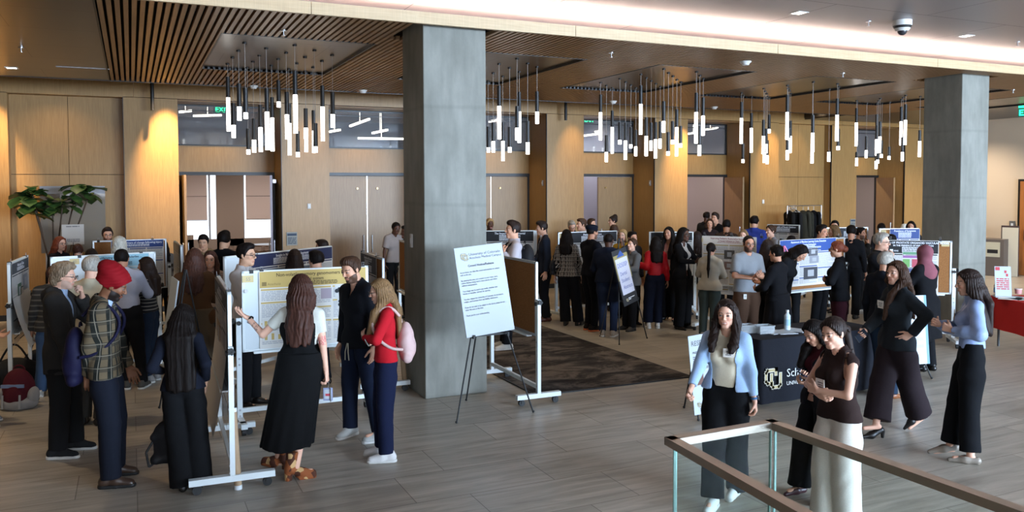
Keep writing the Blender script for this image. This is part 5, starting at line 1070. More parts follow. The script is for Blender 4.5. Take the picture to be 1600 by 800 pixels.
    def hand(fl, A):
        wr, d, n, t, cu = A['wr'], A['d'], A['n'], A['t'], A['curl']; z = 1.0 if sex == 'm' else .92
        for i in range(4):
            off = (.030-.0205*i)*z; kn = wr+d*(.088-.004*abs(i-1))*z+t*off
            fl.cone(wr+t*off*.5+d*.008, kn, .0135*z, .0115*z, .012)
            ln = (.074, .082, .077, .060)[i]*z; p = kn; dd = d; ang = 0
            sp = t*(.012*(1.2-i)*(1+A['spread'])); dd = nrm(d+sp*4)
            for j, fr in enumerate((.45, .31, .26)):
                ang += D(cu*(1.0, 1.15, .8)[j]+i*2); v = dd*math.cos(ang)+n*math.sin(ang)
                p2 = p+v*ln*fr; fl.cone(p, p2, (.0098, .0088, .0080)[j]*z, (.0088, .0080, .0068)[j]*z, .003); p = p2
        b = wr+d*.022+t*.022*z; v = nrm(d*.62+t*.62+n*.35); p = b+v*.045*z; fl.cone(b, p, .0145*z, .0108*z, .012)
        v = nrm(d*.85+t*.22+n*(.3+cu/90)); p2 = p+v*.032*z; fl.cone(p, p2, .0102*z, .009*z, .004); fl.cone(p2, p2+nrm(v+n*.2)*.022*z, .009*z, .0072*z, .004)
    def headf(fl):
        f_ = sex == 'f'; j = .94 if f_ else 1.0
        fl.ell(H(0, -.012, .030), (.073, .091, .083), Rh, .02)
        fl.ell(H(0, .020, -.030), (.057*j, .064, .080), Rh, .03)
        fl.cone(H(-.010, .062, -.094), H(.010, .062, -.094), .019*j, .019*j, .028)
        for sg in (1, -1):
            fl.ell(H(sg*.040*j, .008, -.062), (.018, .03, .022), Rh, .03)
            fl.ell(H(sg*.034, .058, -.020), (.020, .020, .018), Rh, .02)
            if hl < .014: fl.ell(H(sg*.0755, -.006, -.006), (.009, .018, .030), Rh @ roty(sg*.2), .006)
        if hf > .012:
            fl.cone(H(0, .084, .006), H(0, .101, -.026), .008, .012, .01); return
        fl.cone(H(-.030, .074, .021), H(.030, .074, .021), .0115, .0115, .014)
        for sg in (1, -1): fl.ell(H(sg*.031, .096, .002), (.0165, .016, .0115), Rh, .012, 's')
        fl.cone(H(0, .083, .012), H(0, .103, -.024), .0068, .0112, .010)
        for sg in (1, -1): fl.ell(H(sg*.0105, .094, -.029), (.0075, .009, .0065), Rh, .005)
        for sg in (1, -1): fl.ell(H(sg*.031, .0745, .002), (.0135, .0135, .0105), Rh, .0)
        fl.ell(H(0, .076, -.058), (.026, .013, .015), Rh, .012)
        sm = .004 if smile else 0
        fl.cone(H(-.021, .0815, -.056+sm), H(0, .0875, -.057), .003, .005, .003); fl.cone(H(.021, .0815, -.056+sm), H(0, .0875, -.057), .003, .005, .003)
        fl.cone(H(-.016, .0815, -.066+sm*.6), H(.016, .0815, -.066+sm*.6), .005, .005, .003); fl.ell(H(0, .086, -.067), (.012, .006, .0055), Rh, .004)
    # ---- body mesh: fine head and hands, coarser rest
    pts = [hc+np.array([0, 0, .13])]+[A[k_] for A in arms for k_ in ('sh', 'el', 'wr')]+[A['wr']+A['d']*.2 for A in arms]+[l_[i_] for l_ in legs for i_ in (0, 1, 2)]+[l_[2]+l_[3]*.17 for l_ in legs]
    pts = np.array(pts); lo = pts.min(0)-.14; hi = pts.max(0)+.14; lo[2] = .0 if not no_legs else .75
    big = Field(lo, hi, hb); body(big); V, Fq = big.mesh()
    boxes = [(hc-.155, hc+.155)]+[(A['wr']+A['d']*.085-.125, A['wr']+A['d']*.085+.125) for A in arms]
    cen = V[Fq].mean(1); keep = np.ones(len(Fq), bool)
    for b0, b1 in boxes: keep &= ~((cen > b0+hb*1.6) & (cen < b1-hb*1.6)).all(1)
    Vs = [V]; Fss = [Fq[keep]]; n_ = len(V)
    for ib, (b0, b1) in enumerate(boxes):
        fl = Field(b0, b1, hf if (ib == 0 or q != 'far') else .010)
        body(fl); v, f2 = fl.mesh()
        for (c0, c1) in boxes[:ib]:
            cc = v[f2].mean(1) if len(f2) else np.zeros((0, 3)); f2 = f2[~((cc > c0) & (cc < c1)).all(1)]
        Vs.append(v); Fss.append(f2+n_); n_ += len(v)
    V = np.concatenate(Vs); Fq = np.concatenate(Fss)
    used = np.unique(Fq); rm = np.full(len(V), -1); rm[used] = np.arange(len(used)); V = V[used]; Fq = rm[Fq]
    # ---- colouring of the skin, lips, eyes, brows, beard
    sk = np.array(SKIN[skin]); C_ = np.tile(sk, (len(V), 1)); q_ = (V-hc) @ Rh; x, y, z = q_.T; near = (np.abs(q_) < .14).all(1)
    hcn = (hair or {}).get('c', 'dark'); bc = np.array(HAIRC.get(brow or hcn, HAIRC['dark']))
    def paint(m, c, f=1.0): C_[m] = C_[m]*(1-f)+np.array(c)*f
    paint(near & (y > .05) & (np.hypot(np.abs(x)-.036, z+.03) < .018), sk*np.array([1.08, .82, .80]), .5)
    if beard:
        m = near & (z < -.056+.55*np.clip(np.abs(x)-.018, 0, .06)) & (z > -.125) & (y > .0) & ~((np.abs(x) < .019) & (z > -.073) & (z < -.052)); paint(m, bc*.85, beard)
        m = near & (y > .07) & (np.abs(x) < .026) & (z < -.041) & (z > -.0525); paint(m, bc, beard)
    if hf < .012:
        paint(near & (y > .074) & (np.abs(x) < .025) & (z < -.0515) & (z > -.074), np.array(lips)*.5*(sk/.5)**.5+sk*.35, .75)
        if smile: paint(near & (y > .08) & (np.abs(x) < .017) & (np.abs(z+.061) < .003), (.8, .78, .74), .9)
        else: paint(near & (y > .08) & (np.abs(x) < .022) & (np.abs(z+.0612) < .0022), sk*.25, .8)
        ex = np.abs(x)-.031
        paint(near & (y > .07) & ((ex/.0140)**2+((z-.001)/.0062)**2 < 1), (.45, .42, .40), .9)
        paint(near & (y > .07) & (np.hypot(ex, z-.001) < .0060), (.02, .012, .01), .95)
        paint(near & (y > .07) & (np.abs(ex) < .0165) & (np.abs(z-.0105+40*.0+.012*np.abs(ex)/.0165) < .0028), (.015, .01, .01), .85)
        paint(near & (y > .055) & (np.abs(np.abs(x)-.032) < .018) & (np.abs(z-.0265+ .25*np.abs(np.abs(x)-.030)) < .0042), bc, .8)
    else:
        paint(near & (y > .055) & (np.abs(np.abs(x)-.032) < .018) & (np.abs(z-.016) < .012), sk*.3, .7)
        paint(near & (y > .07) & (np.abs(x) < .024) & (np.abs(z+.062) < .009), np.array(lips)*.8, .6)
    if hair and hair.get('st') in ('short', 'buzz', 'bald'):
        pass
    for mk in marks:                                    # marks with a shape of their own on the skin (tattoos)
        A = arms[0 if mk[0] == 'R' else 1]; a0, a1 = (A['sh'], A['el']) if mk[1] == 'upper' else (A['el'], A['wr'])
        ab = a1-a0; t_ = ((V-a0) @ ab)/(ab@ab); rad = np.linalg.norm(V-(a0+t_[:, None]*ab), axis=1)
        pat = np.sin(V[:, 0]*240+3*np.sin(V[:, 2]*170))*np.sin(V[:, 2]*260+V[:, 1]*200)
        paint((rad < .07) & (t_ > mk[2]) & (t_ < mk[3]) & (pat > mk[5]), mk[4], .75)
    root = np_mesh('person', V*s, Fq, MATS['skin'], None, base, col=C_); root.rotation_euler = (0, 0, rz)
    tag(root, label, 'person', group)
    ctx = dict(root=root, s=s, T=T, H=H, Rt=Rt, Rh=Rh, hc=hc, nb=nb, arms=arms, legs=legs, M=M, base=base)
    def emit(name, fl, m_, lab=None, parent=None):
        v, f2 = fl.mesh()
        if not len(v): return None
        return np_mesh(name, v*s, f2, m_, parent or root, None, label=lab)
    # ---- clothes
    def shirt(sp, name=None):
        inf = sp.get('loose', .014); sl = sp.get('sleeve', 1.0); hem = sp.get('hem', .93); k = .045
        P0 = pts.copy(); lo = P0.min(0)-.13; hi = P0.max(0)+.13; lo[2] = hem-.12; hi[2] = nb[2]+.16
        for A in arms: lo[2] = min(lo[2], A['wr'][2]-.08, A['el'][2]-.1); hi[2] = max(hi[2], A['wr'][2]+.1, A['el'][2]+.1)
        fl = Field(lo, hi, hc_); yv = Rt @ np.array([0, 1, 0])
        torso(fl, inf, k)
        if hem < .90:
            hw = sp.get('hemw', 0)
            fl.cone(T(-.085*w, 0, .93), T(-.088*w-hw*.5, 0, hem-.05), .10*w+inf, .102*w+inf+hw, k, (yv, .9)); fl.cone(T(.085*w, 0, .93), T(.088*w+hw*.5, 0, hem-.05), .10*w+inf, .102*w+inf+hw, k, (yv, .9))
            fl.cone(T(0, 0, .93), T(0, 0, hem-.05), .11*w+inf, .115*w+inf+hw, k, (yv, .84))
        elif hem < 1.0:
            fl.cone(T(-.072*w, 0, 1.0), T(-.080*w, 0, hem-.05), .09*w+inf, .10*w+inf, k, (yv, .9)); fl.cone(T(.072*w, 0, 1.0), T(.080*w, 0, hem-.05), .09*w+inf, .10*w+inf, k, (yv, .9))
        fl.plane(T(0, 0, hem), Rt @ np.array([0, 0, -1]))
        puff = sp.get('puff', 0)
        if sl > 0:
            for A in arms:
                if sl > .5:
                    e = A['el']+(A['wr']-A['el'])*min(1, (sl-.5)*2)*.97
                    fl.cone(A['sh'], A['el'], .051*am+inf, .040*am+inf+puff*.5, .03); fl.cone(A['el'], e, .039*am+inf+puff, .0285*am+inf*.8, .02, cut=True)
                    if puff: fl.ell(A['el']+(e-A['el'])*.55, (.05+puff,)*3, None, .03)
                else:
                    e = A['sh']+(A['el']-A['sh'])*sl*2; fl.cone(A['sh'], e, .051*am+inf, .046*am+inf*1.2, .03, cut=True)
        else:
            for A in arms: fl.cone(A['sh']+(A['sh']-A['el'])*.15, A['el'], .058*am+inf, .058*am+inf, .0, mode='s', cut0=(A['sh']-(T(0, 0, 1.4)-A['sh'])*-.08, A['sh']-T(0, 0, 1.35)))
        cz = sp.get('collar', 0)
        if cz: fl.cone(T(0, -.012, 1.45), nb+(H(0, -.022, -.05)-nb)*(.45 if cz < 2 else .95), .072+inf*.4, .068+inf*.4, .02, cut=True)
        if sp.get('hood'): fl.cone(T(-.075, -.06, 1.475), T(0, -.125, 1.42), .034, .052, .03); fl.cone(T(.075, -.06, 1.475), T(0, -.125, 1.42), .034, .052, .03); fl.cone(T(-.07, .02, 1.475), T(-.075, -.06, 1.475), .022, .034, .02); fl.cone(T(.07, .02, 1.475), T(.075, -.06, 1.475), .022, .034, .02)
        fl.wrinkle(sp.get('wr', .0045), sp.get('wf', 20), seed)
        nk = sp.get('neck', (.060 if sex == 'm' else .052) if cz < 2 else .050)
        fl.cone(nb-Rt @ np.array([0, 0, .008]), nb*.5+H(0, -.015, -.09)*.5+Rt @ np.array([0, .0, .03]), nk, nk+.002, .004, mode='s')
        X, Y, Z = fl.grid(); U = [(X-piv[0])*Rt[0, i]+(Y-piv[1])*Rt[1, i]+(Z-piv[2])*Rt[2, i] for i in range(3)]; tz = U[2]+.93
        if sp.get('vneck'):
            g = (tz-(1.44-sp['vneck']))*.42; e = np.maximum(np.abs(U[0])-g, -U[1]-.0); fl.d = np.maximum(fl.d, -np.minimum(e, .2)).astype(np.float32)
        if sp.get('scoop'):
            zb, zf = sp['scoop']; sx = sp.get('strapx', .085)
            e = np.maximum(np.abs(U[0])-sx, np.where(U[1] < 0, zb, zf)-tz); fl.d = np.maximum(fl.d, -e).astype(np.float32)
            e = np.maximum(sx+.022-np.abs(U[0]), np.where(U[1] < 0, zb, zf)+.02-tz); fl.d = np.maximum(fl.d, -e).astype(np.float32)
        if sp.get('open'):
            g = sp['open']+np.clip(tz-1.1, 0, 1)*sp.get('openup', .12)+np.clip(1.0-tz, 0, 1)*.15; e = np.maximum(np.abs(U[0])-g, -U[1]+.01)
            fl.d = np.maximum(fl.d, -e).astype(np.float32)
        return emit(name or sp.get('name', 'shirt'), fl, sp['m'], sp.get('lab'))
    if inner: shirt(inner)
    if top: shirt(top)
    if bottom and not no_legs:
        b = bottom; ht = (top or inner or {}).get('hem', .93); wz = b.get('waist', min(1.02, ht+.05) if ht < 1.0 else 1.03); tk = ht >= 1.0
        if b.get('st', 'trousers') in ('trousers', 'jeans', 'shorts'):
            it, ik, ih = b.get('w', (.016, .022, .03)); end = b.get('end', .97)
            lo = pts.min(0)-.12; hi = pts.max(0)+.12; lo[2] = -.02; hi[2] = wz+.04
            fl = Field(lo, hi, hc_); yv = np.array([0, 1, 0])
            fl.cone((pel[0]-.078*w, pel[1], .93), (pel[0]+.078*w, pel[1], .93), .096*w+.008+.010*tk, .096*w+.008+.010*tk, .04, (yv, .88))
            fl.cone(T(-.05*w, 0, wz-.02), T(.05*w, 0, wz-.02), (.092 if sex == 'm' else .084)*w+.006+.012*tk, (.092 if sex == 'm' else .084)*w+.006+.012*tk, .05, (yv, .86))
            for hip, kn, ank, fd, pit, lift in legs:
                e = kn+(ank-kn)*end; e = e-np.array([0, 0, b.get('drop', .03)])
                th_ = hip+(kn-hip)*.3; fl.cone(hip+np.array([-.004*np.sign(hip[0]-pel[0]), 0, 0]), th_, .088*w+min(it, .010), .082*w+it, .03); fl.cone(th_, kn, .082*w+it, .056+ik, .03); fl.cone(kn, e, .054+ik, .042+ih, .015, cut=True)
            fl.plane(T(0, 0, wz), Rt @ np.array([0, 0, 1])); fl.wrinkle(b.get('wr', .0042), b.get('wf', 15), seed+3, .8)
            emit(b.get('name', 'trousers'), fl, b['m'], b.get('lab'))
        else:
            hemz = b['hem']; mid = (legs[0][2]+legs[1][2])/2; fa = (legs[0][2][:2]-legs[1][2][:2]); sp_ = np.linalg.norm(fa)/2
            lo = pts.min(0)-.2; hi = pts.max(0)+.2; lo[2] = hemz-.03; hi[2] = 1.12
            fl = Field(lo, hi, hc_); X, Y, Z = fl.grid(); t = np.clip((.98-Z)/(.98-hemz), 0, 1)
            cx = pel[0]+(mid[0]-pel[0])*t; cy = pel[1]+(mid[1]-pel[1])*t; th = np.arctan2(Y-cy, X-cx)
            hw = .19*w+(b.get('flare', .08))*t**1.5-.02*np.sin(np.pi*t)*b.get('pinch', .3); top_ = np.clip((1.08-Z)/.12, 0, 1)
            rx = (hw*(.90+.10*top_)); rx = rx+.012*t; ry = rx*(.80+.20*t)+.03*t; fo = 1+b.get('fold', .05)*t*(np.sin(th*9+3*np.sin(th*2))+.4*np.sin(th*15+1)); rx = rx*fo; ry = ry*fo
            e = (np.sqrt(((X-cx)/rx)**2+((Y-cy)/ry)**2)-1)*np.minimum(rx, ry); e = np.maximum(np.maximum(e, hemz+.008*np.sin(th*5)-Z), Z-1.06)
            fl.d = e.astype(np.float32); fl.wrinkle(.004, 12, seed, .4); emit('skirt', fl, b['m'], b.get('lab'))
    # ---- shoes
    if shoes and not no_legs:
        for i, (hip, kn, ank, fd, pit, lift) in enumerate(legs):
            st = shoes.get('st', 'sneaker'); yr = math.atan2(-fd[0], fd[1]); heel = {'heel': .055, 'boot': .07}.get(st, 0)
            fl = Field((-.07, -.12, -.005), (.07, .22, .26 if st == 'boot' else .15), .0055 if q == 'fg' else (.009 if q == 'mid' else .013))
            k_ = .02; hh = heel
            if st == 'sneaker':
                fl.cone((0, -.055, .045), (0, .04, .052), .040, .040, k_); fl.cone((0, .04, .05), (.004, .145, .028), .040, .033, .03); fl.cone((0, -.045, .05), (0, -.03, .105), .040, .040, .02, cut=((0, 0, .105), (0, .1, 1)))
                fl.cone((-.012, .05, .03), (-.004, .135, .022), .032, .030, .02)
            elif st in ('dress', 'flat'):
                fl.cone((0, -.055, .035), (0, .04, .038), .034, .036, k_); fl.cone((0, .04, .036), (.002, .165, .018), .036, .020, .03)
                if st == 'dress': fl.cone((0, -.045, .045), (0, -.03, .095), .036, .037, .02, cut=((0, 0, .095), (0, .1, 1)))
                else: fl.cone((0, -.03, .09), (0, .06, .075), .030, .026, .0, mode='s')
            elif st == 'heel':
                fl.cone((0, -.05, .055+hh*.5), (0, .05, .035), .030, .033, k_); fl.cone((0, .05, .032), (0, .15, .016), .033, .014, .03); fl.cone((0, -.02, .125), (0, .06, .07), .030, .022, 0, mode='s'); fl.cone((0, -.07, .07), (0, -.07, 0), .022, .014, .01)
            elif st == 'boot':
                fl.cone((0, -.05, .10), (0, .05, .055), .038, .038, k_); fl.cone((0, .05, .055), (0, .14, .04), .038, .032, .03); fl.cone((0, -.045, .10), (0, -.025, .245), .045, .050, .02, cut=((0, 0, .24), (0, 0, 1)))
                fl.cone((0, .03, .02), (0, .14, .015), .036, .034, .01); fl.cone((0, -.06, .08), (0, -.062, -.02), .034, .030, .006); fl.cone((-.09, -.002, -.002), (.09, -.002, -.002), .026, .026, .004, mode='s')
            fl.plane((0, 0, 0), (0, 0, -1))
            v, f2 = fl.mesh(); c_, s_ = math.cos(yr), math.sin(yr)
            if pit: 
                pv = np.array([0, .10, 0]); v = (v-pv) @ rotx(-D(pit)).T+pv
            v = v @ rotz(yr).T; off = ank-np.array([0, 0, .085+heel*.0]); off = off+fd*.03*1.0-fd*.03; off[2] = lift
            v = v+off; m_ = shoes['m']; sole = shoes.get('sole'); mi = None; ms = [m_]
            o = np_mesh('shoe', v*s, f2, ms, root, None)
            if shoes.get('lab'): o['label'] = shoes['lab']
            if sole:
                zz = (v[:, 2]-off[2]); fl2 = Field((-.07, -.12, -.005), (.07, .22, .05), .0055 if q == 'fg' else .009)
                fl2.cone((0, -.055, .01), (0, .04, .01), .046, .045, .01); fl2.cone((0, .04, .01), (.002, .15, .01), .045, .038, .01); fl2.plane((0, 0, 0), (0, 0, -1)); fl2.plane((0, 0, .026), (0, 0, 1))
                v, f3 = fl2.mesh()
                if pit: v = (v-pv) @ rotx(-D(pit)).T+pv
                v = v @ rotz(yr).T+off; np_mesh('sole', v*s, f3, [sole], o)
            if shoes.get('sock'):
                k2 = Field(ank-.08, ank+.12, .008); k2.cone(ank-np.array([0, 0, .02]), ank+nrm(kn-ank)*.10, .040, .042, .01); emit('sock', k2, shoes['sock'])
    # ---- hair and headwear
    if hair: hair_build(ctx, hair, q, hl, rnd, sex)
    if glasses:
        g = MB(); r_ = .0024
        for sg in (1, -1):
            ring = [H(sg*.033+.023*math.cos(t_*math.pi/6), .1055-.002*abs(math.cos(t_*math.pi/6)), .000+.018*math.sin(t_*math.pi/6))*s for t_ in range(13)]
            g.tube([Vector(p) for p in ring], r_*s, 5); g.tube([Vector(H(sg*.056, .103, .006)*s), Vector(H(sg*.076, .05, .008)*s), Vector(H(sg*.080, -.005, .002)*s)], r_*s, 5)
        g.tube([Vector(H(-.010, .107, .005)*s), Vector(H(.010, .107, .005)*s)], r_*s, 5)
        g.build('glasses', mat('glasses_frame', (.02, .018, .016), .3), root)
    if badge is not None:                               # name badge: (x, z) on the chest
        bx, bz = badge[:2]; by = badge[2] if len(badge) > 2 else .135; tl = badge[3] if len(badge) > 3 else .04
        c = T(bx, by, bz); Mx = Matrix([[*(Rt[r0])] for r0 in range(3)]).to_4x4(); Mx.translation = Vector(c*s)
        Mx = Mx @ Matrix.Rotation(-.25*bx/.1, 4, 'Z')
        g = MB(); bw, bh = (.05, .036) if len(badge) < 5 else badge[4]; g.box((-bw*s, -.003, -bh*s), (bw*s, .003, bh*s), M=Mx)
        bd = g.build('badge', badge[5] if len(badge) > 5 else mat('badge_card', (.85, .82, .76), .5), root)
        g = MB(); rr = random.Random(seed)
        for i_ in range(3): g.box((-bw*s*(.7-.1*i_), .003, bh*s*(.35-.4*i_)-.003), (bw*s*rr.uniform(.3, .7), .0042, bh*s*(.35-.4*i_)+.003), M=Mx)
        g.build('print', mat('print_grey', (.12, .12, .13), .7), bd)
    return ctx

def hair_build(ctx, hr, q, hl, rnd, sex):
    H, T, Rh, Rt, hc, s, root, nb = ctx['H'], ctx['T'], ctx['Rh'], ctx['Rt'], ctx['hc'], ctx['s'], ctx['root'], ctx['nb']
    st = hr['st']; m_ = hr.get('m') or hair_mat(hr['c']); hv = lambda a, b, c: Rh @ np.array([a, b, c])
    Ln = hr.get('len', .35); t = hr.get('t', .012)
    lo = hc-.26; hi = hc+.26
    if st in ('long', 'ponytail', 'hijab', 'wavy'): lo = lo-np.array([.06, .08, Ln]); hi = hi+np.array([.06, .05, 0])
    fl = Field(lo, hi, hl)
    cap_r = (.074+t, .092+t, .084+t*1.2)
    if st in ('short', 'buzz'):
        fr = hr.get('front', 0); fl.ell(H(0, -.014, .032), cap_r, Rh, .01, cuts=[(H(0, .062+fr, .085), hv(0, .88, -.47)), (H(0, 0, -.045-hr.get('nape', 0)), hv(0, -.25, -1))])
        if hr.get('nape'): fl.ell(H(0, -.062, -.045), (.072, .050, .060), Rh, .03)
        if st == 'short':
            fl.ell(H(0, .020, .098), (.060, .068, .030+hr.get('vol', 0)), Rh, .02); fl.ell(H(0, -.05, .07), (.062, .055, .048), Rh, .02)
        for sg in (1, -1): fl.cone(H(sg*.076, .022, .03), H(sg*.074, .016, -.018), .009, .006, .012)
    elif st == 'bald':
        fl.ell(H(0, -.016, .02), (.078, .097, .075), Rh, .01, cuts=[(H(0, .01, 0), hv(0, 1, 0)), (H(0, 0, .045), hv(0, 0, 1)), (H(0, 0, -.045), hv(0, -.2, -1))])
    elif st in ('long', 'wavy', 'bun', 'ponytail', 'bob'):
        fr = hr.get('front', 0)
        fl.ell(H(0, -.014, .032), cap_r, Rh, .01, cuts=[(H(0, .070+fr, .088), hv(0, .86, -.51))])
        if st in ('bun', 'ponytail'): fl.plane(H(0, 0, -.055), hv(0, -.3, -1), 0)
        for sg in (1, -1): fl.cone(H(sg*.045, .058, .082), H(sg*.080, .018, .005), .012, .013, .015)
    if st in ('long', 'wavy', 'bob'):
        nl = 15; frs = hr.get('fall', 'back')
        for i in range(nl):
            ph = D(68+(292-68)*i/(nl-1)); sx, cy = math.sin(ph), math.cos(ph); jit = lambda v: rnd.uniform(-v, v)
            p0 = H(.076*sx, .090*cy-.014, .03); p1 = H(.092*sx+jit(.004), .098*cy-.022, -.075)
            sd = 'R' if sx > 0 else 'L'; front = abs(sx) > .70 and (frs == 'both' or frs == sd)
            if front: p2 = T(.100*sx, .10+jit(.01), 1.40); p3 = T(.088*sx+jit(.01), .172, 1.40-(Ln-.12)*.9)
            else:
                p2 = T(.105*sx*hr.get('wide', 1), min(-.085+.05*cy+(.075 if abs(sx) > .8 else 0), -.03)+jit(.008), 1.42); p3 = T(.088*sx*hr.get('wide', 1)+jit(.012), -.135+.01*cy+(.03 if abs(sx) > .8 else 0), 1.44-(Ln-.14)+jit(.02)-.03*abs(cy))
            fl.cone(p0, p1, .018, .025, .02); 
            if st == 'bob': fl.cone(p1, H(.088*sx, .09*cy-.02, -.075-Ln), .025, .016, .02); continue
            fl.cone(p1, p2, .025, .024, .02)
            if st == 'wavy':
                pm = (p2+p3)/2+np.array([jit(.022), jit(.01), 0]); fl.cone(p2, pm, .025, .025, .012); fl.cone(pm, p3, .025, .012, .012)
            else: fl.cone(p2, p3, .026, .013, .034)
    if st in ('long', 'wavy'):
        yv_ = Rt @ np.array([0, 1, 0]); fl.cone(H(0, -.070, -.03), T(0, -.118, 1.41), .058, .066*hr.get('wide', 1), .03, (yv_, .42)); fl.cone(T(0, -.118, 1.41), T(0, -.128, 1.47-(Ln-.12)), .066*hr.get('wide', 1), .040, .03, (yv_, .36))
    if st == 'bun':
        b = hr.get('at', (0, -.10, .075)); fl.ell(H(*b), (hr.get('r', .042),)*3, Rh, .012); fl.cone(H(0, -.08, .04), H(*b), .03, .02, .02)
    if st == 'ponytail':
        b = hr.get('at', (0, -.105, .045)); fl.ell(H(*b), (.024,)*3, Rh, .012)
        p = H(*b); e = T(hr.get('sx', 0), -.165, 1.46-Ln*.55); m1 = H(b[0], b[1]-.045, b[2]-.05); e2 = T(hr.get('sx', 0), -.155, 1.46-Ln)
        fl.cone(p, m1, .018, .028, .01); fl.cone(m1, e, .030, .026, .02); fl.cone(e, e2, .026, .010, .02)
    if st == 'turban':
        R2 = Rh @ rotx(D(-24)); fl.ell(H(0, -.030, .080), (.118, .158, .094), R2, .02)
        fl.ell(H(0, -.06, .02), (.098, .092, .075), Rh, .03); fl.plane(H(0, 0, -.045), hv(0, -.35, -1)); fl.plane(H(0, .075, .045), hv(0, .80, -.62))
        X, Y, Z = fl.grid(); a_ = (X-hc[0])*Rh[0, 1]+(Y-hc[1])*Rh[1, 1]+(Z-hc[2])*Rh[2, 1]; b_ = (X-hc[0])*Rh[0, 2]+(Y-hc[1])*Rh[1, 2]+(Z-hc[2])*Rh[2, 2]
        c_ = (X-hc[0])*Rh[0, 0]+(Y-hc[1])*Rh[1, 0]+(Z-hc[2])*Rh[2, 0]
        fl.d += (.0035*np.abs(np.sin((b_-.55*a_+.35*np.abs(c_))*95))).astype(np.float32)-.002
        v, f2 = fl.mesh(); np_mesh('turban', v*s, f2, m_, root); return
    if st == 'hijab':
        fl.ell(H(0, -.018, .025), (.094, .112, .106), Rh, .01); fl.ell(H(0, .0, -.05), (.080, .085, .085), Rh, .03); fl.cone(H(0, -.02, -.08), T(0, -.0, 1.38), .082, .160, .04, (Rt @ np.array([0, 1, 0]), .95)); fl.ell(H(0, .105, -.022), (.050, .055, .076), Rh, .008, 's'); fl.wrinkle(.004, 22, 5)
        v, f2 = fl.mesh(); np_mesh('headscarf', v*s, f2, m_, root); return
    if st == 'cap':
        fl.ell(H(0, -.014, .030), (.078, .096, .088), Rh, .01, cuts=[(H(0, .0, -.03), hv(0, 0, -1)), (H(0, .05, .0), hv(0, .7, -.7))]); v, f2 = fl.mesh(); np_mesh('hair', v*s, f2, hair_mat(hr['c']), root)
        fl = Field(hc-.2, hc+.2, hl); fl.ell(H(0, -.012, .045), (.088, .105, .083), Rh, .01, cuts=[(H(0, 0, .035), hv(0, -.15, -1))]); 
        if hr.get('beret', 1): fl.ell(H(0, -.02, .09), (.10, .115, .04), Rh, .02)
        v, f2 = fl.mesh(); np_mesh('cap', v*s, f2, m_, root); return
    amp = .0030 if q == 'fg' else .002
    X, Y, Z = fl.grid(); th = np.arctan2(Y-hc[1]+.01, X-hc[0]); rr = np.clip(np.hypot(X-hc[0], Y-hc[1])/.08, .3, 1)
    wv = .5*np.sin(Z*28+th*2)*(1.6 if st == 'wavy' or hr.get('curly') else .4)
    fl.d += (amp*np.where(Z > hc[2]-.14, 1, .35)*rr*(np.sin(th*34+wv*3)+.6*np.sin(th*61+2+wv*4))*(1.3 if st == 'wavy' else 1)).astype(np.float32)
    if hr.get('curly'): fl.wrinkle(.006, 90, 3, 1.0)
    v, f2 = fl.mesh()
    if len(v): np_mesh('hair', v*s, f2, m_, root)
# ---------------------------------------------------------------- the people of the photograph
C = lambda h, rough=.9: cloth('cloth_'+h, rgb('#'+h), rough)
def leather(h): return mat('leather_'+h, rgb('#'+h), .4)
def plaid(name, base, c1, c2, sc=9.0, line=None):
    m = mat(name, base, .9, spec=.15); v = coords(m); sx = N(m, 'ShaderNodeSeparateXYZ'); L(m, v, sx.inputs[0])
    def band(sock, freq, duty, off=0.0):
        a = N(m, 'ShaderNodeMath', operation='MULTIPLY_ADD'); L(m, sock, a.inputs[0]); a.inputs[1].default_value = freq; a.inputs[2].default_value = off
        f = N(m, 'ShaderNodeMath', operation='FRACT'); L(m, a.outputs[0], f.inputs[0]); g = N(m, 'ShaderNodeMath', operation='LESS_THAN'); L(m, f.outputs[0], g.inputs[0]); g.inputs[1].default_value = duty; return g.outputs[0]
    at_ = N(m, 'ShaderNodeMath', operation='ARCTAN2'); L(m, sx.outputs[1], at_.inputs[0]); L(m, sx.outputs[0], at_.inputs[1]); ad = N(m, 'ShaderNodeMath', operation='MULTIPLY'); L(m, at_.outputs[0], ad.inputs[0]); ad.inputs[1].default_value = .17; h_ = ad.outputs[0]; z_ = sx.outputs[2]
    c = mixc(m, base, c1, band(h_, sc, .45)); c = mixc(m, c, mixc(m, c, c2, .6), band(z_, sc, .45))
    if line: c = mixc(m, c, line, band(h_, sc, .06, .72)); c = mixc(m, c, line, band(z_, sc, .06, .72))
    L(m, c, bsdf(m).inputs['Base Color']); return m
def stripes(name, a, b, freq=28, duty=.3):
    m = mat(name, a, .9); sx = N(m, 'ShaderNodeSeparateXYZ'); L(m, coords(m), sx.inputs[0]); q = N(m, 'ShaderNodeMath', operation='MULTIPLY'); L(m, sx.outputs[2], q.inputs[0]); q.inputs[1].default_value = freq
    f = N(m, 'ShaderNodeMath', operation='FRACT'); L(m, q.outputs[0], f.inputs[0]); g = N(m, 'ShaderNodeMath', operation='LESS_THAN'); L(m, f.outputs[0], g.inputs[0]); g.inputs[1].default_value = duty
    L(m, mixc(m, a, b, g.outputs[0]), bsdf(m).inputs['Base Color']); return m
soleW = mat('sole_white', rgb('#c9c6c0'), .6); soleB = mat('sole_black', rgb('#141414'), .6)
SN = lambda h, sole=None: dict(st='sneaker', m=C(h, .7), sole=sole or soleW)
BK = dict(st='dress', m=leather('141211')); HL = dict(st='heel', m=leather('141211'))
TR = lambda h, **k: dict(m=C(h), **k)
flannel = plaid('plaid_flannel', rgb('#5c4f3c'), rgb('#1e1f1b'), rgb('#2c2c27'), 10.5, rgb('#70685a'))
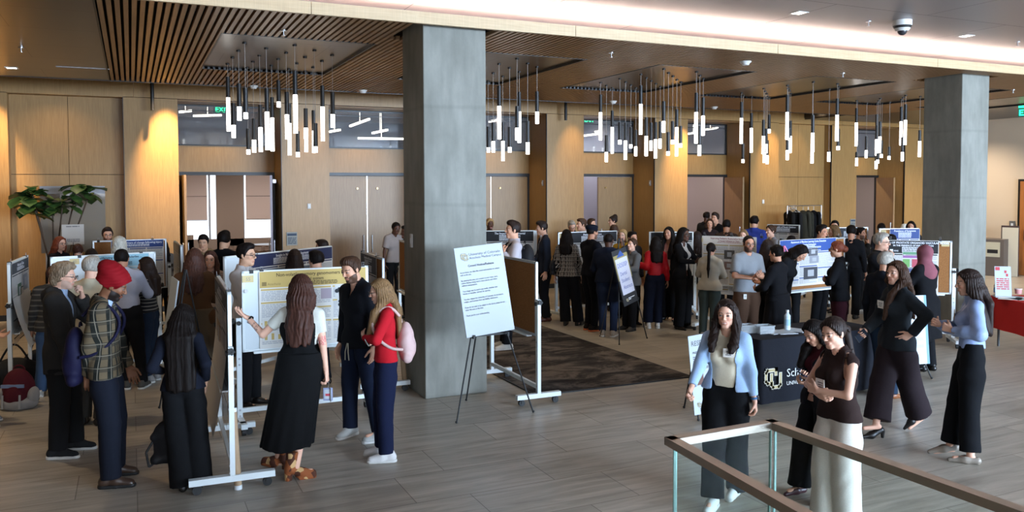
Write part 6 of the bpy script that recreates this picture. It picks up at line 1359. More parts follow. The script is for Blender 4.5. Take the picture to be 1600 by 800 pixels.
tweed = plaid('plaid_tweed', rgb('#7d736a'), rgb('#141213'), rgb('#1a1718'), 15, rgb('#d0c6bb'))

# --- foreground, left
g1 = person('grey haired bearded man with glasses in a dark hooded coat, hand raised to his chin', foot=(110, 706), hp=(100, 409), a=76, q='fg', sex='m', w=1.04, lean=(2, 0), head=(0, 8, 0), feet=[(96, 716, 8), (124, 702, 4)],
    armR='down_fwd', armL=dict(base='chin'), skin='fair', hair=dict(st='short', c='graybrown', t=.018, nape=.035, vol=.012, curly=1), brow='gray', beard=.45, glasses=True,
    inner=dict(m=C('8fa0b8'), loose=.006, hem=1.0, collar=1, name='shirt', sleeve=.3), top=dict(m=C('2a2826'), loose=.030, hem=.74, hood=1, name='coat', wr=.007, open=.012, openup=.16), bottom=TR('161617', w=(.022, .03, .035)), shoes=dict(st='sneaker', m=C('232425'), sole=soleW))
g2 = person('man in a red turban and grey plaid flannel shirt looking down', foot=(178, 752), hp=(185, 417), a=80, q='fg', sex='m', w=1.0, lean=(2, 0), head=(0, 24, 0), feet=[(180, 761, 6), (186, 742, 4)],
    armR=dict(base='down', px=(134, 602, .10), palm=(0, -.2, 1), dir=(0, .35, -1), curl=25), armL='down_fwd', skin='brown', hair=dict(st='turban', c='black', m=C('7c0a14', .8)), beard=.97, brow='black',
    inner=dict(m=C('9fb0cc'), loose=.006, hem=1.0, collar=1, name='inner_shirt', sleeve=.3), top=dict(m=flannel, loose=.026, hem=.86, collar=1, name='flannel_shirt', wr=.007, open=.006, openup=.14), bottom=dict(m=C('10131d'), name='jeans', w=(.020, .028, .036)), shoes=dict(st='sneaker', m=leather('3b2a20'), sole=soleB))
g3 = person('woman with long straight black hair in navy top, seen from behind, holding a tote', foot=(300, 757), hp=(288, 471), a=172, q='fg', sex='f', lean=(3, 0), head=(20, 20, 0), feet=[(314, 760, 5), (287, 764, -5)],
    armR=dict(base='down', px=(322, 592, .02)), armL=dict(base='down', px=(254, 580, .04), curl=60), skin='asian', hair=dict(st='long', c='black', len=.62, wide=1.15), top=dict(m=C('0e111c'), loose=.016, hem=.93, name='sweater'), bottom=TR('0b0b0d', w=(.020, .05, .075), drop=.06), shoes=BK)
g4 = person('woman in a long black dress over a white tee, pointing at the gold poster', foot=(462, 738), hp=(470, 427), a=168, q='fg', sex='f', w=1.1, lean=(1, 0), head=(-28, 6, 0), feet=[(467, 749, 72), (431, 731, -75, .015, -8)],
    armL=dict(base='open', px=(388, 497, -.10), palm=(0, .1, 1), dir=(.9, .1, .35), curl=14, spread=1, hint=(.2, -.2, -1)), armR=dict(base='down', px=(511, 592, .02), curl=40), skin='fair', hair=dict(st='wavy', c='auburn', len=.42, wide=.95),
    inner=dict(m=C('c5c3b8'), loose=.007, hem=1.12, sleeve=.30, name='white_tee'), top=dict(m=C('0a0a0b'), loose=.013, sleeve=0, scoop=(1.30, 1.22), strapx=.085, hem=.98, name='dress_top'), bottom=dict(st='skirt', m=C('0a0a0b'), hem=.26, flare=.0, fold=.035, name='skirt'),
    shoes=dict(st='boot', m=mat('patchwork_suede', (.2, .08, .03), .85)), marks=(('R', 'upper', .72, 1.0, (.5, .06, .09), -.1), ('L', 'lower', .25, .60, (.05, .05, .06), .35)))
m_ = MATS['patchwork_suede']; vo = N(m_, 'ShaderNodeTexVoronoi'); vo.inputs['Scale'].default_value = 22; L(m_, coords(m_), vo.inputs['Vector']); sp_ = N(m_, 'ShaderNodeSeparateXYZ'); L(m_, vo.outputs['Color'], sp_.inputs[0])
L(m_, ramp(m_, sp_.outputs[0], [(.0, rgb('#4a2413')), (.4, rgb('#8a4a22')), (.75, rgb('#c09a68'))], 'CONSTANT'), bsdf(m_).inputs['Base Color'])
g5 = person('tall brown bearded man in black shirt and navy trousers looking down', foot=(566, 682), hp=(545, 399), a=-52, q='fg', sex='m', w=1.0, lean=(2, 0), head=(-6, 16, 0), feet=[(544, 682, -10), (590, 690, 14)],
    armR='down', armL='down', skin='light', hair=dict(st='short', c='brown', vol=.012), beard=.9, top=dict(m=C('101116'), loose=.020, hem=.84, vneck=.13, collar=1, name='shirt', wr=.006), bottom=TR('131a2c', w=(.022, .026, .030)), shoes=SN('b4b3ae'))
g6 = person('blonde woman with glasses in a red cardigan, arms crossed', foot=(594, 712), hp=(592, 434), a=-84, q='fg', sex='f', lean=(3, 0), head=(0, 9, 0), feet=[(592, 710, -2), (599, 722, 4)],
    armR='cross_b', armL='cross_a', skin='fair', hair=dict(st='long', c='dirtyblond', len=.42, fall='L'), glasses=True, inner=dict(m=C('15171f'), loose=.006, hem=.96, name='black_top', sleeve=.3), top=dict(m=C('b01824'), loose=.016, hem=.93, name='red_cardigan', open=.03, openup=.15), bottom=TR('141a33', w=(.018, .026, .03)), shoes=SN('d2cecb'))
# --- foreground, right
g7 = person('smiling dark haired woman walking in pale blue cardigan and cream top', foot=(1130, 788), hp=(1135, 467), a=-14, q='fg', sex='f', w=1.06, lean=(2, 0), head=(-4, 4, 0), feet=[(1112, 796, 0), (1150, 776, 12, .02, 14)],
    armR=dict(base='down', px=(1078, 612, .12), curl=55), armL=dict(base='down', px=(1180, 632, .08), curl=35), skin='fair', hair=dict(st='wavy', c='dark', len=.22, fall='both', t=.012), smile=True,
    inner=dict(m=C('d2c8b0'), loose=.008, hem=1.0, name='cream_top', sleeve=.3), top=dict(m=C('9fbadb'), loose=.017, hem=.97, sleeve=.92, open=.10, openup=.02, name='cardigan'), bottom=TR('0d0d0f', waist=1.07, w=(.022, .04, .055)), shoes=SN('d3d2cc'), badge=(-.055, 1.30, .150, 0, (.044, .036)))
g8 = person('dark haired woman in black blazer looking down at the phone she holds', foot=(1268, 776), hp=(1274, 493), a=-52, q='fg', sex='f', lean=(6, 0), head=(-4, 34, 0), feet=[(1245, 772, -6), (1290, 790, 10)],
    armR=dict(base='phone', px=(1262, 592, .10)), armL=dict(base='phone', px=(1262, 600, .02)), skin='light', hair=dict(st='long', c='black', len=.30, fall='R'), inner=dict(m=C('4a1a20'), loose=.008, hem=.98, name='burgundy_top'), top=dict(m=C('101014'), loose=.018, hem=.86, open=.05, openup=.08, name='blazer'), bottom=TR('0c0c0e', w=(.02, .05, .07)), shoes=dict(st='flat', m=leather('3a1a20')))
g9 = person('woman in a brown sleeveless vest and cream trousers, arms crossed', foot=(1300, 842), hp=(1300, 493), a=-48, q='fg', sex='f', w=1.03, lean=(4, 0), head=(-8, 12, 0), feet=[(1284, 842, -6), (1320, 850, 10)],
    armR='cross_b', armL='cross_a', skin='fair', hair=dict(st='ponytail', c='dark', len=.34, at=(0, -.105, .03)), top=dict(m=C('2a1d1a'), loose=.014, sleeve=0, hem=.93, name='vest'), bottom=TR('c9c2b6', w=(.026, .05, .07)), shoes=dict(st='flat', m=leather('b8a890')), badge=(.03, 1.20, .15, 0, (.05, .042)))
g10 = person('woman with long brown hair in grey turtleneck and wide dark trousers', foot=(1398, 680), hp=(1402, 407), a=-62, q='fg', sex='f', w=1.12, lean=(1, 0), head=(-22, -2, 0), feet=[(1362, 686, -6), (1434, 672, 10, .035, 40)],
    armR=dict(base='down_fwd', px=(1352, 516, .0), curl=45), armL=dict(base='belly', px=(1424, 522, .22), dir=(-.2, 1, -.35), palm=(-1, 0, 0), curl=14, spread=1), skin='fair', hair=dict(st='wavy', c='brown', len=.38, fall='L', wide=1.1), top=dict(m=C('23272b'), loose=.026, hem=.86, collar=2, name='turtleneck', wr=.006), bottom=TR('231a1d', w=(.03, .06, .085), end=.86), shoes=HL, badge=(-.0, 1.30, .165, 0, (.058, .038)))
g11 = person('woman with long dark hair in pale blue satin blouse and black trousers', foot=(1498, 716), hp=(1512, 419), a=-82, q='fg', sex='f', w=1.0, lean=(3, 0), head=(-6, 8, 0), feet=[(1478, 712, -4, .02, 12), (1510, 724, 4)],
    armR=dict(base='clasp'), armL=dict(base='clasp', px=(1488, 516, .10)), skin='fair', hair=dict(st='long', c='dark', len=.40, wide=1.15), top=dict(m=cloth('blue_satin', rgb('#8a9cc0'), .38), loose=.018, hem=1.02, puff=.009, collar=1, name='blouse', wr=.008), bottom=TR('0c0d10', waist=1.06, w=(.026, .03, .045), end=.88), shoes=dict(st='flat', m=leather('8a8074')), badge=(.06, 1.30, .135, 0, (.045, .045), mat('badge_cork', rgb('#b09068'), .6)))

# --- middle and back: compact table
def crowd(label, **k): k.setdefault('q', 'mid'); return person(label, **k)
# left half
crowd('man in white shirt and glasses with lanyard standing behind board 55', foot=(392, 634), hp=(384, 380), a=62, sex='m', skin='asian', head=(0, 2, 0), hair=dict(st='short', c='black', vol=.01), glasses=True, top=dict(m=C('b9b4b2'), loose=.016, collar=1, hem=.92), bottom=TR('0e0f12'), shoes=BK, armR='gesture', armL='down')
crowd('woman with auburn hair in brown sweater, arms crossed, back turned', hp=(303, 388), h=1.75, a=172, sex='f', w=1.15, skin='light', hair=dict(st='wavy', c='auburn', len=.32, wide=1.1), top=dict(m=C('4f3520'), loose=.03, hem=.88), bottom=dict(st='skirt', m=C('544636'), hem=.35), shoes=dict(st='flat', m=leather('7a5a40')), armR='cross_a', armL='cross_b')
crowd('smiling woman with wavy brown hair in a striped top facing the brown sweater', hp=(329, 391), h=1.63, a=-8, sex='f', skin='fair', smile=True, hair=dict(st='wavy', c='auburn', len=.34, fall='both'), top=dict(m=stripes('cream_rib', rgb('#b7a08f'), rgb('#9a8274'), 40, .4), loose=.014, hem=.96), bottom=TR('5c6068', w=(.016, .02, .025)), shoes=SN('b8b4ae'))
crowd('young black haired man facing the camera in the doorway, hand at face', hp=(319, 365), h=1.70, a=-12, q='far', sex='m', skin='asian', hair=dict(st='short', c='black', vol=.015), top=dict(m=C('8c7a5a'), loose=.02), bottom=TR('16181d'), shoes=BK, armR='chin', head=(0, 12, 0))
crowd('young man in black shirt seen from behind in the doorway', hp=(348, 361), h=1.82, a=150, q='far', sex='m', skin='asian', hair=dict(st='short', c='black', vol=.015), top=dict(m=C('101114'), loose=.02), bottom=TR('121317'), shoes=BK)
crowd('dark straight haired woman seen from behind at the neuronal poster', hp=(460, 389), h=1.64, a=175, sex='f', skin='asian', hair=dict(st='long', c='dark', len=.35), top=dict(m=C('1c1a1e')), bottom=TR('111217'), shoes=BK)
crowd('person with short black hair behind the gold poster board', hp=(497, 392), h=1.66, a=-130, sex='m', skin='light', hair=dict(st='short', c='black', vol=.012, t=.018), top=dict(m=C('2a2c33')), bottom=TR('111217'), shoes=BK)
crowd('dark haired person almost hidden at the right end of the neuronal poster', hp=(506, 374), h=1.66, a=-100, q='far', sex='m', skin='light', hair=dict(st='short', c='dark'), top=dict(m=C('33221f')), bottom=TR('111217'), shoes=BK)
crowd('man with grey hair in cream shirt reading the pale blue poster', hp=(140, 400), h=1.74, a=152, sex='m', w=1.1, skin='fair', hair=dict(st='short', c='gray'), top=dict(m=C('b0a48c'), loose=.022, collar=1), bottom=TR('3c3a36'), shoes=BK, armR='pocket')
crowd('dark haired man in white shirt with belt, back turned, beyond the turban', foot=(212, 606), hp=(189, 389), a=168, sex='m', w=1.05, skin='tan', hair=dict(st='short', c='black'), top=dict(m=C('a9aec0'), loose=.018, collar=1, hem=1.0), bottom=TR('0f1014', w=(.016, .018, .02)), shoes=SN('4a4844'), armR='gesture')
crowd('woman in black striped sweater with brown hair facing left', foot=(234, 596), hp=(228, 401), a=-112, sex='f', skin='tan', hair=dict(st='long', c='dark', len=.34), top=dict(m=stripes('dark_stripe', rgb('#17171a'), rgb('#8c877e'), 24, .22), loose=.014, hem=.97), bottom=dict(m=C('1d2838'), name='jeans', w=(.014, .018, .022), end=.9), shoes=SN('8f8a86'), armR='cross_a', armL='cross_b')
crowd('person with curly grey white hair beyond the pale blue poster', hp=(186, 371), h=1.68, a=172, sex='f', q='mid', skin='fair', hair=dict(st='bob', c='white', len=.03, t=.03, curly=1), top=dict(m=C('3b3a40')), bottom=TR('1c1c20'), shoes=BK)
crowd('bearded dark haired man with glasses looking over the far left poster', hp=(167, 355), h=1.78, a=8, sex='m', q='mid', skin='light', hair=dict(st='short', c='dark', vol=.012), beard=.8, glasses=True, top=dict(m=C('191a1e')), bottom=TR('121316'), shoes=BK)
crowd('red haired woman with glasses behind the pale blue poster board', hp=(91, 369), h=1.66, a=42, sex='f', q='mid', skin='fair', hair=dict(st='long', c='red', len=.26), glasses=True, top=dict(m=C('1b1a1c')), bottom=TR('121316'), shoes=BK)
crowd('auburn haired person whose hair shows above the pale blue poster', hp=(121, 381), h=1.57, a=170, sex='f', q='far', skin='fair', hair=dict(st='bun', c='auburn'), top=dict(m=C('2b201c')), bottom=TR('121316'), shoes=BK)
crowd('dark haired person low behind the pale blue poster, left of the curly grey hair', hp=(142, 388), h=1.60, a=170, sex='f', q='far', skin='light', hair=dict(st='bob', c='dark', len=.02), top=dict(m=C('2b201c')), bottom=TR('121316'), shoes=BK)
crowd('dark haired person in striped jacket and jeans, hidden behind the dark hooded coat', foot=(76, 618), hp=(84, 415), a=160, sex='m', q='mid', skin='tan', hair=dict(st='short', c='auburn'), top=dict(m=stripes('grey_stripe', rgb('#2a2826'), rgb('#57524b'), 16, .3), hem=.86, loose=.024), bottom=dict(m=C('3c5270'), name='jeans', w=(.02, .028, .034)), shoes=SN('a8a49c'))
crowd('woman with long black hair in grey sweater right of the far left board', hp=(254, 373), h=1.57, a=-160, sex='f', q='mid', skin='light', hair=dict(st='wavy', c='black', len=.26), top=dict(m=C('6a6763'), loose=.02), bottom=TR('101114'), shoes=BK)
crowd('person in pink cut off by the left edge, holding up a paper', foot=(-26, 665), h=1.70, a=88, lean='no', sex='f', q='mid', skin='light', hair=dict(st='long', c='brown', len=.3), top=dict(m=C('8c5a50')), bottom=TR('1b1c22'), shoes=SN('888888'), armL=dict(base='gesture', px=(2, 552, .1)), armR='down') if True else None
crowd('slim man in grey tee with lanyard leaning at the closed double doors', foot=(612, 480), hp=(620, 346), a=40, sex='m', w=.9, skin='dark', head=(10, 18, 0), hair=dict(st='buzz', c='black'), top=dict(m=C('8b827f'), sleeve=.35, loose=.018, hem=.90), bottom=TR('0d0e10', w=(.008, .010, .012)), shoes=SN('9a9590'), feet=[(.06, .02, 5), (-.10, .10, -8)])
crowd('dark haired person half hidden behind the near pillar at the cork board', hp=(637, 352), h=1.74, a=-60, sex='m', q='far', skin='dark', hair=dict(st='short', c='black'), top=dict(m=C('15161a')), bottom=TR('0d0e10'), shoes=BK)
# right of the near pillar
crowd('smiling woman with short blonde hair beside the near pillar', hp=(764, 341), h=1.78, a=25, sex='f', q='far', skin='dark', smile=True, hair=dict(st='short', c='blond'), top=dict(m=C('5a2420')), bottom=TR('16171b'), shoes=BK)
tall = crowd('tall dark haired man in white shirt with black backpack facing left', foot=(788, 545), hp=(806, 338), h=1.93, lean=(1, 0, 0), a=-78, sex='m', skin='light', head=(-4, 0, 0), hair=dict(st='short', c='dark', vol=.014), top=dict(m=C('aeaab2'), loose=.018, collar=1), bottom=TR('101116', end=.93), shoes=SN('c8c4bc'), armR='strap', armL='strap')
crowd('young man in a navy suit with tie facing left', foot=(852, 501), hp=(846, 345), a=-80, sex='m', skin='light', head=(0, 4, 0), hair=dict(st='short', c='dark', vol=.012), inner=dict(m=C('c3c0c4'), loose=.006, hem=1.0, collar=1, sleeve=.3), top=dict(m=C('232936'), loose=.022, hem=.84, open=.02, openup=.14, name='suit_jacket'), bottom=TR('0f1014'), shoes=dict(st='dress', m=leather('4a2218')), armR='belly')
crowd('grey haired man in black jacket bending his head, behind the plaid jacket', hp=(893, 342), h=1.76, a=30, sex='m', q='mid', skin='light', head=(15, 22, 8), hair=dict(st='short', c='gray', t=.006), glasses=True, top=dict(m=C('131316'), collar=1), bottom=TR('101114'), shoes=BK)
plaidw = crowd('woman in black and white plaid jacket, back turned, with ankle boots', foot=(893, 508), hp=(885, 358), a=165, sex='f', skin='light', hair=dict(st='long', c='black', len=.26), top=dict(m=tweed, loose=.024, hem=.88, name='plaid_jacket'), bottom=TR('0d0d10', w=(.014, .04, .06)), shoes=dict(st='boot', m=leather('141210')), feet=[(.14, .04, 20), (-.10, -.02, -5)])
crowd('man in white shirt and blue tie turned left, behind the dark cap', hp=(911, 341), h=1.80, a=-60, sex='m', skin='light', hair=dict(st='short', c='brown'), top=dict(m=C('b2acac'), collar=1), bottom=TR('16171c'), shoes=BK)
crowd('fair haired man glimpsed beside the man in white shirt', hp=(922, 341), h=1.72, a=60, sex='m', q='far', skin='light', hair=dict(st='short', c='brown'), top=dict(m=C('3a2f2c')), bottom=TR('16171c'), shoes=BK)
crowd('man in dark cap and black clothes with orange trimmed sneakers, back turned', foot=(925, 516), hp=(925, 351), a=125, sex='m', w=1.05, skin='tan', hair=dict(st='cap', c='black', m=C('0c0f1c')), beard=.7, glasses=True, top=dict(m=C('0e1018'), loose=.024, hem=.90), bottom=TR('0c0c10', w=(.02, .02, .02), end=.92), shoes=dict(st='sneaker', m=C('191514', .7), sole=mat('sole_orange', rgb('#c9683c'), .6)), armR='cross_a', armL='cross_b')
crowd('bald man in navy sweater and trousers seen from behind, beside the hand lettered sign', foot=(950, 525), hp=(951, 364), a=172, sex='m', w=1.12, skin='dark', hair=dict(st='buzz', c='black', t=.003), top=dict(m=C('161c2b'), loose=.028, hem=.90), bottom=TR('1b2438', w=(.014, .016, .018), end=.92), shoes=SN('9a8c7c'), armR='front', armL='front')
crowd('woman with dark hair piled up, before the half open door', hp=(960, 337), h=1.76, a=-70, sex='f', q='mid', skin='light', hair=dict(st='bun', c='dark', at=(0, -.06, .10), r=.06), top=dict(m=C('1b1b1e')), bottom=TR('16171c'), shoes=BK)
crowd('brown haired man seen from behind above the hand lettered sign', hp=(959, 351), h=1.70, a=170, sex='m', skin='light', hair=dict(st='short', c='brown'), top=dict(m=C('17181d')), bottom=TR('16171c'), shoes=BK)
crowd('blonde person peeking behind the brown haired man', hp=(974, 358), h=1.66, a=-20, sex='f', q='far', skin='fair', hair=dict(st='bob', c='blond', len=.03), top=dict(m=C('b48a2a')), bottom=TR('16171c'), shoes=BK)
crowd('dark haired man with light beard behind the grey sweater woman', hp=(986, 361), h=1.66, a=40, sex='m', skin='tan', hair=dict(st='short', c='black', t=.008), beard=.5, top=dict(m=C('27272b')), bottom=TR('16171c'), shoes=BK)
crowd('woman in grey sweater laughing with hands out, right of the hand lettered sign', foot=(982, 516), hp=(989, 372), a=-48, sex='f', w=1.0, skin='fair', smile=True, head=(-6, -6, 0), hair=dict(st='bun', c='brown', at=(0, -.10, .02)), top=dict(m=C('5f6062'), loose=.026, hem=.86), bottom=TR('111114', w=(.02, .024, .03)), shoes=dict(st='sneaker', m=C('39342f', .7), sole=soleB), armR='front', armL='gesture')
crowd('woman in a red blouse with black hair, back turned, left hand raised', foot=(1019, 512), hp=(1025, 369), a=-165, sex='f', skin='tan', hair=dict(st='long', c='black', len=.30), top=dict(m=cloth('red_satin', rgb('#a8141c'), .45), loose=.022, hem=1.0, puff=.010, name='red_blouse'), bottom=TR('0f1424', w=(.024, .04, .05), end=.88), shoes=SN('c9c4bc'), armL=dict(base='open', px=(992, 412, .05), dir=(.5, .4, 1)), armR='down')
crowd('smiling woman with long black hair and pink top under black blazer', foot=(1046, 500), hp=(1045, 354), a=-25, sex='f', skin='tan', smile=True, hair=dict(st='wavy', c='black', len=.40, fall='both'), inner=dict(m=C('c08a84'), loose=.008, hem=1.0, vneck=.12), top=dict(m=C('111114'), loose=.018, hem=.88, open=.06, openup=.08, name='blazer'), bottom=TR('0d0d10', w=(.02, .05, .07)), shoes=HL)
crowd('woman in a black trouser suit with glasses gesturing to the right', foot=(1067, 514), hp=(1068, 355), a=58, sex='f', skin='dark', smile=True, hair=dict(st='long', c='black', len=.28), glasses=True, inner=dict(m=C('aaa6a2'), loose=.006, hem=1.0), top=dict(m=C('0d0e12'), loose=.018, hem=.86, open=.03, openup=.12, name='blazer'), bottom=TR('0a0b0e', w=(.02, .035, .05)), shoes=BK, armR='gesture', armL='gesture')
crowd('dark curly haired person behind the gesturing woman in the trouser suit', hp=(1089, 361), h=1.59, a=170, sex='f', skin='tan', hair=dict(st='wavy', c='dark', len=.30), top=dict(m=C('121215')), bottom=TR('0c0c0f'), shoes=BK)
crowd('man in black seen from behind at the pink lit doorway', hp=(1103, 331), h=1.78, a=150, q='far', sex='m', skin='dark', hair=dict(st='short', c='black'), top=dict(m=C('101114')), bottom=TR('101114'), shoes=BK)
crowd('young man in black sweater facing left at the pink lit doorway', hp=(1119, 332), h=1.82, a=-35, q='far', sex='m', skin='light', hair=dict(st='short', c='dark', vol=.015), top=dict(m=C('131316')), bottom=TR('101114'), shoes=BK)
crowd('person half hidden between the two men in black at the doorway', hp=(1109, 341), h=1.70, a=0, q='far', sex='f', skin='light', hair=dict(st='bob', c='brown', len=.03), top=dict(m=C('2a2024')), bottom=TR('101114'), shoes=BK)
crowd('man with black hair in brown jumper, back turned, above the maroon titled poster', hp=(1135, 343), h=1.76, a=172, q='far', sex='m', skin='tan', hair=dict(st='short', c='black'), top=dict(m=C('3a2a22')), bottom=TR('101114'), shoes=BK)
crowd('blonde woman whose forehead shows above the maroon titled poster', hp=(1162, 358), h=1.64, a=-10, q='far', sex='f', skin='fair', hair=dict(st='long', c='dirtyblond', len=.25), top=dict(m=C('3a3a40')), bottom=TR('101114'), shoes=BK)
crowd('man in a royal blue shirt seen from behind, right of the doorway', hp=(1178, 337), h=1.84, a=165, sex='m', w=1.1, skin='light', hair=dict(st='short', c='black'), top=dict(m=C('2f3d86'), loose=.02, collar=1), bottom=TR('16181f'), shoes=BK)
crowd('woman in cream fleece with a long black ponytail, back turned', foot=(1106, 528), hp=(1111, 379), a=168, sex='f', skin='tan', w=1.05, hair=dict(st='ponytail', c='black', len=.36), top=dict(m=C('a59c8c'), loose=.026, hem=.87, name='fleece'), bottom=TR('3a4340', w=(.02, .024, .028)), shoes=SN('9a958c'), armR='front', armL='front')
crowd('bearded man with glasses in a grey tee and brown trousers, arms folded', foot=(1165, 552), hp=(1170, 367), a=30, sex='m', w=1.08, skin='tan', hair=dict(st='buzz', c='black', t=.005), beard=.85, glasses=True, head=(10, 4, 0), top=dict(m=C('7d7f82'), sleeve=.42, loose=.018, hem=.90), bottom=TR('4a3528', w=(.024, .028, .03)), shoes=BK, armR='cross_b', armL=dict(base='gesture', at=(.0, .30, 1.16), dir=(-.2, 1, .3)), badge=(.10, .84, .135, 0, (.022, .035)))
crowd('woman with hair in a bun facing left, in front of the board by coat rack', hp=(1207, 351), h=1.70, a=-55, sex='f', skin='fair', hair=dict(st='bun', c='brown'), top=dict(m=C('8f8d90')), bottom=TR('16181f'), shoes=BK)
crowd('person with dark curly hair beside the man in the grey tee', hp=(1198, 374), h=1.64, a=150, sex='f', skin='tan', hair=dict(st='wavy', c='dark', len=.28), top=dict(m=C('141316')), bottom=TR('101114'), shoes=BK)
clipw = crowd('woman in long black dress with a pink hair clip facing the grey tee', foot=(1212, 575), hp=(1214, 382), a=-118, sex='f', w=1.05, skin='tan', hair=dict(st='bun', c='black', at=(0, -.09, .05)), top=dict(m=C('0e0d10'), loose=.022, hem=.95), bottom=dict(st='skirt', m=C('0e0d10'), hem=.12, flare=.06), shoes=BK, armR='gesture', armL='front')
cl_ = MB()
for sg in (-1, 1): cl_.cyl(tuple(clipw['H'](sg*.012, -.125, .10)*clipw['s']), tuple(clipw['H'](sg*.045, -.145, .03)*clipw['s']), .010)
cl_.cyl(tuple(clipw['H'](-.02, -.12, .10)*clipw['s']), tuple(clipw['H'](.02, -.12, .10)*clipw['s']), .012).build('hair_clip', mat('clip_pink', rgb('#c8708e'), .4), clipw['root'])
crowd('black haired person peeking above the blue headed x-ray poster', hp=(1236, 368), h=1.60, a=170, q='far', sex='f', skin='tan', hair=dict(st='short', c='black'), top=dict(m=C('1c1a1e')), bottom=TR('101114'), shoes=BK)
crowd('dark haired woman in black bending towards the x-ray poster, maroon trousers', foot=(1238, 556), hp=(1256, 383), h=1.72, a=72, sex='f', skin='light', lean=(26, 2), head=(5, 22, 0), hair=dict(st='long', c='black', len=.34), top=dict(m=C('101013'), loose=.024, hem=.84), bottom=TR('35141c', w=(.022, .026, .03)), shoes=BK, armR='down', armL='down_fwd')
crowd('red haired woman with hair up in black sweater and maroon trousers', foot=(1316, 560), hp=(1308, 376), a=-95, sex='f', w=1.05, skin='light', hair=dict(st='bun', c='red', at=(0, -.11, .0), r=.05), glasses=True, top=dict(m=C('0e0e11'), loose=.026, hem=.86), bottom=TR('35141c', w=(.02, .026, .03)), shoes=BK, armR='cross_a', armL='cross_b')
crowd('man with black hair in dark red shirt facing right behind the x-ray poster', hp=(1281, 351), h=1.76, a=60, sex='m', skin='tan', q='mid', hair=dict(st='short', c='black', vol=.01), top=dict(m=C('24161a')), bottom=TR('101114'), shoes=BK)
crowd('woman with grey blonde bob facing left behind the red haired woman', hp=(1306, 351), h=1.70, a=-75, sex='f', skin='fair', q='mid', hair=dict(st='bob', c='dirtyblond', len=.07), top=dict(m=C('4a4a50')), bottom=TR('101114'), shoes=BK)
crowd('dark haired person seen from behind left of the man with white sneakers', hp=(1330, 352), h=1.72, a=172, sex='m', skin='tan', q='far', hair=dict(st='short', c='black', t=.018), top=dict(m=C('131316')), bottom=TR('101114'), shoes=BK)
crowd('bearded dark haired man in a charcoal shirt with white sneakers', foot=(1343, 489), hp=(1344, 355), a=80, sex='m', w=1.1, skin='tan', beard=.8, hair=dict(st='short', c='black'), top=dict(m=C('1f1d1c'), loose=.024), bottom=TR('0f1013'), shoes=SN('c4bfb8'), armR='chin')
crowd('person with black hair just visible below the wall sign', hp=(1305, 344), h=1.72, a=-10, sex='f', q='far', skin='light', hair=dict(st='short', c='black'), top=dict(m=C('1d1b1e')), bottom=TR('101114'), shoes=BK)
crowd('white haired man with glasses in black jacket, hand at his mouth', hp=(1373, 363), h=1.80, a=72, sex='m', w=1.12, skin='fair', hair=dict(st='short', c='gray'), glasses=True, top=dict(m=C('0f0f12'), loose=.028, hem=.86, collar=1), bottom=TR('101114'), shoes=BK, armR='chin', armL='cross_b')
crowd('grey haired man in a dark suit and blue jeans, back turned, near the table', foot=(1384, 620), hp=(1384, 393), a=140, sex='m', w=1.0, skin='light', hair=dict(st='short', c='gray'), top=dict(m=C('14171f'), loose=.026, hem=.84, collar=1, name='suit_jacket'), bottom=dict(m=C('1c2b3c'), name='jeans'), shoes=dict(st='dress', m=leather('7a4a2a')))
crowd('woman in dusty pink hijab and long black coat at the coloured diagram', hp=(1448, 383), h=1.66, foot=None, a=-128, sex='f', skin='tan', hair=dict(st='hijab', c='dark', m=C('7d4a52')), top=dict(m=C('0d0d10'), loose=.030, hem=.45, hemw=.02, name='coat'), bottom=TR('0f1013'), shoes=BK, armL='gesture', armR='front')
crowd('dark haired man glimpsed left of the diagram board', hp=(1394, 366), h=1.62, a=-160, sex='m', q='far', skin='tan', hair=dict(st='short', c='black'), top=dict(m=C('1c1a1e')), bottom=TR('101114'), shoes=BK)
crowd('black haired person far back in front of the open right door', hp=(1377, 349), h=1.62, a=170, sex='f', q='far', skin='light', hair=dict(st='short', c='black', t=.02), top=dict(m=C('1c1a1e')), bottom=TR('101114'), shoes=BK)
crowd('white haired person seen from behind beside the far pillar', hp=(1413, 350), h=1.58, a=165, sex='f', q='far', skin='fair', hair=dict(st='bob', c='white', len=.01, curly=1, t=.02), top=dict(m=C('3a3a3e')), bottom=TR('101114'), shoes=BK)
crowd('dark haired woman facing the camera beside the far pillar', hp=(1424, 345), h=1.70, a=-8, sex='f', q='far', skin='tan', hair=dict(st='long', c='black', len=.24), top=dict(m=C('1b1a1e')), bottom=TR('101114'), shoes=BK)
crowd('person in a red sweater seated behind the red table at the right edge', foot=(12.95, 7.9, 0), h=1.36, lean='no', yaw=D(100), sex='f', q='mid', skin='light', hair=dict(st='long', c='brown', len=.3), top=dict(m=C('b01e22'), loose=.024), bottom=TR('15161b'), shoes=BK, armR='front', armL='front')

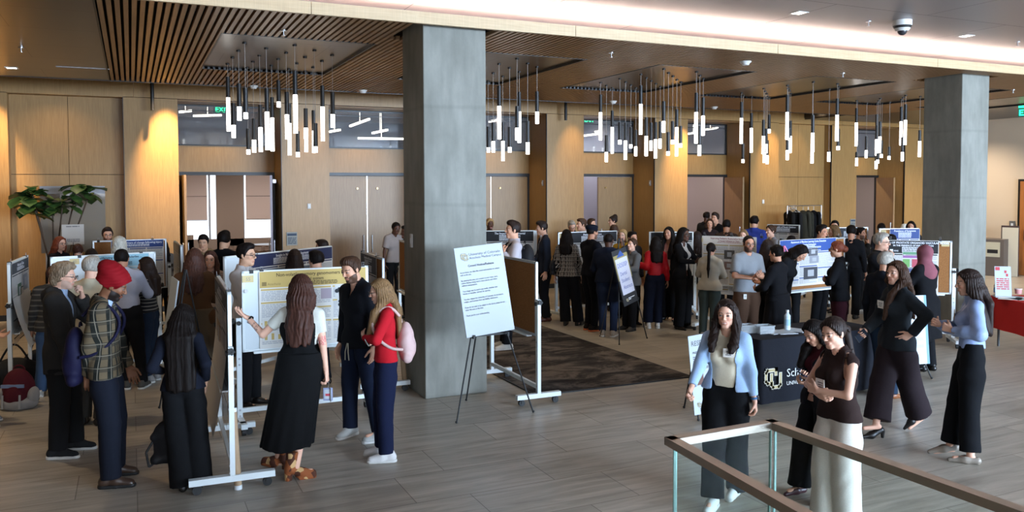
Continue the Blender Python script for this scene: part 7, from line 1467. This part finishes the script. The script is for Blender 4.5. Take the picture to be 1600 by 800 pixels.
# --- things people carry or wear
def at_local(ctx, p): return ctx['M'] @ Vector(tuple(p))
def yaw_of(ctx): return ctx['root'].rotation_euler.z
def phone(ctx, ai, label, cm='14151a', off=(0, 0, 0)):
    A = ctx['arms'][ai]; c = A['wr']+A['d']*.095+A['n']*.028+np.array(off); R_ = ctx['M'].to_3x3().normalized(); d = R_ @ Vector(tuple(A['d'])); n_ = R_ @ Vector(tuple(A['n'])); t = d.cross(n_)
    Mx = Matrix((t, d, n_)).transposed().to_4x4(); e = empty('phone', (0, 0, 0), 0, label, 'phone'); e.matrix_world = Matrix.Translation(at_local(ctx, c)) @ Mx
    MB().box((-.036, -.072, -.004), (.036, .072, .004), bev=.003).build('case', mat('phone_'+cm, rgb('#'+cm), .35), e); MB().box((-.033, -.068, .0042), (.033, .068, .0048)).build('screen', mat('screen_dark', (.02, .025, .035), .08), e); MB().box((-.028, .040, -.008), (-.002, .066, -.004), bev=.002).build('camera_bump', rub, e)
phone(g8, 0, 'dark phone held by the woman in the black blazer', '17142a'); phone(g6, 0, 'pale phone held in the hand of the woman in red cardigan', 'a9b0ac', (0, .02, .0)); phone(g10, 0, 'dark phone held by the woman in the grey turtleneck', '15151a')
# lanyard wallet in the hand of the woman in the dress
A = g4['arms'][0]; c = at_local(g4, A['wr']+A['d']*.12); e = empty('badge_wallet', c, yaw_of(g4), 'badge wallet with keys hanging from the hand of the woman in black dress', 'badge'); MB().box((-.04, -.004, -.13), (.04, .004, -.02), bev=.003).build('sleeve', mat('vinyl_lilac', rgb('#8e96b4'), .3), e); MB().box((-.03, .004, -.115), (.03, .006, -.035)).box((-.03, -.006, -.115), (.03, -.004, -.035)).build('card', paperw, e); MB().box((-.02, .0065, -.09), (.02, .0075, -.07)).box((-.02, -.0075, -.09), (.02, -.0065, -.07)).build('red_print', ccol('b03a4a'), e); MB().tube([Vector((0, 0, -.02)), Vector((.01, 0, .02)), Vector((-.01, 0, .03))], .004, 6).build('ring', steel, e)
MB().box((.02, -.012, -.14), (.026, .012, -.02)).build('key', steel, e)
# smart watches
def watch(ctx, ai, m=None):
    A = ctx['arms'][ai]; s = ctx['s']; c = (A['wr']-A['d']*.025); b_ = MB(); b_.cyl(tuple((c-A['d']*.009)*s), tuple((c+A['d']*.009)*s), .031*s, n=16, caps=False).build('watch_strap', m or rub, ctx['root']); c2 = (c-A['n']*.030)*s
    MB().cyl(tuple(c2), tuple(c2-A['n']*.008), .018*s, n=14).build('watch', mat('watch_case', (.3, .3, .32), .3, .8), ctx['root'])
watch(g4, 1); watch(g7, 1, ccol('3f6f9f')); watch(g11, 1)
# tote bag of the long haired woman
A = g3['arms'][1]; hp_ = at_local(g3, A['wr']+A['d']*.10); b_ = blob('tote_bag', [('cone', ((-.11, 0, .03), (.11, 0, .03), .05, .05)), ('cone', ((-.13, 0, .22), (.13, 0, .22), .035, .035)), ('cone', ((0, 0, .06), (0, 0, .22), .13, .14), dict(flat=((0, 1, 0), .38)))], cloth('tote_black', (.012, .012, .014), .5), (hp_.x+.02, hp_.y-.03, .17), lo=(-.3, -.2, -.05), hi=(.3, .2, .35)); tag(b_, 'black tote bag hanging on long straps from the left hand of the long haired woman', 'bag')
ht = hp_.z-.17
MB().tube([Vector((-.06, .02, .24)), Vector((-.03, .0, ht*.98)), Vector((.0, .0, ht)), Vector((.06, .02, .24))], .006, 6).build('strap', rub, b_); MB().tube([Vector((-.13, 0, .20)), Vector((-.19, 0, .10)), Vector((-.17, 0, -.02)), Vector((-.11, 0, .02))], .010, 6).build('side_strap', rub, b_)
# backpacks
def back_bag(ctx, m, label, name='backpack', size=(.14, .09, .21), z=1.18, y=-.20, x=0, strapm=None):
    T = ctx['T']; s = ctx['s']; c = T(x, y, z); fl = Field(c-.36, c+.36, .010); fl.ell(c, size, ctx['Rt'], .02); fl.ell(T(x, y-.035, z-.07), (size[0]*.82, size[1]*.8, size[2]*.55), ctx['Rt'], .03); fl.cone(T(x-size[0]*.75, y, z-size[2]*.8), T(x+size[0]*.75, y, z-size[2]*.8), .05, .05, .04); fl.wrinkle(.004, 24, 3)
    v, f2 = fl.mesh(); o = np_mesh(name, (v-c)*s, f2, m, None, at_local(ctx, c)); o.rotation_euler = (0, 0, yaw_of(ctx)); tag(o, label, 'backpack')
    for sg in (1, -1):
        pts_ = [T(x+sg*.08, -.135, 1.36), T(sg*.105, -.05, 1.462), T(sg*.11, .06, 1.435), T(sg*.115, .145, 1.31), T(sg*.135, .10, 1.17), T(sg*.17, -.03, 1.06), T(x+sg*.12, -.15, 1.04)]
        b2 = MB(); P_ = [Vector(tuple((p-c)*s)) for p in pts_]
        for _ in range(3): P_ = [P_[0]]+[v_ for p, q in zip(P_[:-1], P_[1:]) for v_ in (p*.75+q*.25, p*.25+q*.75)]+[P_[-1]]
        b2.tube(P_, .014, 7); b2.build('shoulder_strap', strapm or m, o)
    MB().tube([Vector(tuple((T(x+.04*math.cos(t), y+.04, z+size[2]+.035*math.sin(t))-c)*s)) for t in np.linspace(0, math.pi, 7)], .008, 6).build('handle', strapm or m, o)
    return o
back_bag(g6, cloth('pink_leather', rgb('#c9aaa6'), .5), 'pale pink backpack worn by the woman in red cardigan', size=(.13, .085, .19), z=1.10, strapm=cloth('pink_strap', rgb('#bfa39c'), .6))
back_bag(g2, cloth('navy_purple', rgb('#12102a'), .7), 'dark blue violet bag carried on the back of the man in red turban', size=(.12, .08, .23), z=1.04, y=-.205, x=.04)
back_bag(tall, cloth('black_nylon', (.012, .012, .014), .7), 'black backpack worn by the tall man in the white shirt', size=(.15, .10, .23), z=1.20)

# handbag and cords
o_ = blob('handbag', [('ell', ((0, 0, .14), (.06, .14, .13))), ('cone', ((0, -.09, .03), (0, .09, .03), .045, .045))], cloth('tote_black', (.01, .01, .01)), at_local(plaidw, plaidw['T'](-.27, .02, .92)), lo=(-.2, -.25, -.05), hi=(.2, .25, .35)); o_.rotation_euler = (0, 0, yaw_of(plaidw)); tag(o_, 'black handbag on the shoulder of the woman in plaid jacket', 'handbag')
MB().tube([Vector((0, -.08, .24)), Vector((.06, -.03, .50)), Vector((.06, .03, .50)), Vector((0, .08, .24))], .008, 6).build('strap', rub, o_)
c_ = MB(); T_ = g5['T']; s_ = g5['s']
for x in (-.02, .025): c_.tube([Vector(tuple(T_(x*.3, .135, .90)*s_)), Vector(tuple(T_(x, .15, .82)*s_)), Vector(tuple(T_(x*1.3, .15, .74)*s_))], .005, 6)
c_.build('drawstring', mat('cord_cream', rgb('#b5ad98'), .8), g5['root'])
